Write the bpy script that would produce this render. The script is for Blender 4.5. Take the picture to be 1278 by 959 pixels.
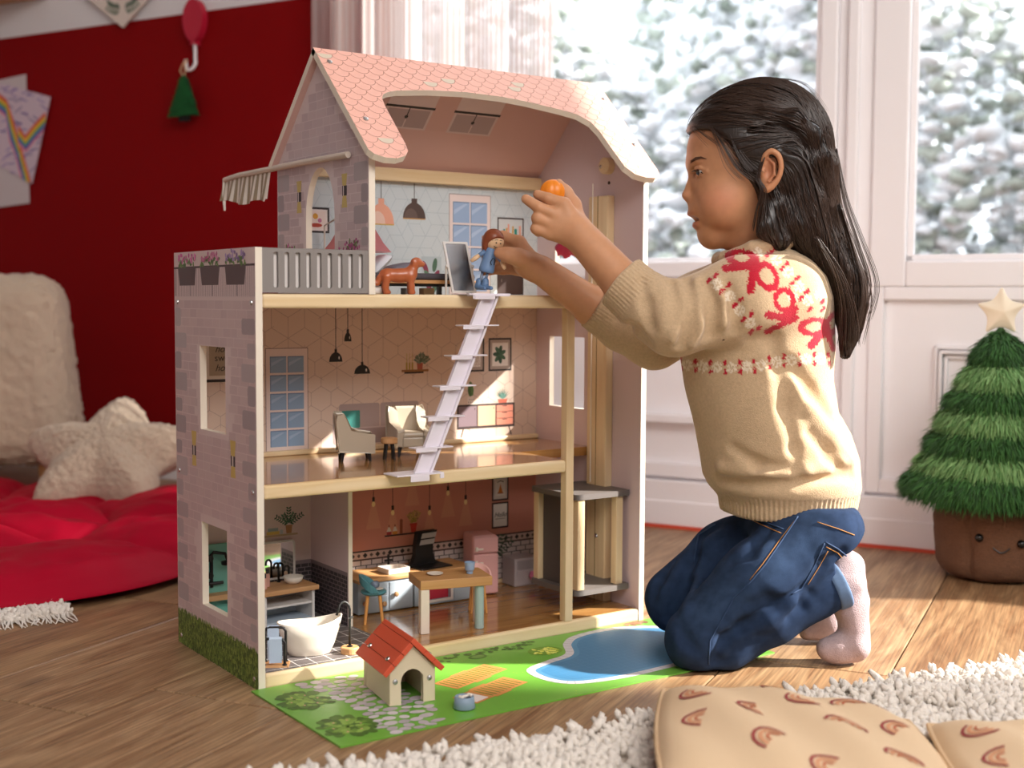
import bpy, math, random
import numpy as np
from mathutils import Vector, Matrix
from mathutils.geometry import tessellate_polygon
random.seed(7); RNG = np.random.default_rng(7)
for o in list(bpy.data.objects): bpy.data.objects.remove(o)
SC = bpy.context.scene
COL = SC.collection

# ------------------------------------------------------------------ camera
CAM = np.array([-0.6251, -1.4368, 0.4795])
CF = np.array([0.57014, 0.81889, -0.06600]); CR = np.array([0.82086, -0.57112, 0.00490]); CU = np.array([0.03368, 0.05697, 0.99781])
FPX = 1596.74
cd = bpy.data.cameras.new('camera'); cam = bpy.data.objects.new('camera', cd); COL.objects.link(cam)
cd.sensor_width = 36; cd.sensor_fit = 'HORIZONTAL'; cd.lens = 36 * FPX / 1278; cd.clip_start = .02; cd.clip_end = 200
cam.matrix_world = Matrix(((CR[0], CU[0], -CF[0], CAM[0]), (CR[1], CU[1], -CF[1], CAM[1]), (CR[2], CU[2], -CF[2], CAM[2]), (0, 0, 0, 1)))
cd.dof.use_dof = True; cd.dof.focus_distance = 1.70; cd.dof.aperture_fstop = 4.0
SC.camera = cam
# ------------------------------------------------------------------ world, sun, room light
w = bpy.data.worlds.new('sky'); SC.world = w; w.use_nodes = True
bg = w.node_tree.nodes['Background']; bg.inputs[0].default_value = (.88, .94, 1.0, 1); bg.inputs[1].default_value = 2.3
sd = bpy.data.lights.new('sun', 'SUN'); sun = bpy.data.objects.new('sun', sd); COL.objects.link(sun)
sd.energy = 13.5; sd.angle = math.radians(1.6); sd.color = (1, .95, .88)
SUNDIR = Vector((-.78, .60, -.62)).normalized()      # travel direction of the light
sun.rotation_euler = SUNDIR.to_track_quat('-Z', 'Y').to_euler()
ad = bpy.data.lights.new('room_light', 'AREA'); area = bpy.data.objects.new('room_light', ad); COL.objects.link(area)
ad.energy = 85; ad.shape = 'RECTANGLE'; ad.size = 2.6; ad.size_y = 1.6; ad.color = (1, .97, .94)
area.location = (-.1, -2.6, 2.3)
area.rotation_euler = (Vector((.45, .1, .4)) - Vector(area.location)).to_track_quat('-Z', 'Y').to_euler()
vs = SC.view_settings; vs.view_transform = 'Standard'; vs.look = 'None'; vs.gamma = 1; vs.use_curve_mapping = False; vs.exposure = 0.22

# ------------------------------------------------------------------ materials
def lin(c):
    if isinstance(c, str):
        c = [int(c[i:i+2], 16) / 255 for i in (0, 2, 4)]
    return tuple(((v / 12.92) if v <= .04045 else ((v + .055) / 1.055) ** 2.4) for v in c) + (1,)
MATS = {}
def mat(name, col, rough=.55, metal=0, bump=0, bscale=200, var=0, vscale=8, spec=.5, sub=0, trans=0, coat=0, sheen=0, stretch=None, bdist=.002):
    if name in MATS: return MATS[name]
    m = bpy.data.materials.new(name); m.use_nodes = True; nt = m.node_tree; b = nt.nodes['Principled BSDF']
    c = lin(col); b.inputs['Base Color'].default_value = c; b.inputs['Roughness'].default_value = rough; b.inputs['Metallic'].default_value = metal
    b.inputs['Specular IOR Level'].default_value = spec
    if coat: b.inputs['Coat Weight'].default_value = coat; b.inputs['Coat Roughness'].default_value = .1
    if sheen: b.inputs['Sheen Weight'].default_value = sheen; b.inputs['Sheen Roughness'].default_value = .5
    if sub: b.inputs['Subsurface Weight'].default_value = sub; b.inputs['Subsurface Radius'].default_value = (.012, .005, .003); b.inputs['Subsurface Scale'].default_value = 1
    tc = None
    if var or bump:
        tc = nt.nodes.new('ShaderNodeTexCoord'); mp = nt.nodes.new('ShaderNodeMapping'); nt.links.new(tc.outputs['Object'], mp.inputs[0])
        if stretch: mp.inputs['Scale'].default_value = stretch
    if var:
        n = nt.nodes.new('ShaderNodeTexNoise'); n.inputs['Scale'].default_value = vscale; n.inputs['Detail'].default_value = 4
        nt.links.new(mp.outputs[0], n.inputs['Vector'])
        mx = nt.nodes.new('ShaderNodeMix'); mx.data_type = 'RGBA'
        mx.inputs[6].default_value = tuple(max(0, v * (1 - var)) for v in c[:3]) + (1,); mx.inputs[7].default_value = tuple(min(1, v * (1 + var)) for v in c[:3]) + (1,)
        nt.links.new(n.outputs['Fac'], mx.inputs[0]); nt.links.new(mx.outputs[2], b.inputs['Base Color'])
    if bump:
        n2 = nt.nodes.new('ShaderNodeTexNoise'); n2.inputs['Scale'].default_value = bscale; n2.inputs['Detail'].default_value = 3
        nt.links.new(mp.outputs[0], n2.inputs['Vector'])
        bp = nt.nodes.new('ShaderNodeBump'); bp.inputs['Strength'].default_value = bump; bp.inputs['Distance'].default_value = bdist
        nt.links.new(n2.outputs['Fac'], bp.inputs['Height']); nt.links.new(bp.outputs[0], b.inputs['Normal'])
    MATS[name] = m; return m
def wood(name, c1, c2, rough=.45, axis='x', scale=14, coat=0, dist=.6):
    if name in MATS: return MATS[name]
    m = bpy.data.materials.new(name); m.use_nodes = True; nt = m.node_tree; b = nt.nodes['Principled BSDF']; b.inputs['Roughness'].default_value = rough
    if coat: b.inputs['Coat Weight'].default_value = coat; b.inputs['Coat Roughness'].default_value = .08
    tc = nt.nodes.new('ShaderNodeTexCoord'); mp = nt.nodes.new('ShaderNodeMapping'); nt.links.new(tc.outputs['Object'], mp.inputs[0])
    s = [scale, scale, scale]; s['xyz'.index(axis)] = scale * .07; mp.inputs['Scale'].default_value = s
    n = nt.nodes.new('ShaderNodeTexNoise'); n.inputs['Scale'].default_value = 4; n.inputs['Detail'].default_value = 6; n.inputs['Distortion'].default_value = dist
    nt.links.new(mp.outputs[0], n.inputs['Vector'])
    r = nt.nodes.new('ShaderNodeValToRGB'); r.color_ramp.elements[0].position = .3; r.color_ramp.elements[1].position = .72
    r.color_ramp.elements[0].color = lin(c2); r.color_ramp.elements[1].color = lin(c1)
    nt.links.new(n.outputs['Fac'], r.inputs[0]); nt.links.new(r.outputs[0], b.inputs['Base Color'])
    bp = nt.nodes.new('ShaderNodeBump'); bp.inputs['Strength'].default_value = .08; bp.inputs['Distance'].default_value = .001
    nt.links.new(n.outputs['Fac'], bp.inputs['Height']); nt.links.new(bp.outputs[0], b.inputs['Normal'])
    MATS[name] = m; return m
def attr_mat(name, rough=.8, bump=0, bscale=300, sheen=0, bdist=.002, attr='Col', var=0, vscale=30, sub=0, spec=.3, wave=None):
    if name in MATS: return MATS[name]
    m = bpy.data.materials.new(name); m.use_nodes = True; nt = m.node_tree; b = nt.nodes['Principled BSDF']; b.inputs['Roughness'].default_value = rough
    b.inputs['Specular IOR Level'].default_value = spec
    a = nt.nodes.new('ShaderNodeVertexColor'); a.layer_name = attr
    out = a.outputs['Color']
    tc = nt.nodes.new('ShaderNodeTexCoord')
    if sub: b.inputs['Subsurface Weight'].default_value = sub; b.inputs['Subsurface Radius'].default_value = (.010, .004, .0025); b.inputs['Subsurface Scale'].default_value = 1
    if sheen: b.inputs['Sheen Weight'].default_value = sheen
    if var:
        n = nt.nodes.new('ShaderNodeTexNoise'); n.inputs['Scale'].default_value = vscale; n.inputs['Detail'].default_value = 5; nt.links.new(tc.outputs['Object'], n.inputs['Vector'])
        mr = nt.nodes.new('ShaderNodeMapRange'); mr.inputs[1].default_value = .25; mr.inputs[2].default_value = .75; mr.inputs[3].default_value = 1 - var; mr.inputs[4].default_value = 1 + var
        nt.links.new(n.outputs['Fac'], mr.inputs[0])
        mx = nt.nodes.new('ShaderNodeVectorMath'); mx.operation = 'SCALE'; nt.links.new(out, mx.inputs[0]); nt.links.new(mr.outputs[0], mx.inputs['Scale']); out = mx.outputs[0]
    nt.links.new(out, b.inputs['Base Color'])
    if bump:
        n2 = nt.nodes.new('ShaderNodeTexNoise'); n2.inputs['Scale'].default_value = bscale; n2.inputs['Detail'].default_value = 3; nt.links.new(tc.outputs['Object'], n2.inputs['Vector'])
        bp = nt.nodes.new('ShaderNodeBump'); bp.inputs['Strength'].default_value = bump; bp.inputs['Distance'].default_value = bdist
        nt.links.new(n2.outputs['Fac'], bp.inputs['Height']); nt.links.new(bp.outputs[0], b.inputs['Normal'])
    MATS[name] = m; return m
def pm(hexc, rough=.5):
    return mat('print_' + hexc + ('' if rough == .5 else str(rough)), hexc, rough)
def translucent(name, col, mix=.5, transp=0):
    if name in MATS: return MATS[name]
    m = bpy.data.materials.new(name); m.use_nodes = True; nt = m.node_tree; nt.nodes.remove(nt.nodes['Principled BSDF'])
    d = nt.nodes.new('ShaderNodeBsdfDiffuse'); t = nt.nodes.new('ShaderNodeBsdfTranslucent'); mx = nt.nodes.new('ShaderNodeMixShader')
    d.inputs[0].default_value = lin(col); t.inputs[0].default_value = lin(col); mx.inputs[0].default_value = mix
    nt.links.new(d.outputs[0], mx.inputs[1]); nt.links.new(t.outputs[0], mx.inputs[2]); o = mx.outputs[0]
    if transp:
        tr = nt.nodes.new('ShaderNodeBsdfTransparent'); m2 = nt.nodes.new('ShaderNodeMixShader'); m2.inputs[0].default_value = transp
        nt.links.new(o, m2.inputs[1]); nt.links.new(tr.outputs[0], m2.inputs[2]); o = m2.outputs[0]
    nt.links.new(o, nt.nodes['Material Output'].inputs[0]); MATS[name] = m; return m
def glass_mat():
    if 'window_glass' in MATS: return MATS['window_glass']
    m = bpy.data.materials.new('window_glass'); m.use_nodes = True; nt = m.node_tree; nt.nodes.remove(nt.nodes['Principled BSDF'])
    t = nt.nodes.new('ShaderNodeBsdfTransparent'); g = nt.nodes.new('ShaderNodeBsdfGlossy'); g.inputs['Roughness'].default_value = .02
    mx = nt.nodes.new('ShaderNodeMixShader'); mx.inputs[0].default_value = .04
    nt.links.new(t.outputs[0], mx.inputs[1]); nt.links.new(g.outputs[0], mx.inputs[2]); nt.links.new(mx.outputs[0], nt.nodes['Material Output'].inputs[0])
    MATS['window_glass'] = m; return m

# ------------------------------------------------------------------ mesh helpers
def tag(o, label=None, cat=None, group=None, kind=None):
    if label: o['label'] = label
    if cat: o['category'] = cat
    if group: o['group'] = group
    if kind: o['kind'] = kind
    return o
def thing(name, label, cat, loc=(0, 0, 0), rotz=0, group=None):
    o = bpy.data.objects.new(name, None); COL.objects.link(o); o.location = loc; o.rotation_euler = (0, 0, rotz); o.empty_display_size = .02
    return tag(o, label, cat, group)
def link_mesh(name, verts, faces, mats, parent=None, smooth=False, fm=None, bevel=0, seg=2, sub=0):
    me = bpy.data.meshes.new(name); me.from_pydata([tuple(map(float, v)) for v in verts] if not isinstance(verts, np.ndarray) else verts.tolist(), [], faces if not isinstance(faces, np.ndarray) else faces.tolist())
    if not isinstance(mats, (list, tuple)): mats = [mats]
    for m in mats: me.materials.append(m)
    if fm is not None: me.polygons.foreach_set('material_index', np.array(fm, dtype=np.int32))
    if smooth: me.polygons.foreach_set('use_smooth', np.ones(len(me.polygons), dtype=bool))
    me.update(); me.validate()
    o = bpy.data.objects.new(name, me); COL.objects.link(o)
    if parent: o.parent = parent
    if bevel:
        b = o.modifiers.new('bevel', 'BEVEL'); b.width = bevel; b.segments = seg; b.limit_method = 'ANGLE'; b.angle_limit = math.radians(40)
    if sub:
        s = o.modifiers.new('sub', 'SUBSURF'); s.levels = s.render_levels = sub
    return o
class MB:
    def __init__(s): s.v = []; s.f = []; s.m = []; s.T = None; s.mi = 0
    def add(s, vs, fs):
        n = len(s.v)
        if s.T is not None: vs = [tuple(s.T @ Vector(v)) for v in vs]
        s.v += [tuple(v) for v in vs]; s.f += [tuple(i + n for i in f) for f in fs]; s.m += [s.mi] * len(fs); return s
    def box(s, x0, x1, y0, y1, z0, z1):
        return s.add([(x0, y0, z0), (x1, y0, z0), (x1, y1, z0), (x0, y1, z0), (x0, y0, z1), (x1, y0, z1), (x1, y1, z1), (x0, y1, z1)],
                     [(0, 3, 2, 1), (4, 5, 6, 7), (0, 1, 5, 4), (1, 2, 6, 5), (2, 3, 7, 6), (3, 0, 4, 7)])
    def cbox(s, c, d): return s.box(c[0]-d[0]/2, c[0]+d[0]/2, c[1]-d[1]/2, c[1]+d[1]/2, c[2]-d[2]/2, c[2]+d[2]/2)
    def plate(s, outer, holes, fn, t):
        """flat plate from a 2-D outline with holes; fn(a,b,h) maps to 3-D, t thickness"""
        loops = [outer] + list(holes)
        allp = [p for l in loops for p in l]; n = len(allp)
        tri = tessellate_polygon([[Vector((p[0], p[1], 0)) for p in l] for l in loops])
        vs = [fn(p[0], p[1], 0) for p in allp] + [fn(p[0], p[1], t) for p in allp]
        fs = [tuple(x) for x in tri] + [tuple(n + i for i in reversed(x)) for x in tri]
        k = 0
        for l in loops:
            for i in range(len(l)):
                j = (i + 1) % len(l); fs.append((k+i, k+j, n+k+j, n+k+i))
            k += len(l)
        return s.add(vs, fs)
    def lathe(s, prof, c=(0, 0, 0), seg=24, a0=0, a1=2*math.pi, sx=1, sy=1):
        full = abs(a1 - a0 - 2*math.pi) < 1e-6; m = seg if full else seg + 1
        vs = []; fs = []
        for r, z in prof:
            for i in range(m):
                a = a0 + (a1 - a0) * i / seg; vs.append((c[0] + r*math.cos(a)*sx, c[1] + r*math.sin(a)*sy, c[2] + z))
        for j in range(len(prof)-1):
            for i in range(seg):
                k = (i+1) % m; fs.append((j*m+i, j*m+k, (j+1)*m+k, (j+1)*m+i))
        if full:
            if prof[0][0] > 1e-6: fs.append(tuple(reversed(range(m))))
            if prof[-1][0] > 1e-6: fs.append(tuple((len(prof)-1)*m + i for i in range(m)))
        return s.add(vs, fs)
    def tube(s, pts, r, seg=8, caps=True):
        pts = [Vector(p) for p in pts]; n = len(pts); rs = r if isinstance(r, (list, tuple)) else [r]*n
        vs = []; fs = []; prev = None
        for i, p in enumerate(pts):
            t = (pts[min(i+1, n-1)] - pts[max(i-1, 0)]).normalized()
            if prev is None:
                a = Vector((0, 0, 1)) if abs(t.z) < .9 else Vector((1, 0, 0)); u = t.cross(a).normalized()
            else:
                u = (prev - t * prev.dot(t)).normalized()
            prev = u; q = t.cross(u)
            for k in range(seg):
                an = 2*math.pi*k/seg; vs.append(tuple(p + (u*math.cos(an) + q*math.sin(an))*rs[i]))
        for i in range(n-1):
            for k in range(seg):
                l = (k+1) % seg; fs.append((i*seg+k, i*seg+l, (i+1)*seg+l, (i+1)*seg+k))
        if caps: fs.append(tuple(reversed(range(seg)))); fs.append(tuple((n-1)*seg+k for k in range(seg)))
        return s.add(vs, fs)
    def build(s, name, mats, parent=None, **kw): return link_mesh(name, s.v, s.f, mats, parent, fm=s.m, **kw)
def arc(cx, cy, r, a0, a1, n=8):
    return [(cx + r*math.cos(math.radians(a0 + (a1-a0)*i/n)), cy + r*math.sin(math.radians(a0 + (a1-a0)*i/n))) for i in range(n+1)]
def rrect(x0, x1, y0, y1, r, n=4):
    return arc(x1-r, y0+r, r, -90, 0, n) + arc(x1-r, y1-r, r, 0, 90, n) + arc(x0+r, y1-r, r, 90, 180, n) + arc(x0+r, y0+r, r, 180, 270, n)
def inpoly(p, poly):
    x, y = p; c = False; j = len(poly) - 1
    for i in range(len(poly)):
        xi, yi = poly[i]; xj, yj = poly[j]
        if (yi > y) != (yj > y) and x < (xj-xi)*(y-yi)/(yj-yi)+xi: c = not c
        j = i
    return c
class Print:
    """flat print lying on a panel: coloured outlines a fraction of a millimetre proud of it"""
    def __init__(s, fn, clip=None, holes=()): s.fn = fn; s.v = []; s.f = []; s.m = []; s.mats = []; s.clip = clip; s.holes = holes
    def mi(s, c):
        m = pm(c) if isinstance(c, str) else c
        if m not in s.mats: s.mats.append(m)
        return s.mats.index(m)
    def ok(s, p): return (s.clip is None or inpoly(p, s.clip)) and not any(inpoly(p, h) for h in s.holes)
    def poly(s, pts, c, L=1):
        if not s.ok((sum(p[0] for p in pts)/len(pts), sum(p[1] for p in pts)/len(pts))): return s
        if (s.clip or s.holes) and len(pts) <= 8 and not all(s.ok(p) for p in pts): return s
        n = len(s.v); s.v += [s.fn(p[0], p[1], .00012 + L*.00006 + (len(s.f) % 37)*1.5e-6) for p in pts]; s.f.append(tuple(range(n, n+len(pts)))); s.m.append(s.mi(c)); return s
    def rect(s, x0, x1, y0, y1, c, L=1): return s.poly([(x0, y0), (x1, y0), (x1, y1), (x0, y1)], c, L)
    def rr(s, x0, x1, y0, y1, r, c, L=1): return s.poly(rrect(x0, x1, y0, y1, r, 3), c, L)
    def ell(s, cx, cy, rx, ry, c, L=1, rot=0, n=14):
        cr, sr = math.cos(rot), math.sin(rot); P = []
        for i in range(n):
            a = 2*math.pi*i/n; x, y = rx*math.cos(a), ry*math.sin(a); P.append((cx + x*cr - y*sr, cy + x*sr + y*cr))
        return s.poly(P, c, L)
    def line(s, pts, wd, c, L=1, step=None):
        for a, b in zip(pts[:-1], pts[1:]):
            d = math.hypot(b[0]-a[0], b[1]-a[1])
            if d < 1e-9: continue
            k = max(1, int(d/step)) if step else 1
            nx, ny = -(b[1]-a[1])/d*wd/2, (b[0]-a[0])/d*wd/2
            for i in range(k):
                p = (a[0]+(b[0]-a[0])*i/k, a[1]+(b[1]-a[1])*i/k); q = (a[0]+(b[0]-a[0])*(i+1)/k, a[1]+(b[1]-a[1])*(i+1)/k)
                if not s.ok(((p[0]+q[0])/2, (p[1]+q[1])/2)): continue
                n = len(s.v); s.v += [s.fn(x, y, .00012 + L*.00006 + (len(s.f) % 37)*1.5e-6) for x, y in ((p[0]-nx, p[1]-ny), (q[0]-nx, q[1]-ny), (q[0]+nx, q[1]+ny), (p[0]+nx, p[1]+ny))]
                s.f.append((n, n+1, n+2, n+3)); s.m.append(s.mi(c))
        return s
    def build(s, name, parent=None): return link_mesh(name, s.v, s.f, s.mats, parent, fm=s.m)
    def flush(s, name, parent=None):
        o = s.build(name, parent); s.v = []; s.f = []; s.m = []; s.mats = []; return o
def text_part(name, txt, size, loc, rot, m, parent=None, shear=0, align='CENTER'):
    cu = bpy.data.curves.new(name, 'FONT'); cu.body = txt; cu.size = size; cu.shear = shear; cu.align_x = align; cu.extrude = .00008; cu.materials.append(m)
    t = bpy.data.objects.new(name, cu); COL.objects.link(t); dg_ = bpy.context.evaluated_depsgraph_get()
    me = bpy.data.meshes.new_from_object(t.evaluated_get(dg_)); bpy.data.objects.remove(t); me.materials.clear(); me.materials.append(m)
    o = bpy.data.objects.new(name, me); COL.objects.link(o); o.location = loc; o.rotation_euler = rot
    if parent: o.parent = parent
    return o
def copy_tree(o, parent=None):
    c = o.copy(); COL.objects.link(c); c.parent = parent
    for ch in list(o.children): copy_tree(ch, c)
    return c
def at(px, py, d):
    """point seen at pixel (px,py) of the 1278x959 photograph, d metres deep"""
    return CAM + (CF + CR*(px-639)/FPX + CU*(479.5-py)/FPX) * d
# ================================================================== room
WA = np.array([1.159, .6251, 0]); WD = np.array([.44561, -.89523, 0]); WN = np.array([.89523, .44561, 0])   # back wall: point, direction, outward
def wp(t, off, z): p = WA + WD*t + WN*off; return (p[0], p[1], z)
def wbox(mb, t0, t1, o0, o1, z0, z1):
    return mb.add([wp(t0, o0, z0), wp(t1, o0, z0), wp(t1, o1, z0), wp(t0, o1, z0), wp(t0, o0, z1), wp(t1, o0, z1), wp(t1, o1, z1), wp(t0, o1, z1)],
                  [(0, 3, 2, 1), (4, 5, 6, 7), (0, 1, 5, 4), (1, 2, 6, 5), (2, 3, 7, 6), (3, 0, 4, 7)])
M_white = mat('white_paint', 'f8f6f8', .45)
M_red = mat('red_wall_paint', '860206', .8, bump=.05, bscale=400, spec=.15)
M_wallw = mat('wall_white', 'e6e4e6', .8)
# floor planks
flo = tag(bpy.data.objects.new('floor', None), kind='structure'); COL.objects.link(flo)
fl_mats = []
def floor_mat(i, base, dark):
    m = bpy.data.materials.new('oak_plank_%d' % i); m.use_nodes = True; nt = m.node_tree; b = nt.nodes['Principled BSDF']; b.inputs['Roughness'].default_value = .42
    tc = nt.nodes.new('ShaderNodeTexCoord'); oi = nt.nodes.new('ShaderNodeObjectInfo'); va = nt.nodes.new('ShaderNodeVectorMath'); va.operation = 'ADD'
    sc = nt.nodes.new('ShaderNodeVectorMath'); sc.operation = 'SCALE'; sc.inputs['Scale'].default_value = 37
    cx = nt.nodes.new('ShaderNodeCombineXYZ'); nt.links.new(oi.outputs['Random'], cx.inputs[0]); nt.links.new(oi.outputs['Random'], cx.inputs[1]); nt.links.new(cx.outputs[0], sc.inputs[0])
    nt.links.new(tc.outputs['Object'], va.inputs[0]); nt.links.new(sc.outputs[0], va.inputs[1])
    mp = nt.nodes.new('ShaderNodeMapping'); mp.inputs['Scale'].default_value = (2.2, 16, 16); nt.links.new(va.outputs[0], mp.inputs[0])
    n = nt.nodes.new('ShaderNodeTexNoise'); n.inputs['Scale'].default_value = 1.6; n.inputs['Detail'].default_value = 7; n.inputs['Roughness'].default_value = .62; n.inputs['Distortion'].default_value = 1.6
    nt.links.new(mp.outputs[0], n.inputs['Vector'])
    mp2 = nt.nodes.new('ShaderNodeMapping'); mp2.inputs['Scale'].default_value = (7, 300, 20); nt.links.new(va.outputs[0], mp2.inputs[0])
    n2 = nt.nodes.new('ShaderNodeTexNoise'); n2.inputs['Scale'].default_value = 1; n2.inputs['Detail'].default_value = 2; nt.links.new(mp2.outputs[0], n2.inputs['Vector'])
    mpk = nt.nodes.new('ShaderNodeMapping'); mpk.inputs['Scale'].default_value = (3.2, 6.5, 5); nt.links.new(va.outputs[0], mpk.inputs[0])
    vk = nt.nodes.new('ShaderNodeTexVoronoi'); vk.inputs['Scale'].default_value = 1.0; nt.links.new(mpk.outputs[0], vk.inputs['Vector'])
    rk = nt.nodes.new('ShaderNodeValToRGB'); rk.color_ramp.elements[0].position = .02; rk.color_ramp.elements[1].position = .14; rk.color_ramp.elements[0].color = (.25, .25, .25, 1)
    nt.links.new(vk.outputs['Distance'], rk.inputs[0])
    r = nt.nodes.new('ShaderNodeValToRGB'); r.color_ramp.elements[0].position = .36; r.color_ramp.elements[1].position = .62; r.color_ramp.elements[0].color = lin(dark); r.color_ramp.elements[1].color = lin(base)
    nt.links.new(n.outputs['Fac'], r.inputs[0])
    mr = nt.nodes.new('ShaderNodeMapRange'); mr.inputs[1].default_value = .3; mr.inputs[2].default_value = .7; mr.inputs[3].default_value = .60; mr.inputs[4].default_value = 1.20; nt.links.new(n2.outputs['Fac'], mr.inputs[0])
    v = nt.nodes.new('ShaderNodeVectorMath'); v.operation = 'SCALE'; nt.links.new(r.outputs[0], v.inputs[0]); nt.links.new(mr.outputs[0], v.inputs['Scale'])
    v2 = nt.nodes.new('ShaderNodeVectorMath'); v2.operation = 'MULTIPLY'; nt.links.new(v.outputs[0], v2.inputs[0]); nt.links.new(rk.outputs[0], v2.inputs[1])
    nt.links.new(v2.outputs[0], b.inputs['Base Color'])
    bp = nt.nodes.new('ShaderNodeBump'); bp.inputs['Strength'].default_value = .15; bp.inputs['Distance'].default_value = .001; nt.links.new(n2.outputs['Fac'], bp.inputs['Height']); nt.links.new(bp.outputs[0], b.inputs['Normal'])
    return m
fl_mats = [floor_mat(0, 'ad8b66', '855f40'), floor_mat(1, 'a7845f', '7d593b'), floor_mat(2, 'b2906c', '8a6646')]
PA = math.radians(30.4); PD = (math.cos(PA), math.sin(PA)); PN = (-math.sin(PA), math.cos(PA)); PW = .2026
b0 = MB(); b0.box(-5, 6, -6, 6, -.02, -.012); base = b0.build('subfloor', mat('subfloor', '4a3524', .9), flo)
plank_me = {}
for row in range(-22, 18):
    off = .1217 + PW*row                      # lower edge (normal coordinate) of this row
    s = -3.82 + ((row * .47) % 1.22)
    if row == -1: s = -.049 - 1.22*3          # end joint seen left of the doll's house
    while s < 3.4:
        c = (PD[0]*(s+.61) + PN[0]*(off+PW/2), PD[1]*(s+.61) + PN[1]*(off+PW/2))
        if (np.array([c[0], c[1], 0]) - WA) @ WN < .75 and math.hypot(c[0]-.4, c[1]-.4) < 4.2:
            k = (row*7 + int(s*10)) % 3
            if k not in plank_me:
                b = MB(); b.box(-.6085, .6085, -PW/2+.0009, PW/2-.0009, -.012, 0); o = b.build('plank', fl_mats[k], flo, bevel=.0012, seg=1); plank_me[k] = o; p = o
            else:
                p = plank_me[k].copy(); COL.objects.link(p)
            p.location = (c[0], c[1], 0); p.rotation_euler = (0, 0, PA)
        s += 1.22
# back wall: red painted part, white above, and the frame around the windows
m = MB(); wbox(m, -3.2, -.66, 0, .12, 0, 1.205); tag(m.build('wall_left', M_red), kind='structure')
m = MB(); wbox(m, -3.2, -.66, .003, .12, 1.205, 2.6); tag(m.build('wall_left_upper', M_wallw), kind='structure')
m = MB(); wbox(m, -3.2, 4.6, -.0, .12, 2.45, 2.6); tag(m.build('trim_1', M_white), kind='structure')
m = MB(); wbox(m, -3.2, -.66, -.012, 0, 0, .07); tag(m.build('baseboard_left', M_white, bevel=.003), kind='structure')
def window(name, t0, t1, fl, fr, z0=.557, z1=2.45):
    root = bpy.data.objects.new(name, None); COL.objects.link(root); tag(root, kind='structure')
    for nm, a in (('stile', (t0, t0+fl, z0-.05, z1)), ('stile', (t1-fr, t1, z0-.05, z1)), ('top_rail', (t0+fl, t1-fr, z1-.08, z1)), ('bottom_rail', (t0+fl, t1-fr, z0-.05, z0))):
        m = MB(); wbox(m, a[0], a[1], .0, .06, a[2], a[3]); m.build(nm, M_white, root, bevel=.004)
    m = MB(); 
    for a in ((t0+fl, t0+fl+.012, z0, z1-.08), (t1-fr-.012, t1-fr, z0, z1-.08)): wbox(m, a[0], a[1], .012, .03, a[2], a[3])
    wbox(m, t0+fl, t1-fr, .012, .03, z0, z0+.012); m.build('glazing_bead', M_white, root, bevel=.002)
    m = MB(); wbox(m, t0+fl, t1-fr, .03, .034, z0, z1-.08); m.build('pane', glass_mat(), root)
    # panel below
    m = MB(); wbox(m, t0, t1, .018, .06, .0, z0-.05); m.build('lower_panel', M_white, root)
    for nm, a in (('panel_stile', (t0, t0+.028, .106, z0-.05)), ('panel_stile', (t1-.028, t1, .106, z0-.05)), ('panel_rail', (t0+.028, t1-.028, .106, .135)), ('panel_rail', (t0+.028, t1-.028, z0-.075, z0-.05))):
        m = MB(); wbox(m, a[0], a[1], .002, .02, a[2], a[3]); m.build(nm, M_white, root, bevel=.003)
    return root
w1 = window('window_1', -.66, .392, .05, .034)
w2 = window('window_2', .462, 1.40, .068, .05)
w3 = window('window_3', 1.47, 2.85, .04, .04, z1=2.02)
m = MB(); wbox(m, 2.89, 4.6, 0, .12, .1, 2.45); tag(m.build('wall_right', M_wallw), kind='structure')
for i, (a, b) in enumerate(((.392, .462), (1.40, 1.47), (2.85, 2.89))):
    m = MB(); wbox(m, a, b, .008, .09, .0, 2.45); wbox(m, a+(b-a)*.3, a+(b-a)*.62, -.006, .01, .0, 2.45)
    tag(m.build('trim_%d' % (i+2), M_white, bevel=.004), kind='structure')
def molding(t0, t1, z0, z1, root):
    m = MB()
    for k, (w_, d_) in enumerate(((.0, .010), (.009, .016), (.018, .008))):
        a0, a1, c0, c1 = t0+w_, t1-w_, z0+w_, z1-w_; e = .007
        for q in ((a0, a1, c0, c0+e), (a0, a1, c1-e, c1), (a0, a0+e, c0, c1), (a1-e, a1, c0, c1)): wbox(m, q[0], q[1], .018-d_, .02, q[2], q[3])
    m.build('panel_molding', M_white, root, bevel=.002)
molding(.586, 1.28, .215, .396, w2); molding(1.59, 2.73, .215, .396, w3)
# wide sill and plinth under the windows, orange line where the boards meet the floor
m = MB(); wbox(m, -.66, .392, -.02, .02, .526, .56); tag(m.build('trim_5', M_white, bevel=.004), kind='structure')
m = MB(); wbox(m, -.66, .392, -.012, .02, .222, .24); tag(m.build('trim_6', M_white, bevel=.003), kind='structure')
m = MB(); wbox(m, -.66, 4.55, -.010, .02, .006, .100); wbox(m, -.66, 4.55, -.014, .02, .006, .058); tag(m.build('baseboard_back', M_white, bevel=.003), kind='structure')
m = MB(); wbox(m, -.66, 4.55, -.018, .02, 0, .0065); tag(m.build('trim_7', mat('orange_line', 'd8543a', .5)), kind='structure')
m = MB(); wbox(m, -3.2, 4.6, -4.3, .12, 2.6, 2.66); tag(m.build('ceiling', M_wallw), kind='structure')
m = MB(); wbox(m, -3.2, 4.6, -4.3, -4.2, 0, 2.6); tag(m.build('wall_front', M_wallw), kind='structure')
m = MB(); wbox(m, -3.2, -3.1, -4.2, 0, 0, 2.6); tag(m.build('wall_side', M_wallw), kind='structure')
m = MB(); wbox(m, 4.5, 4.6, -4.2, 0, 0, 2.6); tag(m.build('wall_far_side', M_wallw), kind='structure')
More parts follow.
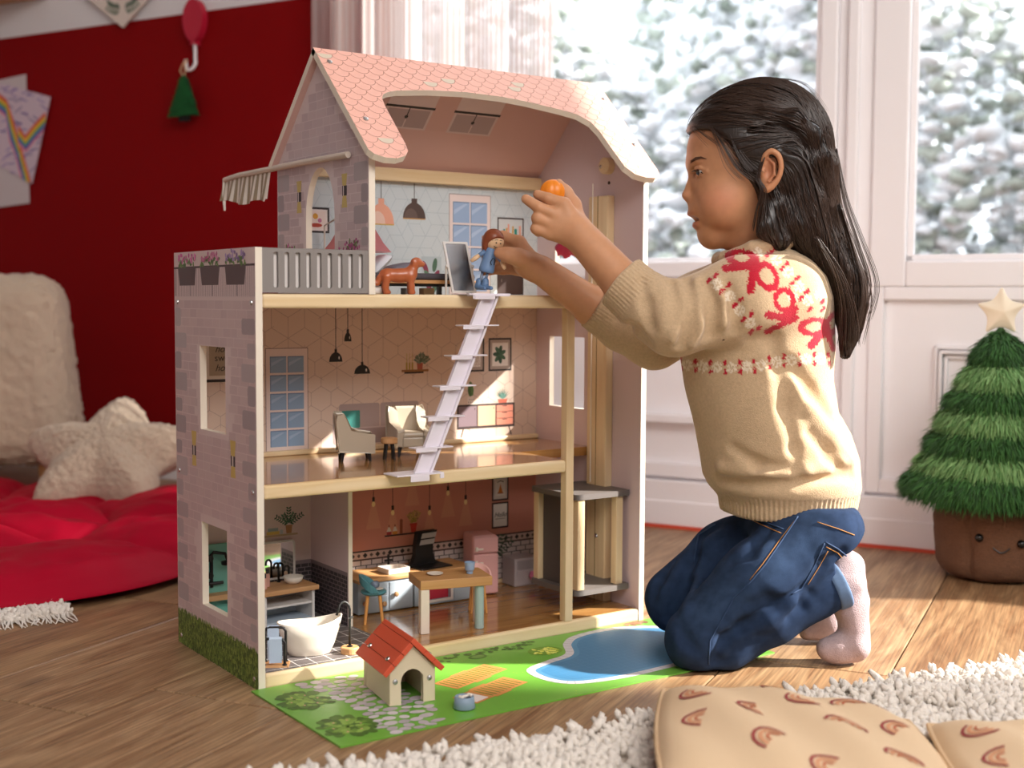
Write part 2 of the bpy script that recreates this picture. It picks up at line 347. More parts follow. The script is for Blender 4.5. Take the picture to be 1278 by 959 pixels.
m = MB(); wbox(m, 1.40, 2.89, 0, .12, 2.02, 2.45); tag(m.build('wall_right_upper', M_wallw), kind='structure')
# curtain: ribbed sheer cloth
def curtain():
    nx, nz = 900, 8; t0, t1 = -.845, -.213; V = []; F = []; Cc = []
    for j in range(nz+1):
        z = .03 + 2.37*j/nz
        for i in range(nx+1):
            u = i/nx; t = t0 + (t1-t0)*u
            o = -.055 + .020*math.sin(u*2*math.pi*5.2 + .6*math.sin(u*9)) + .010*math.sin(u*2*math.pi*11+1)*(1-.3*j/nz)
            V.append(wp(t, o, z)); 
    for j in range(nz):
        for i in range(nx): a = j*(nx+1)+i; F.append((a, a+1, a+nx+2, a+nx+1))
    fm = [0 if ((k % nx) // 6) % 2 else 1 for k in range(len(F))]
    o = link_mesh('curtain', V, F, [translucent('curtain_light', 'faf4f2', .62, .25), translucent('curtain_stripe', 'dccbc6', .6, .10)], None, smooth=True, fm=fm)
    tag(o, 'sheer cream striped curtain hanging beside the window', 'curtain')
curtain()
# outside: snow and snow-laden shrubs
m = MB(); 
m.add([wp(-6, .14, -.25), wp(9, .14, -.25), wp(14, 22, -.25), wp(-12, 22, -.25)], [(0, 1, 2, 3)])
tag(m.build('snowy_ground', mat('snow', 'f4f6fa', .8)), kind='structure')
def ico():
    t = (1+5**.5)/2; v = [(-1, t, 0), (1, t, 0), (-1, -t, 0), (1, -t, 0), (0, -1, t), (0, 1, t), (0, -1, -t), (0, 1, -t), (t, 0, -1), (t, 0, 1), (-t, 0, -1), (-t, 0, 1)]
    f = [(0, 11, 5), (0, 5, 1), (0, 1, 7), (0, 7, 10), (0, 10, 11), (1, 5, 9), (5, 11, 4), (11, 10, 2), (10, 7, 6), (7, 1, 8), (3, 9, 4), (3, 4, 2), (3, 2, 6), (3, 6, 8), (3, 8, 9), (4, 9, 5), (2, 4, 11), (6, 2, 10), (8, 6, 7), (9, 8, 1)]
    return np.array(v)/math.hypot(1, t), np.array(f)
IV, IF = ico()
def scatter(pts, sizes, name, mats, parent, jit=.35, flat=1.0, fm=None, smooth=True):
    n = len(pts); rng = RNG
    S = (sizes[:, None, None] * (1 + jit*(rng.random((n, 12, 1))-.5)*2)) * IV[None]
    S[:, :, 2] *= flat
    V = (pts[:, None, :] + S).reshape(-1, 3); F = (IF[None] + 12*np.arange(n)[:, None, None]).reshape(-1, 3)
    return link_mesh(name, V, F, mats, parent, smooth=smooth, fm=None if fm is None else np.repeat(fm, 20))
snow_m = [mat('snow_clump', 'eef1f5', .8), mat('frosted_needles', 'b0b8ae', .9), mat('dark_needles', '838c82', .9)]
def tree_mesh(h, r, n):
    z = RNG.random(n)**.9; a = RNG.random(n)*2*math.pi; lob = 1 + .25*np.sin(a*3+z*9)
    rr = r*np.sqrt(np.clip(1.05-z**2.6, .05, 1))*lob*(.72+.28*RNG.random(n)**.5)
    P = np.stack([rr*np.cos(a), rr*np.sin(a), z*h], 1); k = RNG.random(n); fm = np.where(k < .68, 0, np.where(k < .93, 1, 2))
    sz = np.where(fm == 0, .040, .036)*(.5+1.0*RNG.random(n)); P[fm == 0, 2] += .03
    return P, sz, fm
TSP = [(-3.5, 5.3, 3.1, 1.15, 0, 'snow-laden shrub far left behind the curtain'), (-.6, 5.2, 3.0, 1.2, 1, 'rounded snowy shrub seen above the dollhouse roof ridge'), (2.35, 5.3, 3.1, 1.2, 0, 'snowy conifer seen beside the forehead and hair of the child'),
       (5.3, 5.2, 3.0, 1.2, 1, 'frosted bush seen in the right-hand window'), (8.2, 5.4, 3.1, 1.15, 0, 'snowy shrub beyond the right edge of the right-hand window'),
       (-2.2, 8.3, 4.2, 1.25, 1, 'farther snowy tree behind the sheer curtain'), (.95, 8.3, 4.2, 1.3, 0, 'farther snowy tree in the gap left of the conifer'), (4.1, 8.4, 4.2, 1.3, 1, 'farther snowy tree in the gap behind the window post'), (7.3, 8.4, 4.2, 1.3, 0, 'farther snowy tree at the far right')]
TSP += [(3.14, 1.3, 4.4, .34, 0, 'added tall snowy tree out of view, shading the star cushion and red wall')]  # unseen tree, added to keep the sun off the star cushion and red wall
tree_me = {}
for i, (t, o, h, r, kd, lab) in enumerate(TSP):
    c = wp(t, o, -.25); root = thing('snowy_tree', lab, 'tree', c, i*1.3, group='snowy shrubs outside the window')
    if kd not in tree_me:
        P, sz, fm = tree_mesh(3.0, 1.22, 5200); P[:, :2] *= .93; tree_me[kd] = scatter(P, sz, 'foliage', snow_m, root, .6, .8, fm); f_ = tree_me[kd]
    else:
        f_ = tree_me[kd].copy(); COL.objects.link(f_); f_.parent = root
    f_.scale = (r, r, h/3.0)
    m = MB(); m.tube([(0, 0, 0), (0.02, 0, h*.5), (0, .02, h*.85)], [.07, .05, .02], 8); m.build('trunk', mat('bark', '4b4038', .9), root)
# ================================================================== dollhouse
HW, HD, T = .617, .273, .009
ZB, Z2B, Z2, Z3B, Z3 = .019, .2345, .252, .4673, .485
XG, XP, XPT = .154, .470, .202
YB = .264
H = thing('dollhouse', 'tall three-storey wooden dollhouse with pink scalloped roof and stone-print walls', 'dollhouse')
M_edge = mat('mdf_edge', 'efe4d3', .5)
M_mauve = mat('wall_print_mauve', 'e0cbc8', .5)
M_lilac = mat('inner_wall_lilac', 'd9c3c6', .5)
M_pine = wood('pine', 'f0dab4', 'e3c594', .42, 'x', 16)
M_pinez = wood('pine_upright', 'ecd5ae', 'e0c194', .42, 'z', 16)
M_piney = wood('pine_cross', 'f0dab4', 'e3c594', .42, 'y', 16)
M_floorp = wood('toy_floor_print', 'c08f55', '9c6a38', .16, 'x', 22, coat=.5)
M_screw = mat('screw_steel', 'c9c9c9', .25, 1)
R0 = np.array([0, .1365, .8137]); DN = np.array([0, -.7159, -.6982]); NN = np.array([0, -.6982, .7159])
DR = np.array([0, .7113, -.7029]); NR = np.array([0, .7029, .7113])
def eaveclip(y):      # underside of the roof at depth y
    return (.8137 - .011 - (.1365-y)*.9752) if y < .1365 else (.8137 - .011 - (y-.1365)*.9882)
def gable_outline(z0, step=0):
    return [(0, z0), (HD, z0), (HD, eaveclip(HD)), (.1365, eaveclip(.1365)), (0, eaveclip(0))]
# --- left wall
LW = [(0, 0), (HD, 0), (HD, .5408), (0, .5408)]
lw_h = [[(.0955, .0715), (.1815, .0715), (.1815, .183), (.0955, .183)], [(.0955, .3065), (.1815, .3065), (.1815, .417), (.0955, .417)]]
def f_left(a, b, h): return (-h, a, b)
def slab_wall(name, outline, holes, x, face_l, face_r, parent=H):
    m = MB(); m.plate(outline, holes, lambda a, b, h: (x+h, a, b), T)
    nt = len(m.f); ntri = sum(1 for f in m.f if len(f) == 3)
    m.m = [1]*(ntri//2) + [2]*(ntri//2) + [0]*(nt-ntri)
    return m.build(name, [M_edge, face_l, face_r], parent)
wl = slab_wall('left_wall', LW, lw_h, 0, M_mauve, M_lilac)
def bricks(pr, x0, x1, z0, z1, bh, bw, cols, gap=.0012, seed=1):
    r = random.Random(seed); z = z0; row = 0
    while z < z1 - bh*.3:
        x = x0 - (row % 2)*bw/2 - r.random()*bw*.3
        while x < x1:
            w_ = bw*(.75+.5*r.random()); a, b = max(x, x0)+gap/2, min(x+w_, x1)-gap/2
            if b-a > bw*.2: pr.rect(a, b, z+gap/2, min(z+bh, z1)-gap/2, r.choice(cols), 1)
            x += w_
        z += bh; row += 1
def shr(h, e): return [(h[0][0]-e, h[0][1]-e), (h[1][0]+e, h[1][1]-e), (h[2][0]+e, h[2][1]+e), (h[3][0]-e, h[3][1]+e)]
p = Print(f_left, clip=[(-.001, .0), (HD+.001, 0), (HD+.001, .48), (-.001, .48)], holes=[shr(h, .0008) for h in lw_h])
bricks(p, .002, HD-.002, .052, .4795, .0118, .026, ['d3bab9', 'cfb6b6', 'd5bdbb', 'cdb4b4'])
p.build('printed_bricks', wl)
p = Print(f_left, holes=[shr(h, .0008) for h in lw_h])
r = random.Random(3)
for side in (0, 1):      # corner stones
    z = .058; k = 0
    while z < .47:
        kk = (k+side) % 2; w_ = (.040 if kk else .022)*(.9+.2*r.random()); hh = .021*(.85+.35*r.random())
        a, b = ((.002, .002+w_) if side == 0 else (HD-.002-w_, HD-.002))
        zz = z + (.006 if side else 0)
        if zz+hh < .478: p.rr(a, b, zz, zz+hh, .004, r.choice(['b3a2a4', 'b9a8aa', 'bdadae', 'aa999c', 'b5a4a6']), 2)
        z += .029; k += 1
    if side == 0: p.flush('printed_corner_stones', wl)
p.flush('printed_corner_stones', wl)
for y_, z_ in ((.2054, .2758), (.0728, .2749)):     # wall lamps
    p.poly([(y_-.006, z_+.006), (y_+.006, z_+.006), (y_+.009, z_+.026), (y_-.009, z_+.026)], 'd2b562', 2); p.poly([(y_-.006, z_-.006), (y_+.006, z_-.006), (y_+.008, z_-.021), (y_-.008, z_-.021)], 'd2b562', 2)
    p.rect(y_-.007, y_+.007, z_-.0065, z_+.0065, '3b2a28', 3); p.rect(y_-.001, y_+.002, z_-.0065, z_+.0065, 'efe6dc', 4); p.flush('printed_wall_lamp', wl)
# terrace planters and fence print
p.rect(.001, HD-.001, .480, .5195, 'dcc8c6', 1)
for i in range(44): p.rect(.002+i*.0062, .0042+i*.0062, .4815, .518, 'b3989a', 2)
p.rect(.0005, HD-.0005, .5185, .5212, '4a3030', 3)
for y_ in (.055, .135, .213, .268): p.rect(y_-.0008, y_+.0008, .482, .519, '4a3838', 3)
for y_, c_, d_ in ((.224, ('d86aa6', 'c24a90', 'e58abb'), 0), (.143, ('d07aa0', 'b85a86', 'dc92b4'), 1), (.060, ('9a7fb0', 'b295c4', '84689a'), 2)):
    p.poly([(y_-.033, .520), (y_+.033, .520), (y_+.028, .496), (y_-.028, .496)], '5b4444', 4)
    for i in range(30): p.ell(y_+r.uniform(-.032, .032), .521+r.random()*.010, .004, .0022, r.choice(['5c7a3a', '6e8c46', '486630']), 4, r.random()*3, 6)
    for i in range(26): 
        a = y_+r.uniform(-.031, .031); p.ell(a, .527+r.random()*(.010 if d_ != 2 else .012), .0025, .0032, r.choice(c_), 5, r.random()*3, 6)
p.flush('printed_planters', wl)
# grass strip at the bottom
def grass(pr, x0, x1, z0, z1, n, seed=5):
    rr = random.Random(seed); pr.rect(x0, x1, z0, z1-.004, '4f6426', 2)
    for i in range(n):
        a = rr.uniform(x0+.001, x1-.001); b = rr.uniform(z0+.001, z1); s = .0022+.0016*rr.random(); t = rr.uniform(-.7, .7)
        pr.poly([(max(x0, min(x1, a-s*.5)), b-s), (max(x0, min(x1, a+s*.5)), b-s), (max(x0, min(x1, a+t*s)), b+s)], rr.choice(['5f7a2c', '7d9440', '48601f', '90a34c', '3c521c', '6c8636']), 3)
grass(p, .0, HD, .0005, .050, 2600)
p.build('printed_grass', wl)
# --- right wall with gable top
rw_h = [[(.137, .3085), (.228, .3085), (.228, .4205), (.137, .4205)], [(.137, .51), (.215, .51), (.215, .565), (.137, .565)]]
wr = slab_wall('right_wall', gable_outline(0), rw_h, HW-T, M_lilac, M_lilac)
# --- gable wall of the upper storey (terrace side), arched opening
ARC = [(.0945, .4875), (.1805, .4875)] + [(.1805, .59)] + [(.1805-.044*(1-math.cos(t*math.pi/2))-0*t, .59+.0655*math.sin(t*math.pi/2)) for t in (.15, .3, .45, .6, .75, .88, 1)] + [(.0945+.042*(1-math.cos(t*math.pi/2)), .59+.0655*math.sin(t*math.pi/2)) for t in (.88, .75, .6, .45, .3, .15, 0)]
wg = slab_wall('gable_wall', gable_outline(Z3), [ARC], XG, mat('wall_print_mauve_gable', 'd9c9ca', .5), M_lilac)
def f_gab(a, b, h): return (XG-h, a, b)
GO = gable_outline(Z3); ga2 = [(max(.0005, min(HD-.0005, a)), b) for a, b in GO]
p = Print(f_gab, clip=[(-.001, Z3-.001), (HD+.001, Z3-.001), (HD+.001, eaveclip(HD)), (.1365, eaveclip(.1365)), (-.001, eaveclip(0))], holes=[[(a+(.0008 if a > .1375 else -.0008), b+.0008) for a, b in ARC]])
bricks(p, .002, HD-.002, Z3, .80, .0118, .025, ['cab6b8', 'c6b2b5', 'ccb9bb', 'c2aeb2'], seed=8)
p.build('printed_bricks', wg)
p = Print(f_gab)
for side in (0, 1):
    for i, z_ in enumerate((.487, .515, .545, .573, .600, .628)):
        a, b = ((.002, .020+.02*(i % 2)), (HD-.022-.018*(i % 2), HD-.002))[side]
        p.rr(a, b, z_+.002, z_+.0255, .004, ['a99ca0', 'a29599', 'b0a4a7'][i % 3], 2)
    if side == 0: p.flush('printed_corner_stones', wg)
p.flush('printed_corner_stones', wg)
for y_ in (.2014, .0659):
    z_ = .6198
    p.poly([(y_-.005, z_+.006), (y_+.005, z_+.006), (y_+.008, z_+.022), (y_-.008, z_+.022)], 'c9b26a', 2); p.poly([(y_-.005, z_-.006), (y_+.005, z_-.006), (y_+.008, z_-.022), (y_-.008, z_-.022)], 'c9b26a', 2)
    p.rect(y_-.007, y_+.006, z_-.0065, z_+.0065, '33252a', 3); p.rect(y_+.0015, y_+.0035, z_-.0065, z_+.0065, 'e8dede', 4); p.flush('printed_wall_lamp', wg)
r = random.Random(12)
for y_ in (.045, .232):
    for i in range(60): p.ell(y_+r.gauss(0, .010), .543+abs(r.gauss(0, .006)), .0028, .002, r.choice(['a23a78', 'c05a92', '8a2d66', '5c7a3a']), 3, r.random()*3, 6)
    p.flush('printed_flowers', wg)
# --- floors
def floor_part(name, x0, x1, y0, y1, z0, z1, top=M_floorp):
    m = MB(); m.box(x0, x1, y0+.012, y1, z0, z1); a = m.build(name, M_pine, H)
    m = MB(); m.box(x0, x1, y0, y0+.012, z0, z1); m.build('front_edge', M_pine, a, bevel=.0035, seg=3)
    if top:
        m = MB(); m.box(x0+.0005, x1-.0005, y0+.006, y1, z1-.0005, z1+.0003); m.build('floor_print', top, a)
    return a
f1 = floor_part('ground_floor', T, HW-T, 0, YB, .0, ZB)
f2 = floor_part('middle_floor', T, XP, 0, YB, Z2B, Z2)
m = MB(); m.box(XP, HW-T, .118, YB, Z2B+.004, Z2); m.build('middle_floor_landing', M_floorp, H)
f3 = floor_part('upper_floor', T, XP, 0, YB, Z3B, Z3, mat('upper_floor_print', 'd9bd93', .3))
m = MB(); m.box(XP, HW-T, .125, YB, Z3B+.004, Z3); m.build('upper_floor_landing', mat('upper_floor_print', 'd9bd93', .3), H)
# bathroom tiles printed on the ground floor
p = Print(lambda a, b, h: (a, b, ZB+.0003+h)); p.rect(T, .206, .004, YB, '6d6563', 1)
for i in range(9): p.rect(T+.002+i*.0235, T+.0032+i*.0235, .004, YB, 'e6e1dc', 2)
for i in range(12): p.rect(T, .206, .010+i*.0235, .0112+i*.0235, 'e6e1dc', 2)
p.build('printed_bathroom_tiles', f1)
# --- back panels
def back(name, x0, x1, z0, z1, hexc):
    m = MB(); m.box(x0, x1, YB, HD, z0, z1); return m.build(name, mat('back_' + name, hexc, .55), H)
def f_back(a, b, h): return (a, YB-h, b)
b1a = back('bathroom_back_panel', T, XPT, ZB, Z2B, 'd2bdb9'); b1b = back('kitchen_back_panel', XPT, HW-T, ZB, Z2B, 'c98573')
b2 = back('living_room_back_panel', T, HW-T, Z2, Z3B, 'e0c8b6'); b3 = back('bedroom_back_panel', XG+T, HW-T, Z3, .672, 'cdd6da')
m = MB(); m.box(XG+T, HW-T, YB-.012, YB, .656, .6755); m.build('back_beam', M_pine, H, bevel=.0015)
m = MB(); m.box(T, HW-T, YB-.008, YB, Z2+.0003, Z2+.0075); m.build('skirting', M_pine, H, bevel=.002)
m = MB(); m.box(XPT, HW-T, YB-.006, YB, ZB+.0003, ZB+.007); m.build('skirting', M_pine, H, bevel=.002)
# partition between bathroom and kitchen
m = MB(); m.box(XPT-.003, XPT+.003, .146, YB, ZB, Z2B); pt = m.build('partition_wall', M_lilac, H)
m = MB(); m.box(XPT-.0031, XPT+.0031, .1445, .1462, ZB, Z2B); m.build('edge', M_edge, pt)
def dark_tiles(pr, x0, x1, z0, z1):
    pr.rect(x0, x1, z0, z1+.004, '8d7c80', 1); z = z0; k = 0; rr = random.Random(4)
    while z < z1-.002:
        x = x0-(k % 2)*.006
        while x < x1:
            a, b = max(x, x0)+.0004, min(x+.0115, x1)-.0004
            if b-a > .002: pr.rect(a, b, z+.0004, z+.0052, rr.choice(['3a3438', '443d40', '332e32']), 2)
            x += .012
        z += .006; k += 1
p = Print(f_back); dark_tiles(p, T, XPT-.003, ZB, .092)
p.rect(.126, .178, .1345, .1375, 'b39a7a', 2); p.rect(.129, .149, .1378, .1425, 'd2b45c', 2); p.rect(.131, .147, .1426, .1475, '8fa0a0', 2); p.rect(.150, .1545, .1378, .144, 'aab4b8', 2)
p.poly([(.160, .1378), (.168, .1378), (.1695, .150), (.1585, .150)], 'a8794f', 3)
def fern(pr, x, z, n, L, cols, seed=1, spread=1.0, lw=.0016, leaf=.0042, layer=3):
    rr = random.Random(seed)
    for i in range(n):
        a = math.pi/2 + (i/(max(1, n-1))-.5)*2.2*spread; ln = L*(.75+.35*rr.random()); k = 6
        for j in range(k):
            q = (j+1)/k; px_, pz_ = x+math.cos(a)*ln*q, z+math.sin(a)*ln*q
            for sgn in (-1, 1): pr.ell(px_+math.cos(a+sgn*.9)*leaf*.6, pz_+math.sin(a+sgn*.9)*leaf*.6, leaf*.6, leaf*.28, rr.choice(cols), layer, a+sgn*.9, 7)
fern(p, .164, .150, 5, .022, ['2f5a46', '3b6a52', '26493a'], 2, .9)
p.flush('printed_shelf_with_plant', b1a)
p.rect(.132, .170, .119, .1215, 'b98a44', 2); p.rect(.158, .171, .1195, .122, '54504e', 3)
p.flush('printed_hair_clips', b1a)
for a in (.9, 1.3, 1.9, 2.4): p.ell(.07+.012*math.cos(a), .155+.012*math.sin(a), .011, .004, '6f8a72', 2, a)
p.build('printed_leaves', b1a)
p = Print(lambda a, b, h: (XPT-.003-h, a, b)); dark_tiles(p, .148, YB, ZB, .092); p.build('printed_bathroom_tiles', pt)
# kitchen back wall print
p = Print(f_back)
p.rect(.208, .607, ZB+.006, .0835, '3f3838', 1)
z = ZB+.007; k = 0
while z < .083:
    x = .208-(k % 2)*.009
    while x < .607:
        a, b = max(x, .208)+.0006, min(x+.018, .607)-.0006
        if b-a > .002: p.rect(a, b, z+.0005, min(z+.0076, .0832), 'd8c9c4', 2)
        x += .0185
    z += .0083; k += 1
p.rect(.208, .607, .0838, .0985, '2c2626', 2); p.rect(.208, .607, .0858, .0962, 'cbb0a4', 3)
for i in range(37):
    c = .2135+i*.0108; s = .0042 if i % 2 else .0032; p.poly([(c-s, .091), (c, .091-s), (c+s, .091), (c, .091+s)], '2c2626' if i % 2 else '5a4a46', 4)
p.flush('printed_tiles', b1b)
for c, zz, top in ((.3037, .166, 0), (.3371, .150, 0), (.372, .196, 0), (.403, .144, 0), (.4369, .172, 0), (.470, .155, 0)):     # hanging bulbs and their light cones
    p.poly([(c-.004, zz), (c+.004, zz), (c+.013, zz-.036), (c-.013, zz-.036)], 'd09379', 1)
    p.rect(c-.0005, c+.0005, zz+.012, Z2B, '2a2020', 2); p.rect(c-.0022, c+.0022, zz+.006, zz+.013, '241c1c', 3); p.ell(c, zz+.002, .0032, .0042, 'f0d79a', 3); p.flush('printed_bulb', b1b)
p.rect(.323, .383, .1155, .118, '2e2424', 2)
for c, q in ((.3305, 'a8343a'), (.341, 'd08a3a')):
    p.poly([(c-.004, .1182), (c+.004, .1182), (c+.0042, .123), (c-.0042, .123)], q, 3); p.poly([(c-.0042, .123), (c+.0042, .123), (c+.0012, .130), (c-.0012, .130)], 'd9cfc8', 3); p.rect(c-.001, c+.001, .130, .1335, '8a3a34', 3)
p.rect(.3495, .3545, .1182, .136, '8a4a34', 3); p.ell(.352, .138, .0028, .003, '8a4a34', 3)
p.poly([(.370, .1182), (.378, .1182), (.380, .130), (.368, .130)], 'c23a2c', 3); p.rect(.3675, .3805, .130, .1322, 'b02f24', 4)
fern(p, .374, .131, 4, .020, ['9a8438', 'b39a48', '7d6c30'], 9, .5, leaf=.0036)
p.flush('printed_spice_shelf', b1b)
def picture(pr, x0, x1, z0, z1, mat_c='d9cfc9', fr='2b2525', inner='e9e3dd', fw=.0028):
    pr.rect(x0, x1, z0, z1, fr, 2); pr.rect(x0+fw, x1-fw, z0+fw, z1-fw, mat_c, 3); pr.rect(x0+fw+.004, x1-fw-.004, z0+fw+.005, z1-fw-.005, inner, 4)
picture(p, .5205, .553, .1535, .193); p.poly([(.5325, .166), (.5415, .166), (.537, .181)], 'd98a3c', 5); p.rect(.5315, .5425, .165, .167, 'b5652c', 5); p.line([(.5305, .1835), (.537, .186), (.5435, .1835)], .0012, '3a3030', 5)
p.flush('printed_picture', b1b)
picture(p, .5205, .553, .1085, .151, 'e9e3dd', inner='e9e3dd'); p.rect(.527, .547, .1235, .1245, '8a8080', 5)
p.flush('printed_picture', b1b)
fern(p, .530, .060, 7, .036, ['3d5240', '4c6350', '2e4233'], 6, .8, leaf=.0052, layer=5)
p.poly([(.520, .036), (.530, .036), (.531, .058), (.519, .058)], '8a4a38', 5)
p.build('printed_potted_plant', b1b)
text_part('printed_hello', 'Hello', .011, (.537, YB-.0006, .127), (math.pi/2, 0, 0), pm('2b2525'), b1b, .35)
# living-room back wall print
p = Print(f_back, clip=[(T, Z2+.004), (HW-T, Z2+.004), (HW-T, Z3B-.0005), (T, Z3B-.0005)])
s = .030; hx = s*math.sqrt(3)/2; LC = 'b89d90'
for i in range(-1, 24):
    for j in range(0, 7):
        cx, cz = T+i*hx*2+(j % 2)*hx, Z2+j*s*1.5-.01
        if (i+j) % 3 == 0:
            V6 = [(cx+s*.62*math.cos(math.pi/6+k*math.pi/3), cz+s*.62*math.sin(math.pi/6+k*math.pi/3)) for k in range(7)]
            p.line(V6, .0007, LC, 1, .004)
            for k in range(6): p.line([V6[k], (cx+s*1.15*math.cos(math.pi/6+k*math.pi/3), cz+s*1.15*math.sin(math.pi/6+k*math.pi/3))], .0007, LC, 1, .004)
        else:
            for k in range(3):
                a = math.pi/6+k*math.pi/3; p.line([(cx-s*math.cos(a), cz-s*math.sin(a)), (cx+s*math.cos(a), cz+s*math.sin(a))], .0007, LC, 1, .004)
p.build('printed_wallpaper_lines', b2)
def pwindow(pr, x0, x1, z0, z1, rows, fr='e9d6cf', gl='8fa9c6', gl2='a3b9d3', line='8d7470'):
    pr.rect(x0-.002, x1+.002, z0, z1+.002, line, 2); pr.rect(x0-.001, x1+.001, z0, z1+.001, fr, 3); w_ = (x1-x0-.012)/2; h_ = (z1-z0-.012)/rows
    for i in range(2):
        for j in range(rows):
            a, b = x0+.005+i*(w_+.002), z0+.005+j*h_; pr.rect(a, a+w_, b, b+h_-.003, '6d86a8', 4); pr.rect(a+.0012, a+w_, b, b+h_-.0045, gl, 5)
            pr.poly([(a+.002, b+h_*.35), (a+.002, b+h_*.55), (a+w_*.7, b+h_-.006), (a+w_*.9, b+h_-.006)], gl2, 6)
p = Print(f_back)
pwindow(p, .131, .194, .260, .406, 5); p.flush('printed_window', b2)
for c, zb, w_, hh in ((.2411, .386, .022, .017), (.2611, .416, .012, .016), (.2851, .367, .027, .016)):
    p.rect(c-.0006, c+.0006, zb+hh, Z3B-.0008, '2a2424', 2)
    p.poly([(c+w_/2*math.cos(a)*1.0, zb+hh*.85*math.sin(a)) for a in [math.pi*k/10 for k in range(11)]], '1c1817', 3); p.rect(c-.002, c+.002, zb+hh*.8, zb+hh+.002, '1c1817', 3)
    p.ell(c+w_*.25, zb+hh*.35, w_*.05, hh*.15, 'e8e0dc', 4); p.flush('printed_pendant_lamp', b2)
p.rect(.353, .401, .3675, .371, '9a6a3c', 2); p.rect(.358, .392, .365, .3675, '2a2220', 2)
for c in (.362, .367, .372): p.rect(c-.0006, c+.0006, .371, .396, 'c9b070', 3); p.rect(c-.0015, c+.0015, .371, .382, 'b39a50', 3)
p.poly([(.381, .371), (.390, .371), (.391, .381), (.380, .381)], 'b5604e', 3); fern(p, .389, .380, 5, .015, ['6f7d6c', '86927f', '5a6a58'], 11, .9, leaf=.004)
p.flush('printed_shelf', b2)
picture(p, .4645, .5045, .3645, .4175, 'b9a79c', inner='efe6df')
for k in range(12): p.line([(.4725+.0022*k, .374), (.4725+.0022*((k*5) % 12), .409)], .0006, 'b39b80', 5)
p.flush('printed_picture', b2); picture(p, .513, .5575, .3645, .4175, 'b9a79c', inner='efe6df')
for a in range(7): p.ell(.534+.006*math.cos(a*.9+.4), .391+.008*math.sin(a*.9+.4), .007, .0035, ['3f6148', '2f4f3a'][a % 2], 5, a*.9+.4)
p.flush('printed_picture', b2)
# printed sideboard, cactus and aloe
p.rect(.4535, .564, .2735, .3125, '3a2c2a', 2); p.rect(.4565, .4905, .2775, .3095, '7d6a70', 3); p.rect(.493, .5265, .2775, .3095, 'd8b08f', 3); 
for k in range(3): p.rect(.529, .561, .2775+k*.0108, .2875+k*.0108, 'd98a72', 3); p.rect(.540, .549, .2855+k*.0108, .2868+k*.0108, '3a2c2a', 4)
p.line([(.4655, .2735), (.461, .2605)], .002, '3a2c2a', 2); p.line([(.553, .2735), (.558, .2605)], .002, '3a2c2a', 2); p.ell(.487, .305, .001, .001, '2a2020', 4); p.ell(.523, .305, .001, .001, '2a2020', 4)
p.ell(.4785, .337, .005, .012, '4a6a3a', 3); p.ell(.482, .334, .0025, .008, '5d7d48', 4); p.rect(.473, .4845, .3125, .325, 'e6d6ca', 3); 
for k in range(6): p.ell(.475+.0019*k, .316+.004*(k % 2), .0008, .0008, '2a2020', 4)
p.poly([(.533, .3125), (.548, .3125), (.550, .319), (.531, .319)], 'c2654e', 3)
for k in range(9): a = math.pi/2+(k-4)*.24; p.poly([(.5405-.002, .319), (.5405+.002, .319), (.5405+math.cos(a)*.019, .319+math.sin(a)*.018)], ['5f8a7c', '4a7468', '7a9e90'][k % 3], 4)
p.flush('printed_sideboard', b2)
# printed sofa and teal cushions
SO = 'b09c98'; SO2 = 'a08c8a'
p.rr(.236, .252, .262, .312, .004, SO2, 2); p.rr(.378, .394, .262, .310, .004, SO2, 2); p.rr(.246, .3145, .268, .3225, .004, SO, 3); p.rr(.3155, .383, .268, .3225, .004, SO, 3); p.rect(.242, .388, .262, .286, SO2, 4); p.rect(.244, .386, .285, .287, 'c2aeaa', 5)
p.rr(.250, .281, .286, .3125, .002, '3f8f86', 6); p.rr(.348, .366, .294, .311, .002, '3f8f86', 6); p.rr(.360, .381, .292, .316, .002, '4a9c92', 5)
p.flush('printed_sofa', b2)
# framed text seen through the side window
p.rect(.036, .102, .362, .428, '2b2525', 2); p.rect(.040, .098, .366, .424, 'e6ddd2', 3); p.rect(.045, .093, .371, .419, 'b6a68e', 4)
p.build('printed_text_frame', b2)
for tx, zz, sh in (('home', .404, .35), ('sweet', .3915, 0), ('home', .3775, .35)): text_part('printed_text', tx, .0135, (.069, YB-.0007, zz), (math.pi/2, 0, 0), pm('2b2525'), b2, sh)
# bedroom back wall print
p = Print(f_back, clip=[(XG+T, Z3+.001), (HW-T, Z3+.001), (HW-T, .655), (XG+T, .655)]); s = .021
for i in range(-1, 30):
    for j in range(-1, 9):
        cx, cz = XG+i*s*1.5, Z3+j*s*math.sqrt(3)+(i % 2)*s*math.sqrt(3)/2
        for k in ((0, 2, 4) if (i+2*j) % 3 else (1, 3, 5)):
            a = k*math.pi/3; p.line([(cx, cz), (cx+s*math.cos(a), cz+s*math.sin(a))], .0007, 'b4c2c8', 1, .003)
        for k in range(3): a, b = k*math.pi/3, (k+1)*math.pi/3; p.line([(cx+s*math.cos(a), cz+s*math.sin(a)), (cx+s*math.cos(b), cz+s*math.sin(b))], .0007, 'b4c2c8', 1, .003)
p.build('printed_wallpaper_lines', b3)
p = Print(f_back)
pwindow(p, .440, .514, Z3+.002, .6415, 4, fr='ecdcd8', gl='9db6d8', gl2='b3c8e4', line='9a8a8a')
p.flush('printed_window', b3)
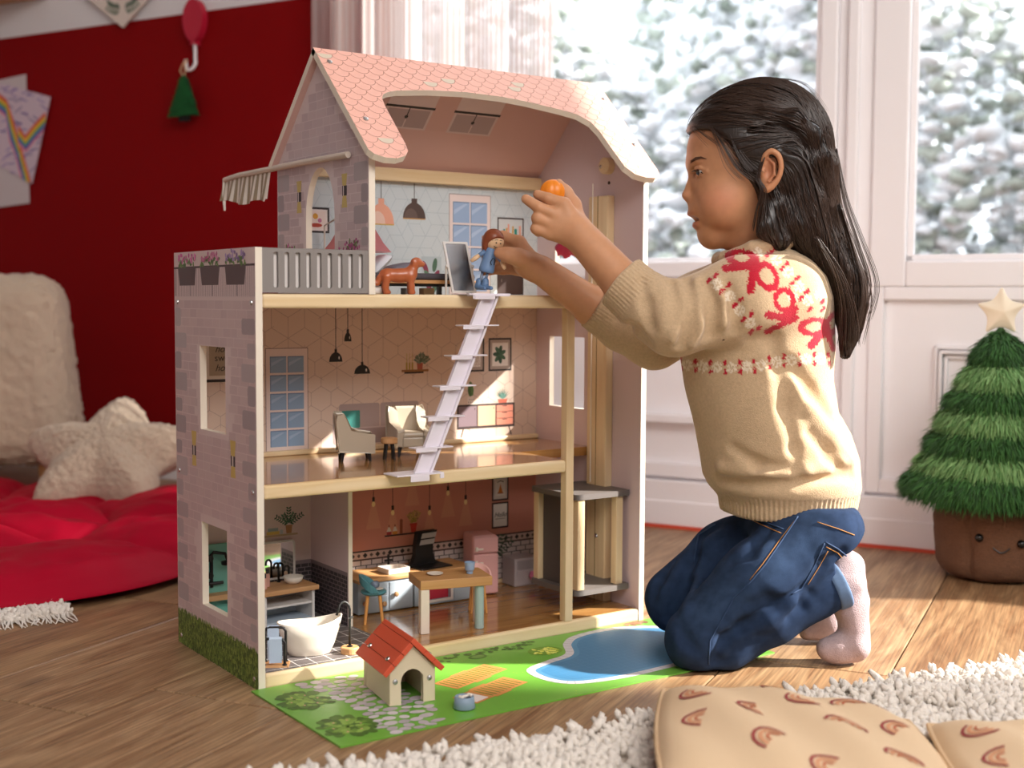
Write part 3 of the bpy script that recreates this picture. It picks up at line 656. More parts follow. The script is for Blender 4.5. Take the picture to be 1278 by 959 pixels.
def lamp(c, zb, w_, hh, col, col2, rim):
    p.rect(c-.0006, c+.0006, zb+hh, .6555, '5a5a58', 2); P = [(c+w_/2*math.cos(a), zb+hh*.8*math.sin(a)) for a in [math.pi*k/10 for k in range(11)]]
    p.poly(P, col, 3); p.rect(c-.005, c+.005, zb+hh*.72, zb+hh, col, 3); p.poly([(c-.006+w_*.3*math.cos(a), zb+hh*.5*math.sin(a)) for a in [math.pi*k/8 for k in range(9)]], col2, 4); p.rect(c-w_/2, c+w_/2, zb-.0016, zb, rim, 5); p.flush('printed_pendant_lamp', b3)
lamp(.3755, .6025, .040, .030, '54443f', '6a5852', 'c99a5a'); lamp(.318, .592, .044, .038, 'eba98f', 'eec9b8', 'd8b04a')
p.rect(.529, .5805, Z3+.002, .6105, '3a2b28', 2); p.rect(.5315, .578, .5715, .608, 'cfd3d4', 3); p.rect(.5315, .578, .528, .569, 'c2c8ca', 3); p.rect(.5315, .578, .4885, .526, '3f2d29', 3); p.rect(.537, .538, .507, .512, '8a7a74', 4)
for a, w_, h_, c in ((.540, .004, .020, '2f8a80'), (.5455, .003, .022, 'd09a40'), (.549, .003, .028, 'e29a84'), (.5575, .003, .025, 'c99a3c'), (.562, .005, .021, '2f8a80'), (.571, .004, .026, 'e6a58e')): p.rect(a, a+w_, .572, .572+h_, c, 4)
p.flush('printed_bookcase', b3)
for k, (x, z, a) in enumerate(((.395, .528, 2.0), (.400, .515, 2.2), (.404, .506, .9), (.412, .532, 1.4), (.414, .515, 1.0), (.418, .505, .7), (.402, .497, 1.9), (.412, .498, 1.2))): p.ell(x, z, .011, .0042, ['8a3a52', '5f7d66', '7a3048', '4f6f5a'][k % 4], 3, a)
p.rect(.388, .424, .487, .545, 'b7c4c9', 2)
p.flush('printed_plant', b3)
p.rect(.190, .2315, .575, .612, '33282a', 2); p.rect(.193, .2285, .578, .609, 'efe2dd', 3); p.rect(.1965, .225, .581, .606, 'f0dcd4', 4); p.ell(.209, .599, .0042, .0042, 'e0a23a', 5); p.ell(.216, .593, .0032, .0032, 'c97a9a', 5); p.ell(.210, .586, .010, .003, 'b5432f', 5)
p.flush('printed_picture', b3)
for a in (.8, 1.3, 2.0): p.ell(.238+.004*math.cos(a), .545+.005*math.sin(a), .005, .002, '4a8a72', 3, a)
p.build('printed_sprig', b3)
# --- front post, lift rail, pulley
m = MB(); m.box(XP, XP+.0135, 0, .0135, ZB, Z3); m.build('front_post', M_pinez, H, bevel=.001)
m = MB(); m.box(HW-T-.014, HW-T, .066, .112, .014, .636); rl = m.build('lift_rail', M_pinez, H, bevel=.002)
m = MB(); m.box(HW-T-.0145, HW-T-.0138, .0885, .0895, .014, .636); m.build('rail_groove', mat('groove', '8a6b3c', .7), rl)
m = MB(); m.lathe([(.0125, 0), (.0125, .011), (.0115, .012)], seg=28); m.v = [(HW-T-z, .079+x, .681+y) for x, y, z in m.v]; pl = m.build('pulley_wheel', M_piney, H)
m = MB(); m.lathe([(.003, 0), (.002, .001)], seg=10); m.v = [(HW-T-.012-z, .0865+x, .680+y) for x, y, z in m.v]; m.build('screw', M_screw, pl)
m = MB(); m.tube([(HW-T-.017, .098, z) for z in (.655, .5, .35, .2)], .0009, 6); m.build('lift_cord', mat('cord', 'efe6da', .8), H)
m = MB(); m.lathe([(.0026, 0), (.0026, .0006)], seg=10); m.v = [(HW-T-.0004-z, .0795+x, .656+y) for x, y, z in m.v]; m.build('cord_hole', pm('4a352a'), H)
# lift
E_x0, E_x1, E_y0, E_y1 = .505, HW-T-.0155, .020, .136
M_dark = mat('lift_grey', '6a635f', .5)
lift = bpy.data.objects.new('lift', None); COL.objects.link(lift); lift.parent = H
for z0, nm in ((.0465, 'lift_floor'), (.188, 'lift_roof')):
    m = MB(); m.plate(rrect(E_x0, HW-T-.001, E_y0, E_y1, .006), [[(HW-T-.0015-.0145, .064), (HW-T-.0011, .064), (HW-T-.0011, .114), (HW-T-.0015-.0145, .114)]] if False else [], lambda a, b, h: (a, b, z0+h), .008); m.build(nm, M_dark, lift)
for x, y in ((E_x0+.010, E_y0+.008), (E_x0+.010, E_y1-.010), (E_x1-.002, E_y0+.012), (E_x1-.004, E_y1-.012)):
    m = MB(); m.cbox((x, y, .1213), (.0125, .0125, .1335)); m.build('lift_post', M_pinez, lift, bevel=.0008)
m = MB(); m.box(E_x0+.012, E_x0+.016, E_y0+.0145, E_y1-.018, .0545, .188); m.build('lift_side_panel', mat('lift_panel', '514b49', .5), lift)
m = MB(); m.lathe([(.0035, 0), (.0025, .0012)], seg=10); m.v = [(HW-T-.0145-z, .086+x, .118+y) for x, y, z in m.v]; m.build('screw', M_screw, lift)
# --- terrace railing with slots
slots = [rrect(.0245+i*.01445, .0305+i*.01445, .4925, .5355, .002, 3) for i in range(9)]
m = MB(); m.plate([(T+.0003, .4862), (XG-.0005, .4862), (XG-.0005, .5405), (T+.0003, .5405)], slots, lambda a, b, h: (a, .001+h, b), .005); m.build('terrace_railing', mat('railing_grey', '8b8480', .55), H, bevel=.0006)
m = MB(); m.box(T+.002, XG-.003, .0061, .0068, .4862, .538); m.build('railing_backing', mat('railing_back', 'e2dcd8', .6), H)
# --- roof
def f_roof(a, s, h): q = R0 + DN*s + NN*h; return (a, q[1], q[2])
RO = [(.1447, .0), (.1447, .2125), (.1500, .221), (.1640, .2268), (.1800, .2268), (.1945, .2205), (.2030, .2100), (.2052, .1960), (.2060, .1676), (.2070, .1172), (.2090, .1010), (.2140, .0917), (.2240, .0849), (.2399, .0789), (.2927, .0698), (.3571, .0640), (.42, .0653), (.4604, .0705), (.5145, .0813), (.5420, .0890), (.5575, .1040), (.5620, .1260), (.5622, .1677), (.5630, .2050), (.5730, .2215), (.5900, .2268), (.6080, .2265), (.6200, .2190), (.6240, .2080), (.6300, .0)]
m = MB(); m.plate(RO, [], lambda a, s, h: f_roof(a, s, -h), T)
ntri = sum(1 for f in m.f if len(f) == 3); m.m = [1]*(ntri//2) + [2]*(ntri//2) + [0]*(len(m.f)-ntri)
rf = m.build('front_roof', [M_edge, mat('roof_print_pink', 'f3b9a6', .45), mat('roof_under', 'd0a79b', .5)], H)
p = Print(f_roof, clip=RO); W_ = .0228; rowh = .0125; R_ = W_/2
for j in range(-1, 19):
    for i in range(0, 24):
        cx = .1447 + i*W_ + (j % 2)*W_/2; cs = j*rowh
        P = [(cx+R_*math.cos(a), cs+R_*.95*math.sin(a)) for a in [math.pi*k/10 for k in range(11)]]
        p.line(P, .0007, 'b07e70', 2)
        if (i, j) in ((0, 1), (0, 16), (1, 15), (2, 17), (8, 3), (7, 4), (13, 3), (14, 2), (19, 8)):
            Q = P + [(cx-R_, cs), (cx-R_*.5, cs+.004), (cx, cs), (cx+R_*.5, cs+.004)]
            if all(inpoly((a, max(b, .0005)), RO) for a, b in P): p.poly([(a, max(b, .0003)) for a, b in P], 'dccbb5', 1)
p.build('printed_scales', rf)
for x, s in ((.158, .030), (.1655, .150), (.618, .040), (.6135, .150)):
    m = MB(); m.lathe([(.0040, 0), (.0036, .0012), (.0012, .0018)], seg=14); m.v = [tuple(np.array(f_roof(x+a, s+b, c))) for a, b, c in m.v]; m.build('screw', M_screw, rf, smooth=False)
def f_rear(a, s, h): q = R0 + DR*s + NR*h; return (a, q[1], q[2])
m = MB(); m.plate([(.1447, .001), (.630, .001), (.624, .206), (.1447, .206)], [], lambda a, s, h: f_rear(a, s, -h), T); ntri = sum(1 for f in m.f if len(f) == 3); m.m = [1]*(ntri//2) + [2]*(ntri//2) + [0]*(len(m.f)-ntri)
rr_ = m.build('rear_roof', [M_edge, mat('roof_print_pink', 'f3b9a6', .45), mat('ceiling_print_rose', 'd8b0a6', .5)], H)
p = Print(lambda a, s, h: f_rear(a, s, -T-h))
for x0 in (.283, .398):
    p.rect(x0, x0+.078, .038, .1120, 'd9c4c0', 1); p.rect(x0-.002, x0+.080, .0375, .0445, '3a302f', 3); p.rect(x0, x0+.078, .045, .070, 'dfccc8', 2); p.rect(x0-.002, x0+.080, .0705, .0745, '2e2625', 3)
    p.rect(x0+.004, x0+.074, .077, .109, 'b39e9c', 2); p.rect(x0+.038, x0+.040, .095, .109, 'd9c4c0', 3); p.rect(x0+.0375, x0+.039, .0745, .088, '2e2625', 4); p.ell(x0+.038, .090, .003, .003, '2e2625', 4)
p.build('printed_skylights', rr_)
# screws of the left wall
for y_, z_ in ((.012, .474), (.261, .474), (.012, .243), (.261, .243), (.012, .012), (.261, .012)):
    m = MB(); m.lathe([(.0034, 0), (.003, .001), (.001, .0015)], seg=12); m.v = [(-c, y_+a, z_+b) for a, b, c in m.v]; m.build('screw', M_screw, wl)
# rolled striped awning on a rod along the terrace gable
AW = thing('toy_awning', 'rolled striped cloth awning hanging from a rod on the dollhouse gable', 'awning', (XG-.006, .28, .664))
m = MB(); m.tube([(0, -.236, .0), (0, -.1, .001), (0, .12, .0), (0, .172, -.003)], .0042, 10); m.build('rod_roll', mat('awning_roll', 'd8cabc', .9), AW)
V = []; F = []; nx, nz = 66, 8
for j in range(nz+1):
    for i in range(nx+1):
        u = i/nx; y = .002+u*.172; v = j/nz; drop = (.046-.010*u)*v*(1 if u > .02 else .9)
        V.append((-.006*v-.003*math.sin(u*26)*v, y, -.001-drop+.0035*v*math.sin(u*9)))
for j in range(nz):
    for i in range(nx): a = j*(nx+1)+i; F.append((a, a+1, a+nx+2, a+nx+1))
link_mesh('striped_cloth', V, F, [mat('awning_white', 'e6ddd2', .9), mat('awning_brown', '9b8a72', .9)], AW, smooth=True, fm=[((k % nx)//3) % 2 for k in range(len(F))])
m = MB(); m.tube([(-.002, .171, -.004), (-.003, .170, -.030), (-.003, .167, -.050)], [.002, .0028, .0016], 6); m.build('tassel', mat('awning_white', 'e6ddd2', .9), AW)
# ================================================================== toys in and around the dollhouse
M_black = mat('toy_black', '1c1a1a', .4); M_toywhite = mat('toy_white', 'e9e0d4', .4); M_toywood = wood('toy_beech', 'd6a878', 'c08c5a', .5, 'x', 20)
M_cab = mat('cabinet_blue_grey', 'a9b4bd', .45); M_orangewood = mat('orange_wood', 'd89a55', .45)
def rounded(mb, x0, x1, y0, y1, z0, z1): return mb.box(x0, x1, y0, y1, z0, z1)
# --- ladder
lad = thing('toy_ladder', 'white plastic ladder stair leaning between the two upper storeys', 'ladder', (.214, -.011, Z2))
M_lad = mat('ladder_white', 'eae3ec', .35)
dxl, dzl = .105, .232
b = MB(); 
ang = math.atan2(dzl, dxl)
for yy in (0,):
    b.add([(x, y, z) for y in (-.0065, -.0045) for x, z in ((-.007, .0), (.020, .0), (.020+dxl, dzl), (-.007+dxl, dzl))], [(0, 1, 2, 3), (7, 6, 5, 4), (0, 4, 5, 1), (1, 5, 6, 2), (2, 6, 7, 3), (3, 7, 4, 0)])
b.build('spine', M_lad, lad, bevel=.0006)
for o_ in (-.007, .0165):
    b = MB(); b.add([(x, y, z) for y in (-.0105, -.0066) for x, z in ((o_, .0), (o_+.0035, .0), (o_+.0035+dxl, dzl), (o_+dxl, dzl))], [(0, 1, 2, 3), (7, 6, 5, 4), (0, 4, 5, 1), (1, 5, 6, 2), (2, 6, 7, 3), (3, 7, 4, 0)]); b.build('stringer', M_lad, lad)
for k in range(6):
    z = .034+k*.0395; x = dxl*z/dzl
    b = MB(); b.box(x-.022, x+.034, -.016, .004, z, z+.0018); b.box(x-.022, x+.010, -.016, -.0145, z-.004, z); b.build('tread', M_lad, lad, bevel=.0004)
b = MB(); b.box(-.036, .034, -.018, .018, .0008, .0028); b.box(-.016, .012, -.0185, -.0168, -.007, .001); b.box(.028, .034, -.0185, -.0168, -.005, .001); b.build('foot_plate', M_lad, lad, bevel=.0004)
b = MB(); b.box(dxl-.030, dxl+.036, -.014, .030, dzl+.0012, dzl+.0032); b.box(dxl-.024, dxl+.004, -.0145, -.0128, dzl-.004, dzl+.0014); b.build('top_hook', M_lad, lad, bevel=.0004)
# --- armchairs (middle storey)
M_arm = mat('armchair_taupe', 'b8a995', .3, coat=.3)
def armchair(loc, rz, label, sc=1):
    t = thing('toy_armchair', label, 'toy armchair', loc, rz, 'toy armchairs in the living room'); t.scale = (sc, sc, sc)
    # seat faces -y
    b = MB(); b.box(-.020, .020, -.024, .018, .013, .028); b.build('base', M_arm, t, bevel=.003, seg=3)
    b = MB(); b.box(-.0155, .0155, -.0255, .014, .0265, .034); b.build('seat_cushion', M_arm, t, bevel=.003, seg=3)
    prof = [(-.026, .014), (-.026, .036), (-.008, .039), (.004, .046), (.010, .060), (.016, .066), (.024, .066), (.026, .058), (.022, .014)]
    for s in (-1, 1):
        b = MB(); b.plate(prof, [], lambda a, z, h, s=s: (s*(.0155+h), a, z), .0085); b.build('arm', M_arm, t, bevel=.003, seg=3)
    b = MB(); b.add([(x, y, z) for x in (-.018, .018) for y, z in ((.012, .027), (.022, .027), (.026, .066), (.016, .067))], [(0, 1, 2, 3), (7, 6, 5, 4), (0, 4, 5, 1), (1, 5, 6, 2), (2, 6, 7, 3), (3, 7, 4, 0)]); b.build('backrest', M_arm, t, bevel=.003, seg=3)
    for x, y in ((-.018, -.020), (.018, -.020), (-.017, .016), (.017, .016)):
        b = MB(); b.tube([(x, y, .0145), (x*1.12, y*1.1, 0)], [.0032, .0017], 8); b.build('leg', M_black, t)
    return t
armchair((.2165, .163, Z2), math.radians(68), 'taupe toy armchair turned side-on, left of the round side table')
armchair((.312, .172, Z2), math.radians(-14), 'taupe toy armchair facing the front, beside the white ladder', 1.06)
t = thing('toy_side_table', 'round wooden side table with four black legs between the armchairs', 'toy table', (.2615, .140, Z2))
b = MB(); b.lathe([(.0108, .0235), (.0118, .0245), (.0118, .0305), (.0108, .0315)], seg=24); b.build('top', M_toywood, t)
for k in range(4):
    a = k*math.pi/2+.5; b = MB(); b.tube([(.006*math.cos(a), .006*math.sin(a), .0242), (.0095*math.cos(a), .0095*math.sin(a), 0)], [.0019, .0013], 7); b.build('leg', M_black, t)
# --- bathroom
tub = thing('toy_bathtub', 'cream freestanding oval toy bathtub with one raised end', 'bathtub', (.094, .052, ZB+.0008), math.radians(-16))
def tubmesh():
    V = []; F = []; n = 36; rows = [(.0, .60, .62), (.001, .64, .70), (.012, .78, .86), (.025, .90, .95), (.040, 1, 1.0)]
    def top(u): return .041 + .0085*max(0, u)**2*1.0 + .003*max(0, -u)**2
    def ring(f, sx, sy, inner=0):
        out = []
        for i in range(n):
            a = 2*math.pi*i/n; c, s = math.cos(a), math.sin(a); z = top(c)*f
            out.append(((.0425*sx-inner)*c, (.0235*sy-inner)*s, z))
        return out
    R = [ring(f/.040, sx, sy) for f, sx, sy in rows]; R += [ring(1.005, 1.0, 1.0, .0016), ring(.97, .985, .97, .002), ring(.6, .86, .88, .002), ring(.2, .68, .70, .002), ring(.12, .5, .5, .002), ring(.11, .05, .05, 0)]
    for r_ in R: V += r_
    for j in range(len(R)-1):
        for i in range(n): k = (i+1) % n; F.append((j*n+i, j*n+k, (j+1)*n+k, (j+1)*n+i))
    F.append(tuple(reversed(range(n)))); F.append(tuple((len(R)-1)*n+i for i in range(n)))
    return V, F
V, F = tubmesh(); link_mesh('basin', V, F, mat('tub_cream', 'e6dccd', .4), tub, smooth=True)
b = MB(); b.lathe([(.003, 0), (.003, .0006)], (0, 0, .0062), 10); b.build('drain', M_screw, tub)
fz = thing('toy_bath_tap', 'black gooseneck bath tap standing on a round wooden block', 'toy tap', (.1385, .026, ZB+.0006))
b = MB(); b.lathe([(.0115, 0), (.0118, .001), (.0118, .0075), (.0110, .0085)], seg=24); b.build('block', M_toywood, fz)
b = MB(); b.lathe([(.004, .0085), (.004, .0095), (.0021, .0105)], seg=12); b.build('flange', M_black, fz)
b = MB(); b.tube([(0, 0, .009), (0, 0, .058)] + [(-.008+.008*math.cos(a), .002*math.sin(a), .058+.010*math.sin(a)) for a in (.4, .9, 1.4, 1.9, 2.4, 2.9)] + [(-.0185, .001, .052)], .0017, 8); b.build('spout', M_black, fz, smooth=True)
b = MB(); b.tube([(-.002, 0, .046), (.0045, 0, .047)], .0016, 8); b.build('lever', M_black, fz)
rk = thing('toy_towel_rack', 'small black towel rack on a slatted wooden base by the left wall', 'toy rack', (.0345, .0285, ZB+.0006), math.radians(-30))
b = MB(); b.box(-.016, .018, -.012, .012, 0, .0022); bs = b.build('base', M_toywood, rk)
for k in range(5):
    b = MB(); b.box(-.0155, .0175, -.0105+k*.0048, -.0085+k*.0048, .0022, .0028); b.build('slat', M_toywood, bs)
for y, h in ((-.009, .036), (.008, .046)):
    b = MB(); b.tube([(-.013, y, .002), (-.013, y, h-.005), (-.0105, y, h-.001), (-.007, y, h), (.007, y, h), (.0105, y, h-.001), (.013, y, h-.005), (.013, y, .002)], .0018, 8); b.build('rail', M_black, rk, smooth=True)
    for x in (-.013, .013): b = MB(); b.lathe([(.0032, .0022), (.0032, .0035), (.0018, .0045)], (x, y, 0), 10); b.build('foot', M_black, rk)
for i, (y, h, x0, x1, lab) in enumerate(((-.009, .036, -.0055, .0095, 'pale blue toy towel on the front rail of the towel rack'), (.008, .046, -.0095, .004, 'pale blue toy towel on the taller rear rail of the towel rack'))):
    V = []; F = []; prof = [(-.0045, .006), (-.0042, h*.6), (-.0028, h), (0, h+.0026), (.0028, h), (.0042, h*.6), (.0045, .010)]
    prof = prof + [(a*.72, max(z-.0009, .007)) for a, z in reversed(prof)]
    b = MB(); b.plate(prof, [], lambda a, z, hh, y=y, x0=x0: (x0+hh, y+a*.75+.0006*math.sin(z*300), z), x1-x0)
    q = b.build('toy_towel', mat('towel_blue', 'b7c8dc', .9, bump=.3, bscale=900, bdist=.0006), None, bevel=.0003); q.matrix_world = rk.matrix_basis.copy(); q.location = rk.location; q.rotation_euler = rk.rotation_euler
    tag(q, lab, 'toy towel', 'toy towels')
van = thing('toy_washstand', 'toy washstand with wooden top and open white shelves', 'washstand', (.134, .222, ZB+.0006), math.radians(4))
M_vw = mat('washstand_white', 'dcd8d4', .4)
b = MB(); b.box(-.045, .045, -.026, .030, .0455, .0525); b.build('top', M_toywood, van, bevel=.001)
for x in (-.040, .036):
    b = MB(); b.box(x, x+.004, -.021, .028, 0, .0455); b.build('side', M_vw, van)
b = MB(); b.box(-.036, .036, .0255, .028, 0, .0455); b.build('back', mat('washstand_back', 'aeb6bc', .5), van)
b = MB(); b.box(-.036, .036, -.019, .0255, .026, .029); b.build('shelf', M_vw, van)
b = MB(); b.box(-.036, .036, -.019, .0255, .003, .006); b.build('shelf', mat('towel_blue2', 'a7b4c2', .7), van)
mr_ = thing('toy_bathroom_mirror', 'tall rounded mirror in a white frame behind the toy washbasin', 'mirror', (.1345, .2565, ZB+.0545))
b = MB(); b.plate(rrect(-.036, .036, 0, .056, .006), [rrect(-.033, .033, .003, .053, .004)], lambda a, z, h: (a, h, z), .003); b.build('frame', M_vw, mr_)
b = MB(); b.plate(rrect(-.033, .033, .003, .053, .004), [], lambda a, z, h: (a, .0006+h, z), .0018); b.build('glass', mat('mirror', 'e8e8e8', .03, 1), mr_)
bw = thing('toy_washbasin', 'round white toy washbasin on the wooden washstand top', 'toy basin', (.1525, .226, ZB+.0535))
b = MB(); b.lathe([(.008, 0), (.0125, .0035), (.0148, .010), (.0142, .0104), (.0118, .005), (.006, .0022), (.0001, .002)], seg=28); b.build('bowl', mat('ceramic', 'efe9e0', .2), bw, smooth=True)
for x, y, h, lab in ((.1385, .2445, .028, 'tall black toy tap behind the washbasin'), (.1555, .247, .022, 'shorter black toy tap beside the mirror')):
    q = thing('toy_tap', lab, 'toy tap', (x, y, ZB+.0535), 0, 'washstand taps'); b = MB()
    b.tube([(0, 0, 0), (0, 0, h-.005)] + [(-.004+.004*math.cos(a), -.001, h-.005+.005*math.sin(a)) for a in (.5, 1.2, 1.9, 2.6, 3.1)] + [(-.008, -.001, h-.008)], .0017, 8); b.build('spout', M_black, q, smooth=True)
    b = MB(); b.lathe([(.0028, 0), (.0028, .0015), (.0018, .0022)], seg=10); b.build('flange', M_black, q)
for x, y, h, lab in ((.1025, .2120, .016, 'front pink soap bottle with black cap on the washstand'), (.1125, .2250, .019, 'rear pink soap bottle with black cap on the washstand')):
    q = thing('toy_soap_bottle', lab, 'toy bottle', (x, y, ZB+.0535), 0, 'pink soap bottles'); b = MB(); b.lathe([(.0032, 0), (.0036, .0006), (.0036, h-.001), (.0030, h)], seg=16); b.build('bottle', mat('bottle_pink', 'e2ada0', .45), q)
    b = MB(); b.lathe([(.0022, h), (.0022, h+.0055), (.0018, h+.006)], seg=12); b.build('cap', M_black, q)
sh = thing('toy_shower', 'teal toy shower cabin seen through the lower side window', 'toy shower', (.052, .238, ZB+.0006))
M_teal = mat('shower_teal', '7cc0b0', .45)
b = MB(); b.box(-.036, .034, .016, .020, 0, .116); b.build('back_panel', M_teal, sh, bevel=.001)
b = MB(); b.plate(rrect(-.036, .034, -.045, .016, .004), [rrect(-.032, .030, -.041, .012, .003)], lambda a, y, h: (a, y, h), .011); b.build('tray_rim', M_teal, sh)
b = MB(); b.box(-.034, .032, -.043, .014, .001, .003); b.build('tray', mat('tray_teal', '55b3a6', .35), sh)
b = MB(); b.box(-.036, .034, -.004, .016, .0400, .0475); b.build('bench', M_toywood, sh)
b = MB(); b.tube([(-.012, .012, .056), (-.012, .012, .102), (-.010, .009, .106), (.004, .002, .104), (.007, .0, .094)], .0024, 8); b.build('riser', M_black, sh)
b = MB(); b.lathe([(.009, .089), (.009, .093), (.003, .095)], (.007, 0, 0), 16); b.build('shower_head', M_black, sh)
for z in (.097, .073): b = MB(); b.lathe([(.0045, 0), (.0045, .006)], seg=12); b.v = [(-.014+x, .016-c, z+y) for x, y, c in b.v]; b.build('mount', M_black, sh)
b = MB(); b.tube([(-.026, .010, .062), (.004, .010, .062)], .0024, 8); b.build('mixer', M_black, sh)
# --- kitchen
M_top = wood('toy_worktop', 'cf9f6c', 'b9854f', .5, 'x', 20)
tw = thing('toy_oven_tower', 'tall blue-grey toy oven tower behind the bathroom partition', 'toy cabinet', (.222, .235, ZB+.0006))
b = MB(); b.box(-.015, .014, -.026, .026, 0, .083); b.build('body', M_cab, tw, bevel=.001)
b = MB(); b.box(-.012, .011, -.0275, -.026, .056, .079); b.build('clock_panel', mat('oven_cream', 'e2d8c6', .5), tw); b = MB(); b.box(-.004, .010, -.0282, -.0275, .060, .076); b.build('display', M_black, tw)
b = MB(); b.box(-.012, .011, -.0275, -.026, .026, .052); b.build('oven_door', mat('oven_dark', '4a5662', .3), tw)
ct = thing('toy_sink_cabinet', 'blue-grey toy kitchen cabinet with wooden worktop and round knobs', 'toy cabinet', (.284, .2235, ZB+.0006))
b = MB(); b.box(-.046, .046, -.033, .036, .0015, .047); b.build('body', M_cab, ct, bevel=.0008)
b = MB(); b.box(-.047, .047, -.036, .037, .047, .0525); b.build('worktop', M_top, ct, bevel=.001)
for nm, x0, x1, z0, z1, kx, kz in (('door', .006, .043, .004, .044, .015, .026), ('drawer', -.030, .002, .027, .044, None, None), ('drawer', -.030, .002, .004, .025, -.005, .014), ('door', -.044, -.033, .004, .044, -.037, .018)):
    b = MB(); b.box(x0, x1, -.0345, -.033, z0, z1); d = b.build(nm, M_cab, ct, bevel=.0006)
    if kx is not None:
        b = MB(); b.lathe([(.0018, 0), (.0018, .0015), (.0038, .003), (.0038, .0045), (.0025, .0055)], seg=14); b.v = [(kx+x, -.0345-c, kz+y) for x, y, c in b.v]; b.build('knob', M_toywood, d, smooth=True)
sk = thing('toy_sink', 'cream rectangular toy sink on the kitchen worktop', 'toy sink', (.311, .2150, ZB+.0536), math.radians(2))
b = MB(); b.plate(rrect(-.019, .019, -.016, .016, .001, 1), [rrect(-.0165, .0165, -.0135, .0135, .001, 1)], lambda a, y, h: (a, y, h), .0075); b.box(-.017, .017, -.014, .014, 0, .0015); b.build('basin', mat('sink_cream', 'e0d3c6', .45), sk)
tp = thing('toy_kitchen_tap', 'black cross-shaped toy tap behind the kitchen sink', 'toy tap', (.317, .2415, ZB+.0536))
b = MB(); b.tube([(0, 0, 0), (0, 0, .021)], .0018, 8); b.build('stem', M_black, tp); b = MB(); b.tube([(-.0065, 0, .0115), (.0065, 0, .0115)], .0018, 8); b.build('handles', M_black, tp); b = MB(); b.lathe([(.0035, 0), (.003, .0015), (.001, .002)], seg=10); b.build('flange', M_black, tp)
st = thing('toy_stove_cabinet', 'blue-grey toy stove cabinet with a red oven opening behind the table', 'toy cabinet', (.386, .2235, ZB+.0006))
b = MB(); b.box(-.053, -.034, -.033, .036, .0015, .047); b.box(.012, .050, -.033, .036, .0015, .047); b.box(-.034, .012, .020, .036, .0015, .047); b.box(-.034, .012, -.033, .036, .0015, .006); b.box(-.034, .012, -.033, .036, .042, .047); b.build('body', M_cab, st)
b = MB(); b.box(-.0335, .0115, -.024, .0195, .0065, .0415); b.build('oven', mat('oven_red', 'b0283a', .5), st)
b = MB(); b.plate([(-.036, .004), (.014, .004), (.014, .044), (-.036, .044)], [[(-.032, .008), (.010, .008), (.010, .040), (-.032, .040)]], lambda a, z, h: (a, -.0345+h, z), .0016); b.build('oven_frame', mat('oven_frame', 'ded4cc', .5), st)
b = MB(); b.box(.016, .047, -.0345, -.033, .004, .044); d = b.build('door', M_cab, st, bevel=.0006)
b = MB(); b.lathe([(.0018, 0), (.0018, .0015), (.0038, .003), (.0038, .0045), (.0025, .0055)], seg=14); b.v = [(.026+x, -.0345-c, .030+y) for x, y, c in b.v]; b.build('knob', M_toywood, d, smooth=True)
b = MB(); b.box(-.054, .051, -.036, .037, .047, .0525); b.build('worktop', M_top, st, bevel=.001)
hd = thing('toy_range_hood', 'black toy cooktop with a tall curved hood and slanted grey panels', 'toy stove', (.374, .222, ZB+.0536), math.radians(6))
b = MB(); b.box(-.028, .030, -.024, .018, 0, .0016); b.build('cooktop', M_black, hd)
pr_ = [(.030, 0), (.020, .006), (.0155, .018), (.0155, .030), (.0225, .052), (-.0135, .052), (-.0175, .030), (-.0175, .018), (-.022, .006), (-.030, 0)]
b = MB(); b.plate(pr_, [], lambda a, z, h: (a, .014-h-(.006 if z > .045 else 0)+max(0, z-.03)*.25, z), .007); b.build('hood', M_black, hd, bevel=.0008)
for z0, z1 in ((.0325, .0405), (.0425, .0505)):
    b = MB(); f_ = lambda z: .014-.0072-(.006 if z > .045 else 0)+max(0, z-.03)*.25
    s0, s1 = (z0-.030)/.022*.0055, (z1-.030)/.022*.0055
    b.add([(-.014+s0, .0062-.0045*(z0-.03)/.022*.35, z0), (.0135+s0, .0062-.0045*(z0-.03)/.022*.35, z0), (.0135+s1, .0062-.0045*(z1-.03)/.022*.35-.0006, z1), (-.014+s1, .0062-.0045*(z1-.03)/.022*.35-.0006, z1)], [(0, 1, 2, 3)]); b.v = [(x, y-.0034, z) for x, y, z in b.v]; b.build('grey_panel', pm('a49e9a'), hd)
fr = thing('toy_fridge', 'pink retro toy fridge with two doors and white handles', 'toy fridge', (.4705, .221, ZB+.0006), math.radians(-14))
M_pinkf = mat('fridge_pink', 'dba5a2', .4)
b = MB(); b.box(-.021, .021, -.022, .026, 0, .094); b.build('body', M_pinkf, fr, bevel=.005, seg=4)
for z0, z1, hz in ((.003, .0655, .052), (.067, .092, .074)):
    b = MB(); b.box(-.0205, .0205, -.0265, -.0215, z0, z1); d = b.build('door', M_pinkf, fr, bevel=.0025, seg=3)
    b = MB(); b.cbox((-.016, -.0278, hz), (.004, .004, .007)); b.cbox((-.011, -.0292, hz), (.011, .0018, .0032)); b.build('handle', M_toywhite, d, bevel=.0008)
tb = thing('toy_dining_table', 'thick wooden toy dining table with one white and one blue-grey leg', 'toy table', (.318, .0645, ZB+.0006), math.radians(-15))
b = MB(); b.box(-.052, .052, -.027, .036, .0615, .0745); b.build('top', M_top, tb, bevel=.001)
b = MB(); b.box(-.0515, -.039, -.0265, -.014, 0, .0615); b.build('leg', mat('leg_white', 'e6d8cb', .5), tb, bevel=.0008)
b = MB(); b.lathe([(.0062, 0), (.0065, .0005), (.0065, .0615)], (.036, -.017, 0), 20); b.build('leg', mat('leg_sage', 'a3b8b4', .5), tb)
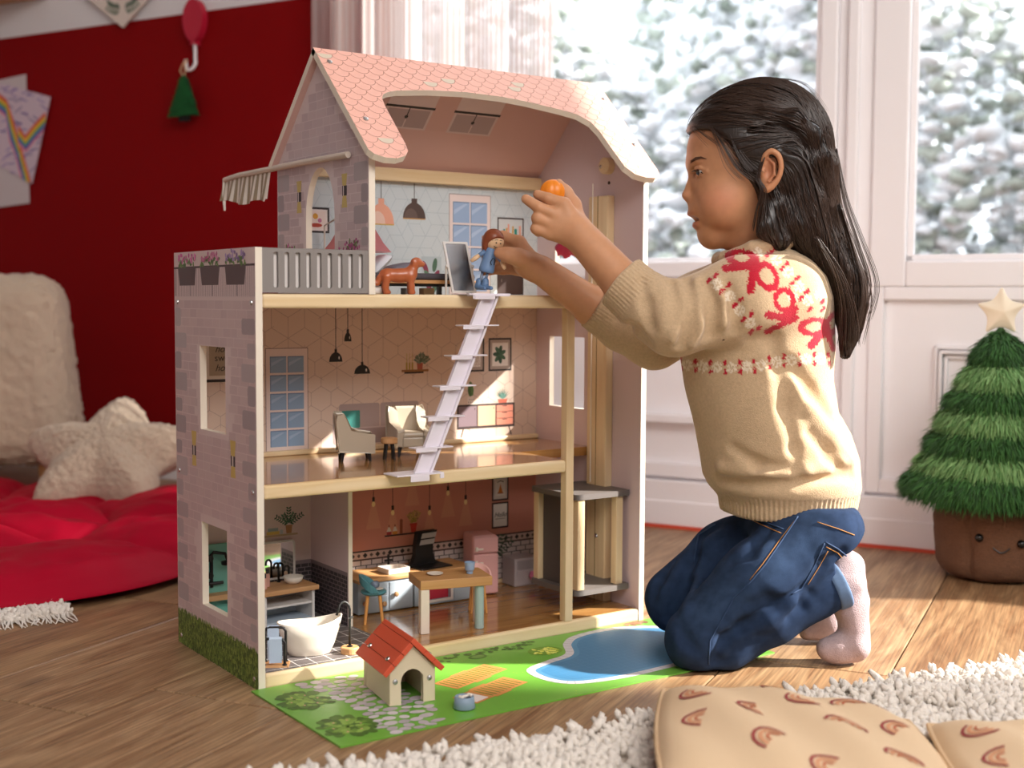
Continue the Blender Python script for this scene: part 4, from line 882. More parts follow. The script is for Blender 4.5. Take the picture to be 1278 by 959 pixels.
for x, y in ((-.0315, .0176), (.0440, .0200)): b = MB(); b.lathe([(.0050, 0), (.0050, .0615)], (x, y, 0), 16); b.build('leg', mat('leg_white', 'e6d8cb', .5), tb)
def on_table(x, y): a = math.radians(-15); return (.318+x*math.cos(a)-y*math.sin(a), .0645+x*math.sin(a)+y*math.cos(a), ZB+.0006+.0748)
q = thing('toy_plate', 'small cream plate on the wooden toy dining table', 'plate', on_table(-.022, .006)); b = MB(); b.lathe([(.006, 0), (.0105, .0016), (.0118, .0026), (.0108, .0026), (.0075, .0012), (.0001, .001)], seg=28); b.build('dish', M_toywhite, q, smooth=True)
q = thing('toy_cup', 'pale blue toy cup on the wooden dining table', 'cup', on_table(.0265, -.002)); b = MB(); b.lathe([(.0042, 0), (.0046, .0006), (.0046, .003), (.0066, .006), (.0076, .0165), (.0070, .0165), (.0058, .006), (.0001, .005)], seg=24); b.build('body', mat('cup_blue', '92a9c6', .45), q)
def stool(name, loc, rz, m_seat, label, sc=1.0):
    t = thing(name, label, 'toy chair', loc, rz); t.scale = (sc, sc, 1.06); seat = .0395
    b = MB(); b.lathe([(.013, seat), (.0150, seat+.002), (.0150, seat+.004), (.012, seat+.005), (.0001, seat+.0045)], seg=24, sx=1.05); b.build('seat', m_seat, t, smooth=True)
    V = []; F = []; n = 20
    for i in range(n+1):
        a = math.radians(-20+220*i/n); e = math.sin(math.pi*i/n); hi = seat+.006+.020*e**.8; lo = seat+.004+.011*max(0, (e-.45)/.55)
        for (rr_, z) in ((.0165, lo), (.0175, hi), (.0152, hi), (.0145, lo)): V.append((rr_*math.cos(a)*1.05, rr_*math.sin(a), z))
    for i in range(n):
        for k in range(4): l = (k+1) % 4; F.append((i*4+k, i*4+l, (i+1)*4+l, (i+1)*4+k))
    F.append((3, 2, 1, 0)); F.append(tuple(n*4+k for k in range(4)))
    link_mesh('backrest', V, F, m_seat, t, bevel=.0004)
    for a in (45, 135, 225, 315):
        a = math.radians(a); b = MB(); b.tube([(.0095*math.cos(a), .0095*math.sin(a), seat+.001), (.0145*math.cos(a), .0145*math.sin(a), 0)], [.0022, .0016], 8); b.build('leg', M_orangewood, t)
    return t
s1 = stool('toy_bar_chair', (.2400, .147, ZB+.0006), math.radians(62), mat('chair_teal', '4f8790', .5), 'teal toy bar chair with orange wooden legs beside the kitchen cabinet', 1.22)
s2 = stool('toy_bar_chair', (.398, .118, ZB+.0006), math.radians(-25), mat('chair_pink', 'e6b4ae', .5), 'pink toy bar chair with orange wooden legs behind the dining table', 1.1)
q = thing('toy_cup', 'grey-blue toy mug lying on the teal chair seat', 'cup', (.2330, .1380, ZB+.0512), math.radians(20)); b = MB(); b.lathe([(.0001, .0005), (.0044, 0), (.005, .001), (.0054, .009), (.0048, .009), (.004, .002)], seg=18); b.v = [(z, y, .0055+x) for x, y, z in b.v]; b.build('body', mat('mug_blue', '7f8ba0', .5), q, smooth=True)
q = thing('toy_saucer', 'small cream saucer lying on the teal chair seat', 'plate', (.2450, .143, ZB+.0484)); b = MB(); b.lathe([(.004, 0), (.0075, .0012), (.0075, .002), (.0001, .0018)], seg=18); b.build('dish', M_toywhite, q)
dw = thing('toy_dishwasher', 'small grey toy dishwasher with a pink knob by the lift', 'toy appliance', (.558, .2365, ZB+.0006), math.radians(-3))
M_dw = mat('dishwasher_grey', 'c0b4b6', .35)
b = MB(); b.box(-.023, .024, -.020, .020, 0, .0455); b.build('body', M_dw, dw, bevel=.002, seg=2)
b = MB(); b.box(-.019, .021, -.0215, -.020, .028, .0425); b.build('door', mat('dishwasher_pane', 'a79d9f', .3), dw, bevel=.0006); b = MB(); b.box(-.019, .021, -.0215, -.020, .003, .026); b.build('drawer', M_dw, dw, bevel=.0006)
b = MB(); b.lathe([(.002, 0), (.003, .002), (.0055, .004), (.0055, .0075), (.002, .009)], seg=6); b.v = [(.006+x, -.0215-c, .018+y*1.35) for x, y, c in b.v]; b.build('pink_knob', mat('knob_pink', 'e07aa0', .4), dw)
# --- bedroom
bed = thing('toy_bed', 'toy bed with dark grey quilt, wooden frame and black legs', 'toy bed', (.29, .150, Z3+.0004))
b = MB(); b.box(-.092, .096, -.048, .050, .0155, .0205); b.build('frame', M_top, bed, bevel=.001)
b = MB(); b.box(-.098, -.092, -.048, .050, .004, .044); b.build('headboard', M_top, bed, bevel=.0015)
for x, y in ((-.085, -.040), (.086, -.040), (-.085, .042), (.086, .042)): b = MB(); b.cbox((x, y, .0078), (.006, .006, .0155)); b.build('leg', M_black, bed)
b = MB(); b.box(-.070, .070, -.043, -.038, .0115, .0155); b.build('side_rail', M_black, bed)
b = MB(); b.box(-.0915, .094, -.046, .048, .0208, .0300); b.build('mattress', mat('bed_quilt', '4d474d', .85, bump=.4, bscale=120, bdist=.003), bed, bevel=.004, seg=3)
def pillow(name, loc, rot, d, m, lab, grp='toy bed pillows'):
    V = []; F = []; n = 10
    for s in (1, -1):
        for j in range(n+1):
            for i in range(n+1):
                u, v = i/n*2-1, j/n*2-1; e = (max(0, 1-u**4)*max(0, 1-v**4))**.5; V.append((u*d[0]/2*(1-.06*v*v), v*d[1]/2*(1-.06*u*u), s*d[2]/2*e))
    o = (n+1)**2
    for j in range(n):
        for i in range(n): a = j*(n+1)+i; F.append((a, a+1, a+n+2, a+n+1)); F.append((o+a, o+a+n+1, o+a+n+2, o+a+1))
    q = link_mesh(name, V, F, m, None, smooth=True); q.location = loc; q.rotation_euler = rot; return tag(q, lab, 'pillow', grp)
pillow('toy_pillow', (.2120, .120, Z3+.045), (0, math.radians(-62), 0), (.036, .036, .010), mat('pillow_dark', '4a444c', .9), 'dark grey toy pillow leaning against the headboard')
pillow('toy_pillow', (.2360, .128, Z3+.0415), (0, math.radians(-42), 0), (.040, .044, .012), mat('pillow_white', 'd9dce2', .9), 'pale grey toy pillow leaning on the dark one')
pillow('toy_pillow', (.283, .150, Z3+.0370), (0, math.radians(-12), 0), (.046, .05, .014), mat('pillow_mid', '77727c', .9), 'mid grey toy pillow lying on the dark quilt')
can = thing('toy_bed_canopy', 'pink translucent canopy over the toy bed headboard', 'canopy', (.2150, .148, Z3+.060))
b = MB(); b.lathe([(.010, .046), (.015, .043), (.022, .036), (.029, .024), (.036, .012), (.044, .002), (.047, -.001)], seg=30); 
b.v = [(x*(1+.03*math.sin(8*math.atan2(y, x))), y*(1+.03*math.sin(8*math.atan2(y, x))), z) for x, y, z in b.v]; b.f = [f for f in b.f if len(f) == 4]; b.m = b.m[:len(b.f)]
b.build('veil', translucent('canopy_pink', 'ee9a9e', .6, .25), can, smooth=True)
b = MB(); b.lathe([(.0105, .045), (.0112, .046), (.0105, .0475), (.0001, .048)], seg=20); b.build('cap', mat('canopy_cap', 'e58f95', .5), can)
b = MB(); b.tube([(-.0, .0, .0465), (-.0, .05, .050), (0, .098, .040), (0, .1, -.0598)], .0015, 6); b.build('stand', M_toywhite, can)
dog = None
mi = thing('toy_standing_mirror', 'white framed toy standing mirror leaning back beside the bed', 'mirror', (.342, .068, Z3+.0004), math.radians(-14))
tl = math.radians(13)
def tf(x, y, z): return (x - z*.16, y + z*math.sin(tl)*.5, z)
b = MB(); b.plate(rrect(-.018, .018, .003, .074, .001, 1), [rrect(-.0148, .0148, .006, .071, .001, 1)], lambda a, z, h: tf(a, h, z), .003); b.build('frame', M_vw, mi)
b = MB(); b.plate(rrect(-.0150, .0150, .0058, .0712, .001, 1), [], lambda a, z, h: tf(a, .001+h, z), .0012); b.build('glass', mat('mirror_dark', '8d8d90', .22, 1), mi)
for s in (-1, 1): b = MB(); b.tube([tf(s*.019, .0015, .040), (s*.020-.004, .012, 0)], .0016, 6); b.build('prop', M_vw, mi); b = MB(); b.lathe([(.0022, 0), (.0022, .0025)], seg=10); b.v = [tf(s*.0185+x, -c, .040+y) for x, y, c in b.v]; b.build('pivot', M_vw, mi)
pf = thing('toy_pouf', 'small white rounded toy stool beside the dog', 'toy stool', (.1925, .052, Z3+.0004)); b = MB(); b.lathe([(.0085, 0), (.0105, .003), (.0105, .007), (.008, .0105), (.0001, .0115)], seg=20); b.build('seat', mat('pouf', 'eeeae4', .5), pf, smooth=True)
for x, y, w_, m_, lab in ((.292, .102, .014, mat('box_blue', 'b7c9dd', .5), 'small pale blue toy box under the bed'), (.322, .098, .018, mat('box_beige', 'd9c39a', .5), 'small beige toy box under the bed end'), (.240, .098, .020, M_toywood, 'small wooden toy drawer box under the bed')):
    q = thing('toy_storage_box', lab, 'toy box', (x, y+.040, Z3+.0004)); b = MB(); b.plate(rrect(-w_/2, w_/2, -.007, .007, .001, 1), [rrect(-w_/2+.0015, w_/2-.0015, -.0055, .0055, .0008, 1)], lambda a, c, h: (a*(1+.0*h), c, h), .0095); b.box(-w_/2+.001, w_/2-.001, -.006, .006, .0, .001); b.build('body', m_, q)
q = thing('red_toy_cloth', 'small crumpled red cloth hanging at the upper right side window', 'cloth', (HW-T-.004, .176, .566)); b = MB(); n = 10
V = []; F = []
for j in range(5):
    for i in range(n+1): u = i/n; V.append((-.004-.005*math.sin(j*1.2)*(1+.4*math.sin(u*17)), (u-.5)*.052, .004-j*.0058+.003*math.sin(u*11+j)))
for j in range(4):
    for i in range(n): a = j*(n+1)+i; F.append((a, a+1, a+n+2, a+n+1))
o = link_mesh('cloth', V, F, mat('cloth_red', 'b8224a', .6), q, smooth=True); s_ = o.modifiers.new('s', 'SOLIDIFY'); s_.thickness = .0015
# --- garden mat
gm = thing('garden_play_mat', 'flat garden play mat printed with lawn, path, loungers and pool', 'play mat', (0, 0, 0))
b = MB(); b.box(-.010, .648, -.2365, -.0008, .0003, .0022); mb_ = b.build('sheet', mat('mat_green', '6fae3e', .35), gm)
GX = (-.010, .648, -.2365, -.0008)
p = Print(lambda a, b_, h: (a, b_, .0022+h), clip=[(GX[0]+.0005, GX[2]+.0005), (GX[1]-.0005, GX[2]+.0005), (GX[1]-.0005, GX[3]-.0005), (GX[0]+.0005, GX[3]-.0005)])
r = random.Random(21)
# stone path
pts_ = []
tries = 0
while len(pts_) < 130 and tries < 6000:
    tries += 1; v = r.random(); cx = .088+.018*math.sin(v*3.0)+r.uniform(-.042, .036); cy = -.012-v*.22; a, b_ = r.uniform(.006, .0105), r.uniform(.0045, .0075)
    if all(math.hypot((cx-q[0])/1.15, cy-q[1]) > (a+q[2])*.78 for q in pts_): pts_.append((cx, cy, a, b_)); p.ell(cx, cy, a, b_, r.choice(['c9bfc4', 'bdb2b8', 'd2c9ce', 'b3a8ae']), 2, r.uniform(-.5, .5), 12)
# bushes
for cx, cy in ((.027, -.072), (.0265, -.182)):
    for i in range(70): a = r.random()*6.28; q = r.random()**.5; p.ell(cx+math.cos(a)*.027*q*1.15, cy+math.sin(a)*.034*q, .0075, .006, r.choice(['4a6e28', '567c30', '426322']), 3, a, 8)
    for i in range(60): a = r.random()*6.28; q = r.random()**.6; p.ell(cx+math.cos(a)*.020*q*1.15, cy+math.sin(a)*.025*q, .0045, .0035, r.choice(['7da343', '8fb450', '6b9438']), 4, a, 8)
    for i in range(6): a = i*1.05; p.ell(cx+math.cos(a)*.017, cy+math.sin(a)*.020, .0014, .0014, 'e6a494', 5)
# loungers
for cx, cy, pad in ((.2475, -.099, 0), (.2365, -.160, 1)):
    ca, sa = math.cos(math.radians(20)), math.sin(math.radians(20))
    def tr(u, v): return (cx+u*ca-v*sa, cy+u*sa+v*ca)
    def rc(u0, u1, v0, v1, c, L): p.poly([tr(u0, v0), tr(u1, v0), tr(u1, v1), tr(u0, v1)], c, L)
    rc(-.056, -.020, -.019, .019, 'c98a4c', 2); rc(-.020, .012, -.022, .022, 'c98a4c', 2); rc(.012, .050, -.019, .019, 'c98a4c', 2)
    for k in range(13):
        u = -.050+k*.0075
        if not (pad and u < -.024): rc(u, u+.0022, -.015, .015, '4f7a22', 3)
    if pad: rc(-.052, -.028, -.015, .015, 'e9dcd6', 4)
# pool
def spline(P, n=8):
    out = []; m_ = len(P)
    for i in range(m_):
        p0, p1, p2, p3 = [np.array(P[(i+k-1) % m_]) for k in range(4)]
        for k in range(n): t = k/n; out.append(tuple(.5*((2*p1)+(-p0+p2)*t+(2*p0-5*p1+4*p2-p3)*t*t+(-p0+3*p1-3*p2+p3)*t**3)))
    return out
PP = [(.318, -.118), (.312, -.165), (.335, -.200), (.395, -.214), (.47, -.213), (.55, -.205), (.615, -.175), (.632, -.11), (.610, -.045), (.545, -.0125), (.475, -.0165), (.435, -.042), (.405, -.085), (.362, -.098)]
S = spline(PP); cen = (.48, -.12)
p.poly(S, 'd2cdd0', 2)
def inset(S, d):
    o = []
    for i in range(len(S)):
        a, c = np.array(S[i-1]), np.array(S[(i+1) % len(S)]); t_ = (c-a)/np.linalg.norm(c-a); nrm = np.array([-t_[1], t_[0]]); o.append(tuple(np.array(S[i])+nrm*d))
    return o
I1 = inset(S, .0115); p.poly(I1, '4e88ae', 3); I2 = inset(S, .019); p.poly(I2, '3d7aa4', 4)
for i in range(0, len(S), 2): p.line([S[i], I1[i]], .0009, 'a39ca0', 4)
for k in range(28): p.line([(.32+k*.012, -.21), (.32+k*.012, -.02)], .0006, '5b94b8', 5, .006) if False else None
pw_ = Print(p.fn, clip=I2)
for k in range(30): pw_.line([(.315+k*.011, -.214), (.315+k*.011, -.012)], .0006, '4a86ad', 5, .005)
for k in range(18): pw_.line([(.31, -.212+k*.0115), (.635, -.212+k*.0115)], .0006, '4a86ad', 5, .005)
pw_.build('printed_pool_tiles', mb_)
# yellow flowers, bushes by the house, dirt
p.ell(.392, -.058, .026, .020, '6f9a34', 2); 
for i in range(40): a = r.random()*6.28; q = r.random()**.5*.8; p.ell(.392+.026*q*math.cos(a), -.058+.020*q*math.sin(a), .0034, .0022, r.choice(['d9dc5a', 'c6d048', 'e6e67a']), 3, a, 8)
for i in range(60): p.ell(.235+i*.0028+r.uniform(-.004, .004), -.016+r.uniform(-.009, .008)-.006*math.sin(i*.3), .0042, .003, r.choice(['4f7030', '3f5c26', '5c8038']), 3, r.random()*3, 8)
p.ell(.300, -.031, .014, .009, '5c8038', 4); p.ell(.300, -.031, .010, .006, '74994a', 5)
for i in range(24): p.ell(.594+r.gauss(0, .016), -.010+r.uniform(-.007, .006), .007, .004, r.choice(['8a5f40', '7a5236', '9a6f4c']), 3, r.random()*3, 8)
for i in range(70): p.ell(r.uniform(.0, .64), r.uniform(-.232, -.01), .0012, .0009, 'a9c24a', 1, 0, 6)
p.build('printed_garden', mb_)
# --- doghouse
dh = thing('toy_doghouse', 'cream toy doghouse with a red-orange plank roof on the garden mat', 'doghouse', (.1095, -.1505, .0030), math.radians(-9.5))
M_dh = mat('doghouse_cream', 'e2d2b4', .5); M_dr = mat('doghouse_roof', 'd9583a', .5)
HWd = .0285; L0 = .092
DO = [(-.0145, 0), (.0145, 0), (.0145, .027)] + [(.0145*math.cos(t), .027+.0145*math.sin(t)) for t in (.4, .8, 1.2, 1.57, 1.95, 2.35, 2.75)] + [(-.0145, .027)]
b = MB(); b.plate([(-HWd, 0), (-.0145, 0), (-.0145, .027)] + list(reversed(DO[3:-1])) + [(.0145, .027), (.0145, 0), (HWd, 0), (HWd, .040), (0, .0685), (-HWd, .040)], [], lambda a, z, h: (a+.018, h, z), .0075); fw = b.build('front_wall', M_dh, dh, bevel=.0006)
b = MB(); b.plate([(-HWd, 0), (HWd, 0), (HWd, .040), (0, .0685), (-HWd, .040)], [], lambda a, z, h: (a+.018, L0-.0075+h, z), .0075); b.build('rear_wall', M_dh, dh, bevel=.0006)
for s in (-1, 1):
    b = MB(); x0 = .018+s*HWd; b.box(min(x0, x0-s*.006), max(x0, x0-s*.006), .0077, L0-.0077, 0, .040); b.build('side_wall', M_dh, dh, bevel=.0005)
    b = MB(); b.lathe([(.0034, 0), (.003, .0012), (.001, .002)], seg=12); b.v = [(.018+s*.0215+x, -c, .028+y) for x, y, c in b.v]; b.build('screw', M_screw, fw)
dl = math.hypot(HWd+.006, .0345)
for s in (-1, 1):
    k = 3; rp = bpy.data.objects.new('roof', None); COL.objects.link(rp); rp.parent = dh
    for i in range(k):
        q0, q1 = i/k, (i+1)/k-.012
        b = MB(); ux, uz = s*(HWd+.006)/dl, -.0345/dl; nx_, nz_ = s*.0345/dl, (HWd+.006)/dl
        def rpnt(q, y, h): return (.018+ux*dl*q+nx_*h, y, .0695+uz*dl*q+nz_*h)
        top_h = .0070
        vs_ = [rpnt(q, y, h) for h in (.0005, top_h) for y in (-.006, L0+.004) for q in (q0-(.14 if i == 0 and s > 0 else 0.0), q1)]
        b.add(vs_, [(0, 2, 3, 1), (4, 5, 7, 6), (0, 1, 5, 4), (2, 6, 7, 3), (0, 4, 6, 2), (1, 3, 7, 5)]); b.build('roof_plank', M_dr, rp, bevel=.0006)
    for y in (.012, L0-.016):
        b = MB(); b.lathe([(.0034, 0), (.003, .0012), (.001, .002)], seg=12); b.v = [rpnt(.62+x/dl, y+yy, top_h+c) for x, yy, c in b.v]; b.build('screw', M_screw, rp)
bo = thing('toy_dog_bowl', 'blue-grey toy dog bowl on the garden mat', 'dog bowl', (.1690, -.2020, .0030))
b = MB(); b.lathe([(.0125, 0), (.0130, .0006), (.0112, .0135), (.0098, .0140), (.0090, .0095), (.0001, .0090)], seg=28); b.build('bowl', mat('bowl_blue', '8b9fb4', .5), bo, smooth=True)
bn = thing('toy_bone', 'white toy bone lying across the dog bowl', 'toy bone', (.1695, -.2035, .0150), math.radians(10)); b = MB(); b.tube([(-.006, 0, .002), (.006, 0, .002)], .0018, 8)
for x in (-.007, .007):
    for y in (-.0018, .0018): b.lathe([(.0001, -.0022), (.0016, -.0016), (.0023, 0), (.0016, .0016), (.0001, .0022)], (x, y, .002), 10)
b.build('bone', M_toywhite, bn, smooth=True)
# ================================================================== things in the room
FH = np.array([CF[0], CF[1], 0]); FH /= np.linalg.norm(FH); RH = np.array([FH[1], -FH[0], 0])
VIEWROT = math.atan2(RH[1], RH[0])
def vw(r, d, z=0): p = np.array([CAM[0], CAM[1], 0]) + RH*r + FH*d; return (p[0], p[1], z)
def vnoise(P, sc, seed=0):
    """cheap smooth value noise"""
    q = P*sc + seed*17.3; i = np.floor(q).astype(np.int64); f = q-i; f = f*f*(3-2*f); out = 0
    for dx in (0, 1):
        for dy in (0, 1):
            for dz in (0, 1):
                h = ((i[..., 0]+dx)*73856093 ^ (i[..., 1]+dy)*19349663 ^ (i[..., 2]+dz)*83492791) & 0x7fffffff
                v = ((h*1103515245+12345) & 0x7fffffff)/2147483647.
                out = out + v*(f[..., 0] if dx else 1-f[..., 0])*(f[..., 1] if dy else 1-f[..., 1])*(f[..., 2] if dz else 1-f[..., 2])
    return out
def normals(V, F):
    n = np.zeros_like(V); a, b, c = V[F[:, 0]], V[F[:, 1]], V[F[:, 2]]; fn = np.cross(b-a, c-a)
    for k in range(F.shape[1]): np.add.at(n, F[:, k], fn)
    return n/np.maximum(np.linalg.norm(n, axis=1, keepdims=True), 1e-12)
def fuzzy(V, F, amp, sc, seed=1):
    N = normals(V, F); d = vnoise(V, sc, seed)*.7+vnoise(V, sc*2.1, seed+3)*.5-.6; return V+N*(d*amp)[:, None]
def rbox_grid(hx, hy, hz, r, n):
    """rounded box surface as a dense quad grid"""
    V = []; F = []; g = np.linspace(-1, 1, n+1)
    for ax in range(3):
        for s in (-1, 1):
            o = len(V)
            for u in g:
                for v in g:
                    p = [0, 0, 0]; p[ax] = s; p[(ax+1) % 3] = u; p[(ax+2) % 3] = v; V.append(p)
            for i in range(n):
                for j in range(n):
                    a = o+i*(n+1)+j; q = (a, a+n+1, a+n+2, a+1); F.append(q if s > 0 else q[::-1])
    V = np.array(V, float)*np.array([hx, hy, hz]); I = np.clip(V, [-hx+r, -hy+r, -hz+r], [hx-r, hy-r, hz-r]); D = V-I; L = np.linalg.norm(D, axis=1, keepdims=True); V = I+D/np.maximum(L, 1e-9)*np.minimum(r, np.maximum(L, 1e-9)*9)
    # weld
    key = np.round(V*1e5).astype(np.int64); _, idx, inv = np.unique(key, axis=0, return_index=True, return_inverse=True); inv = inv.reshape(-1)
    return V[idx], inv[np.array(F)]
M_teddy = mat('teddy_cream', 'd9c4ac', .95, bump=.8, bscale=260, bdist=.006, sheen=.3)
# teddy armchair at the left edge
ch = thing('teddy_armchair', 'cream teddy-fleece armchair against the red wall at the left', 'armchair', vw(-1.105, 3.10), VIEWROT)
for nm, c, h, r_ in (('backrest', (-.20, .07, .30), (.245, .085, .235), .075), ('seat', (-.47, -.22, .15), (.24, .26, .11), .06), ('arm', (-.76, -.16, .20), (.075, .30, .17), .06)):
    V, F = rbox_grid(*h, r_, 60 if nm == 'backrest' else 30); V[:, 0] += np.where(V[:, 0] > 0, -.055*(V[:, 2]/h[2]+1)*.5, 0) if nm == 'backrest' else 0
    V = fuzzy(V, F, .013, 120); link_mesh(nm, V+np.array(c), F, M_teddy, ch, smooth=True)
for x, y in ((-.05, .06), (-.38, .06), (-.28, -.42), (-.66, -.42)): b = MB(); b.lathe([(.018, 0), (.022, .07)], (x, y, 0), 12); b.build('leg', M_toywood, ch)
# star cushion
def star_cushion():
    n, m_ = 220, 46; V = []; F = []
    def R(a):
        k = ((a-math.pi/2) % (2*math.pi/5)); k = min(k, 2*math.pi/5-k)/(math.pi/5); return .205-.086*(1-(1-k)**1.35)
    Rs = np.array([R(2*math.pi*i/n) for i in range(n)]); Rs = sum(np.roll(Rs, k) for k in range(-3, 4))/7
    for s in (1, -1):
        for j in range(m_+1):
            q = j/m_
            for i in range(n): a = 2*math.pi*i/n; V.append((Rs[i]*q*math.cos(a)*1.06, -s*.075*(1-q**2.4)**.62*(1-.30*(1-Rs[i]/.2)*min(1, q*1.4)**2), Rs[i]*q*math.sin(a)))
    for s in (0, 1):
        o = s*(m_+1)*n
        for j in range(m_):
            for i in range(n): k = (i+1) % n; q = (o+j*n+i, o+j*n+k, o+(j+1)*n+k, o+(j+1)*n+i); F.append(q if s == 0 else q[::-1])
    V = np.array(V); F = np.array(F); V = fuzzy(V, F, .009, 130, 5); return V, F
V, F = star_cushion()
o = link_mesh('star_cushion', V, F, M_teddy, None, smooth=True); o.location = vw(-.905, 2.86, .118); o.rotation_euler = (math.radians(-54), 0, VIEWROT); tag(o, 'cream teddy star-shaped cushion leaning on the red quilt', 'cushion')
# red quilted mat
def quilt():
    n, m_ = 260, 70; V = []; F = []
    for j in range(m_+1):
        q = j/m_
        for i in range(n):
            a = 2*math.pi*i/n; k = 9; rim = .60*(1+.035*abs(math.sin(a*k/2))); ph = abs(math.sin(a*k/2)); ring = abs(math.sin(q*math.pi*2.0))**.5
            puff = (ph**.45)*(ring)*.040*(1 if q < .98 else 0); z = .016+puff*(1-.3*(q < .15)); z = z*max(0, 1-max(0, q-.93)/.07)**.5+.004
            V.append((rim*q*math.cos(a), rim*q*math.sin(a), z))
    for j in range(m_):
        for i in range(n): k2 = (i+1) % n; F.append((j*n+i, j*n+k2, (j+1)*n+k2, (j+1)*n+i))
    o_ = len(V); V += [(x, y, .001) for x, y, z in V[m_*n:(m_+1)*n]]
    for i in range(n): k2 = (i+1) % n; F.append((m_*n+i, m_*n+k2, o_+k2, o_+i))
    V = np.array(V); N = vnoise(V*np.array([1, 1, 0]), 9, 2)-.5; V[:, 2] = np.maximum(V[:, 2]+(N*.02+.010*(vnoise(V*np.array([1, 1, 0]), 28, 4)-.5))*(V[:, 2] > .012), .001); return V, np.array(F)
V, F = quilt(); o = link_mesh('red_quilted_mat', V, F, mat('quilt_red', 'ae0629', .6, bump=.15, bscale=60, spec=.1), None, smooth=True); o.location = (-.135, 1.165, .012); o.rotation_euler = (0, 0, .35); tag(o, 'red padded quilted floor mat below the star cushion', 'floor mat')
# tufted rugs
def tufts(L, Wd, sp, h0, h1, rad, seed, keep=None):
    rng = np.random.default_rng(seed); nx, ny = int(L/sp), int(Wd/sp); X, Y = np.meshgrid((np.arange(nx)+.5)*sp, (np.arange(ny)+.5)*sp); P = np.stack([X.ravel(), Y.ravel()], 1)+rng.normal(0, sp*.35, (nx*ny, 2))
    if keep is not None: P = P[keep(P)]
    n = len(P); hgt = h0+(h1-h0)*(.35*rng.random(n)+.65*vnoise(np.c_[P, np.zeros(n)], 30, seed)); lean = rng.normal(0, .75, (n, 2)); c = np.c_[P+lean*hgt[:, None]*.5, hgt]
    r_ = rad*(.7+.6*rng.random(n)); ax = np.c_[lean, np.ones(n)]; ax /= np.linalg.norm(ax, axis=1, keepdims=True)
    B = IV[None]*r_[:, None, None]*(1+.28*(rng.random((n, 12, 1))-.5)); dot = (B*ax[:, None, :]).sum(2, keepdims=True); B = B+dot*ax[:, None, :]*(.6+1.3*rng.random((n, 1, 1)))
    V = (c[:, None, :]+B).reshape(-1, 3); V[:, 2] = np.maximum(V[:, 2], .0008); F = (IF[None]+12*np.arange(n)[:, None, None]).reshape(-1, 3); return V, F
M_shag = mat('shag_wool', 'ece3d8', .95, bump=.5, bscale=420, bdist=.003, sheen=.3)
rg = thing('shaggy_rug', 'thick white shaggy wool rug across the foreground', 'rug', (-.165, -.318, 0), math.radians(-9.56))
b = MB(); b.box(0, 1.7, -.9, -.004, .0006, .010); b.build('backing', mat('rug_backing', 'd8ccbf', .95), rg)
V, F = tufts(1.55, .36, .0064, .010, .030, .0042, 3); V[:, 1] *= -1; F = F[:, ::-1]
tag(link_mesh('pile', V, F, M_shag, rg, smooth=True), kind='stuff')
r2 = thing('fringed_rug', 'cream woven fringed rug edge under the red quilt', 'rug', (-.60, .535, 0), math.radians(-4))
b = MB(); b.box(0, .52, 0, .5, .0006, .006); b.build('backing', mat('rug_backing', 'd8ccbf', .95), r2)
V, F = tufts(.52, .30, .007, .004, .011, .0042, 9); tag(link_mesh('pile', V, F, M_shag, r2, smooth=True), kind='stuff')
rng = np.random.default_rng(5); b = MB()
for i in range(150): x = .002+i*.00345; b.tube([(x, .004, .006), (x+rng.normal(0, .003), -.012, .0035), (x+rng.normal(0, .006), -.03-.012*rng.random(), .0016)], [.0016, .0014, .0008], 4)
b.build('fringe', M_shag, r2)
# cushions with rainbow print
def cushion(name, loc, rot, sx, sy, th, label, rains, red_under):
    t = thing(name, label, 'cushion', loc, 0, 'rainbow print cushions'); t.rotation_euler = rot; n = 44
    def S(u, v, off=0, s=1):
        e = (max(0, 1-abs(u)**3.2)*max(0, 1-abs(v)**3.2))**.55; wr = .004*math.sin(u*9+v*4)*e
        return (u*sx*(1-.10*v*v*(1-.5*abs(u))), v*sy*(1-.10*u*u*(1-.5*abs(v))), s*(th*e+wr+off))
    for s, nm, m_ in ((1, 'cover', mat('cushion_sand', 'e0c29d', .9, bump=.2, bscale=500, bdist=.0015)), (-1, 'underside', mat('cushion_red', '8c2f2c', .9, bump=.2, bscale=500, bdist=.0015) if red_under else mat('cushion_sand', 'e0c29d', .9))):
        V = [S(i/n*2-1, j/n*2-1, 0, s) for j in range(n+1) for i in range(n+1)]; F = [(j*(n+1)+i, j*(n+1)+i+1, (j+1)*(n+1)+i+1, (j+1)*(n+1)+i) for j in range(n) for i in range(n)]
        q = link_mesh(nm, V, [f if s > 0 else f[::-1] for f in F], m_, t, smooth=True)
        if s > 0: top = q
    b = MB(); P = [S(math.cos(a)/max(abs(math.cos(a)), abs(math.sin(a))), math.sin(a)/max(abs(math.cos(a)), abs(math.sin(a)))) for a in [2*math.pi*k/96 for k in range(97)]]; b.tube(P, .0028, 6, False); b.build('piping', mat('cushion_piping', 'd4b58f', .9), t)
    for (u, v, a0, k) in rains:
        V = []; F = []; fm = []; R_ = .0175*k
        for ri, (q0, q1) in enumerate(((.94, 1.12), (.58, .80), (.30, .42))):
            for i in range(9):
                a = a0+math.pi*1.05*i/8
                for q in (q0, q1): V.append(S(u+R_*q*math.cos(a)/sx, v+R_*1.15*q*math.sin(a)/sy, .0009))
            o_ = ri*18
            for i in range(8): F.append((o_+i*2, o_+i*2+1, o_+i*2+3, o_+i*2+2)); fm.append(ri)
        link_mesh('rainbow_print', V, F, [pm('9a3a3a', .9), pm('d99a72', .9), pm('c2603c', .9)], t, fm=fm, smooth=True)
    return t
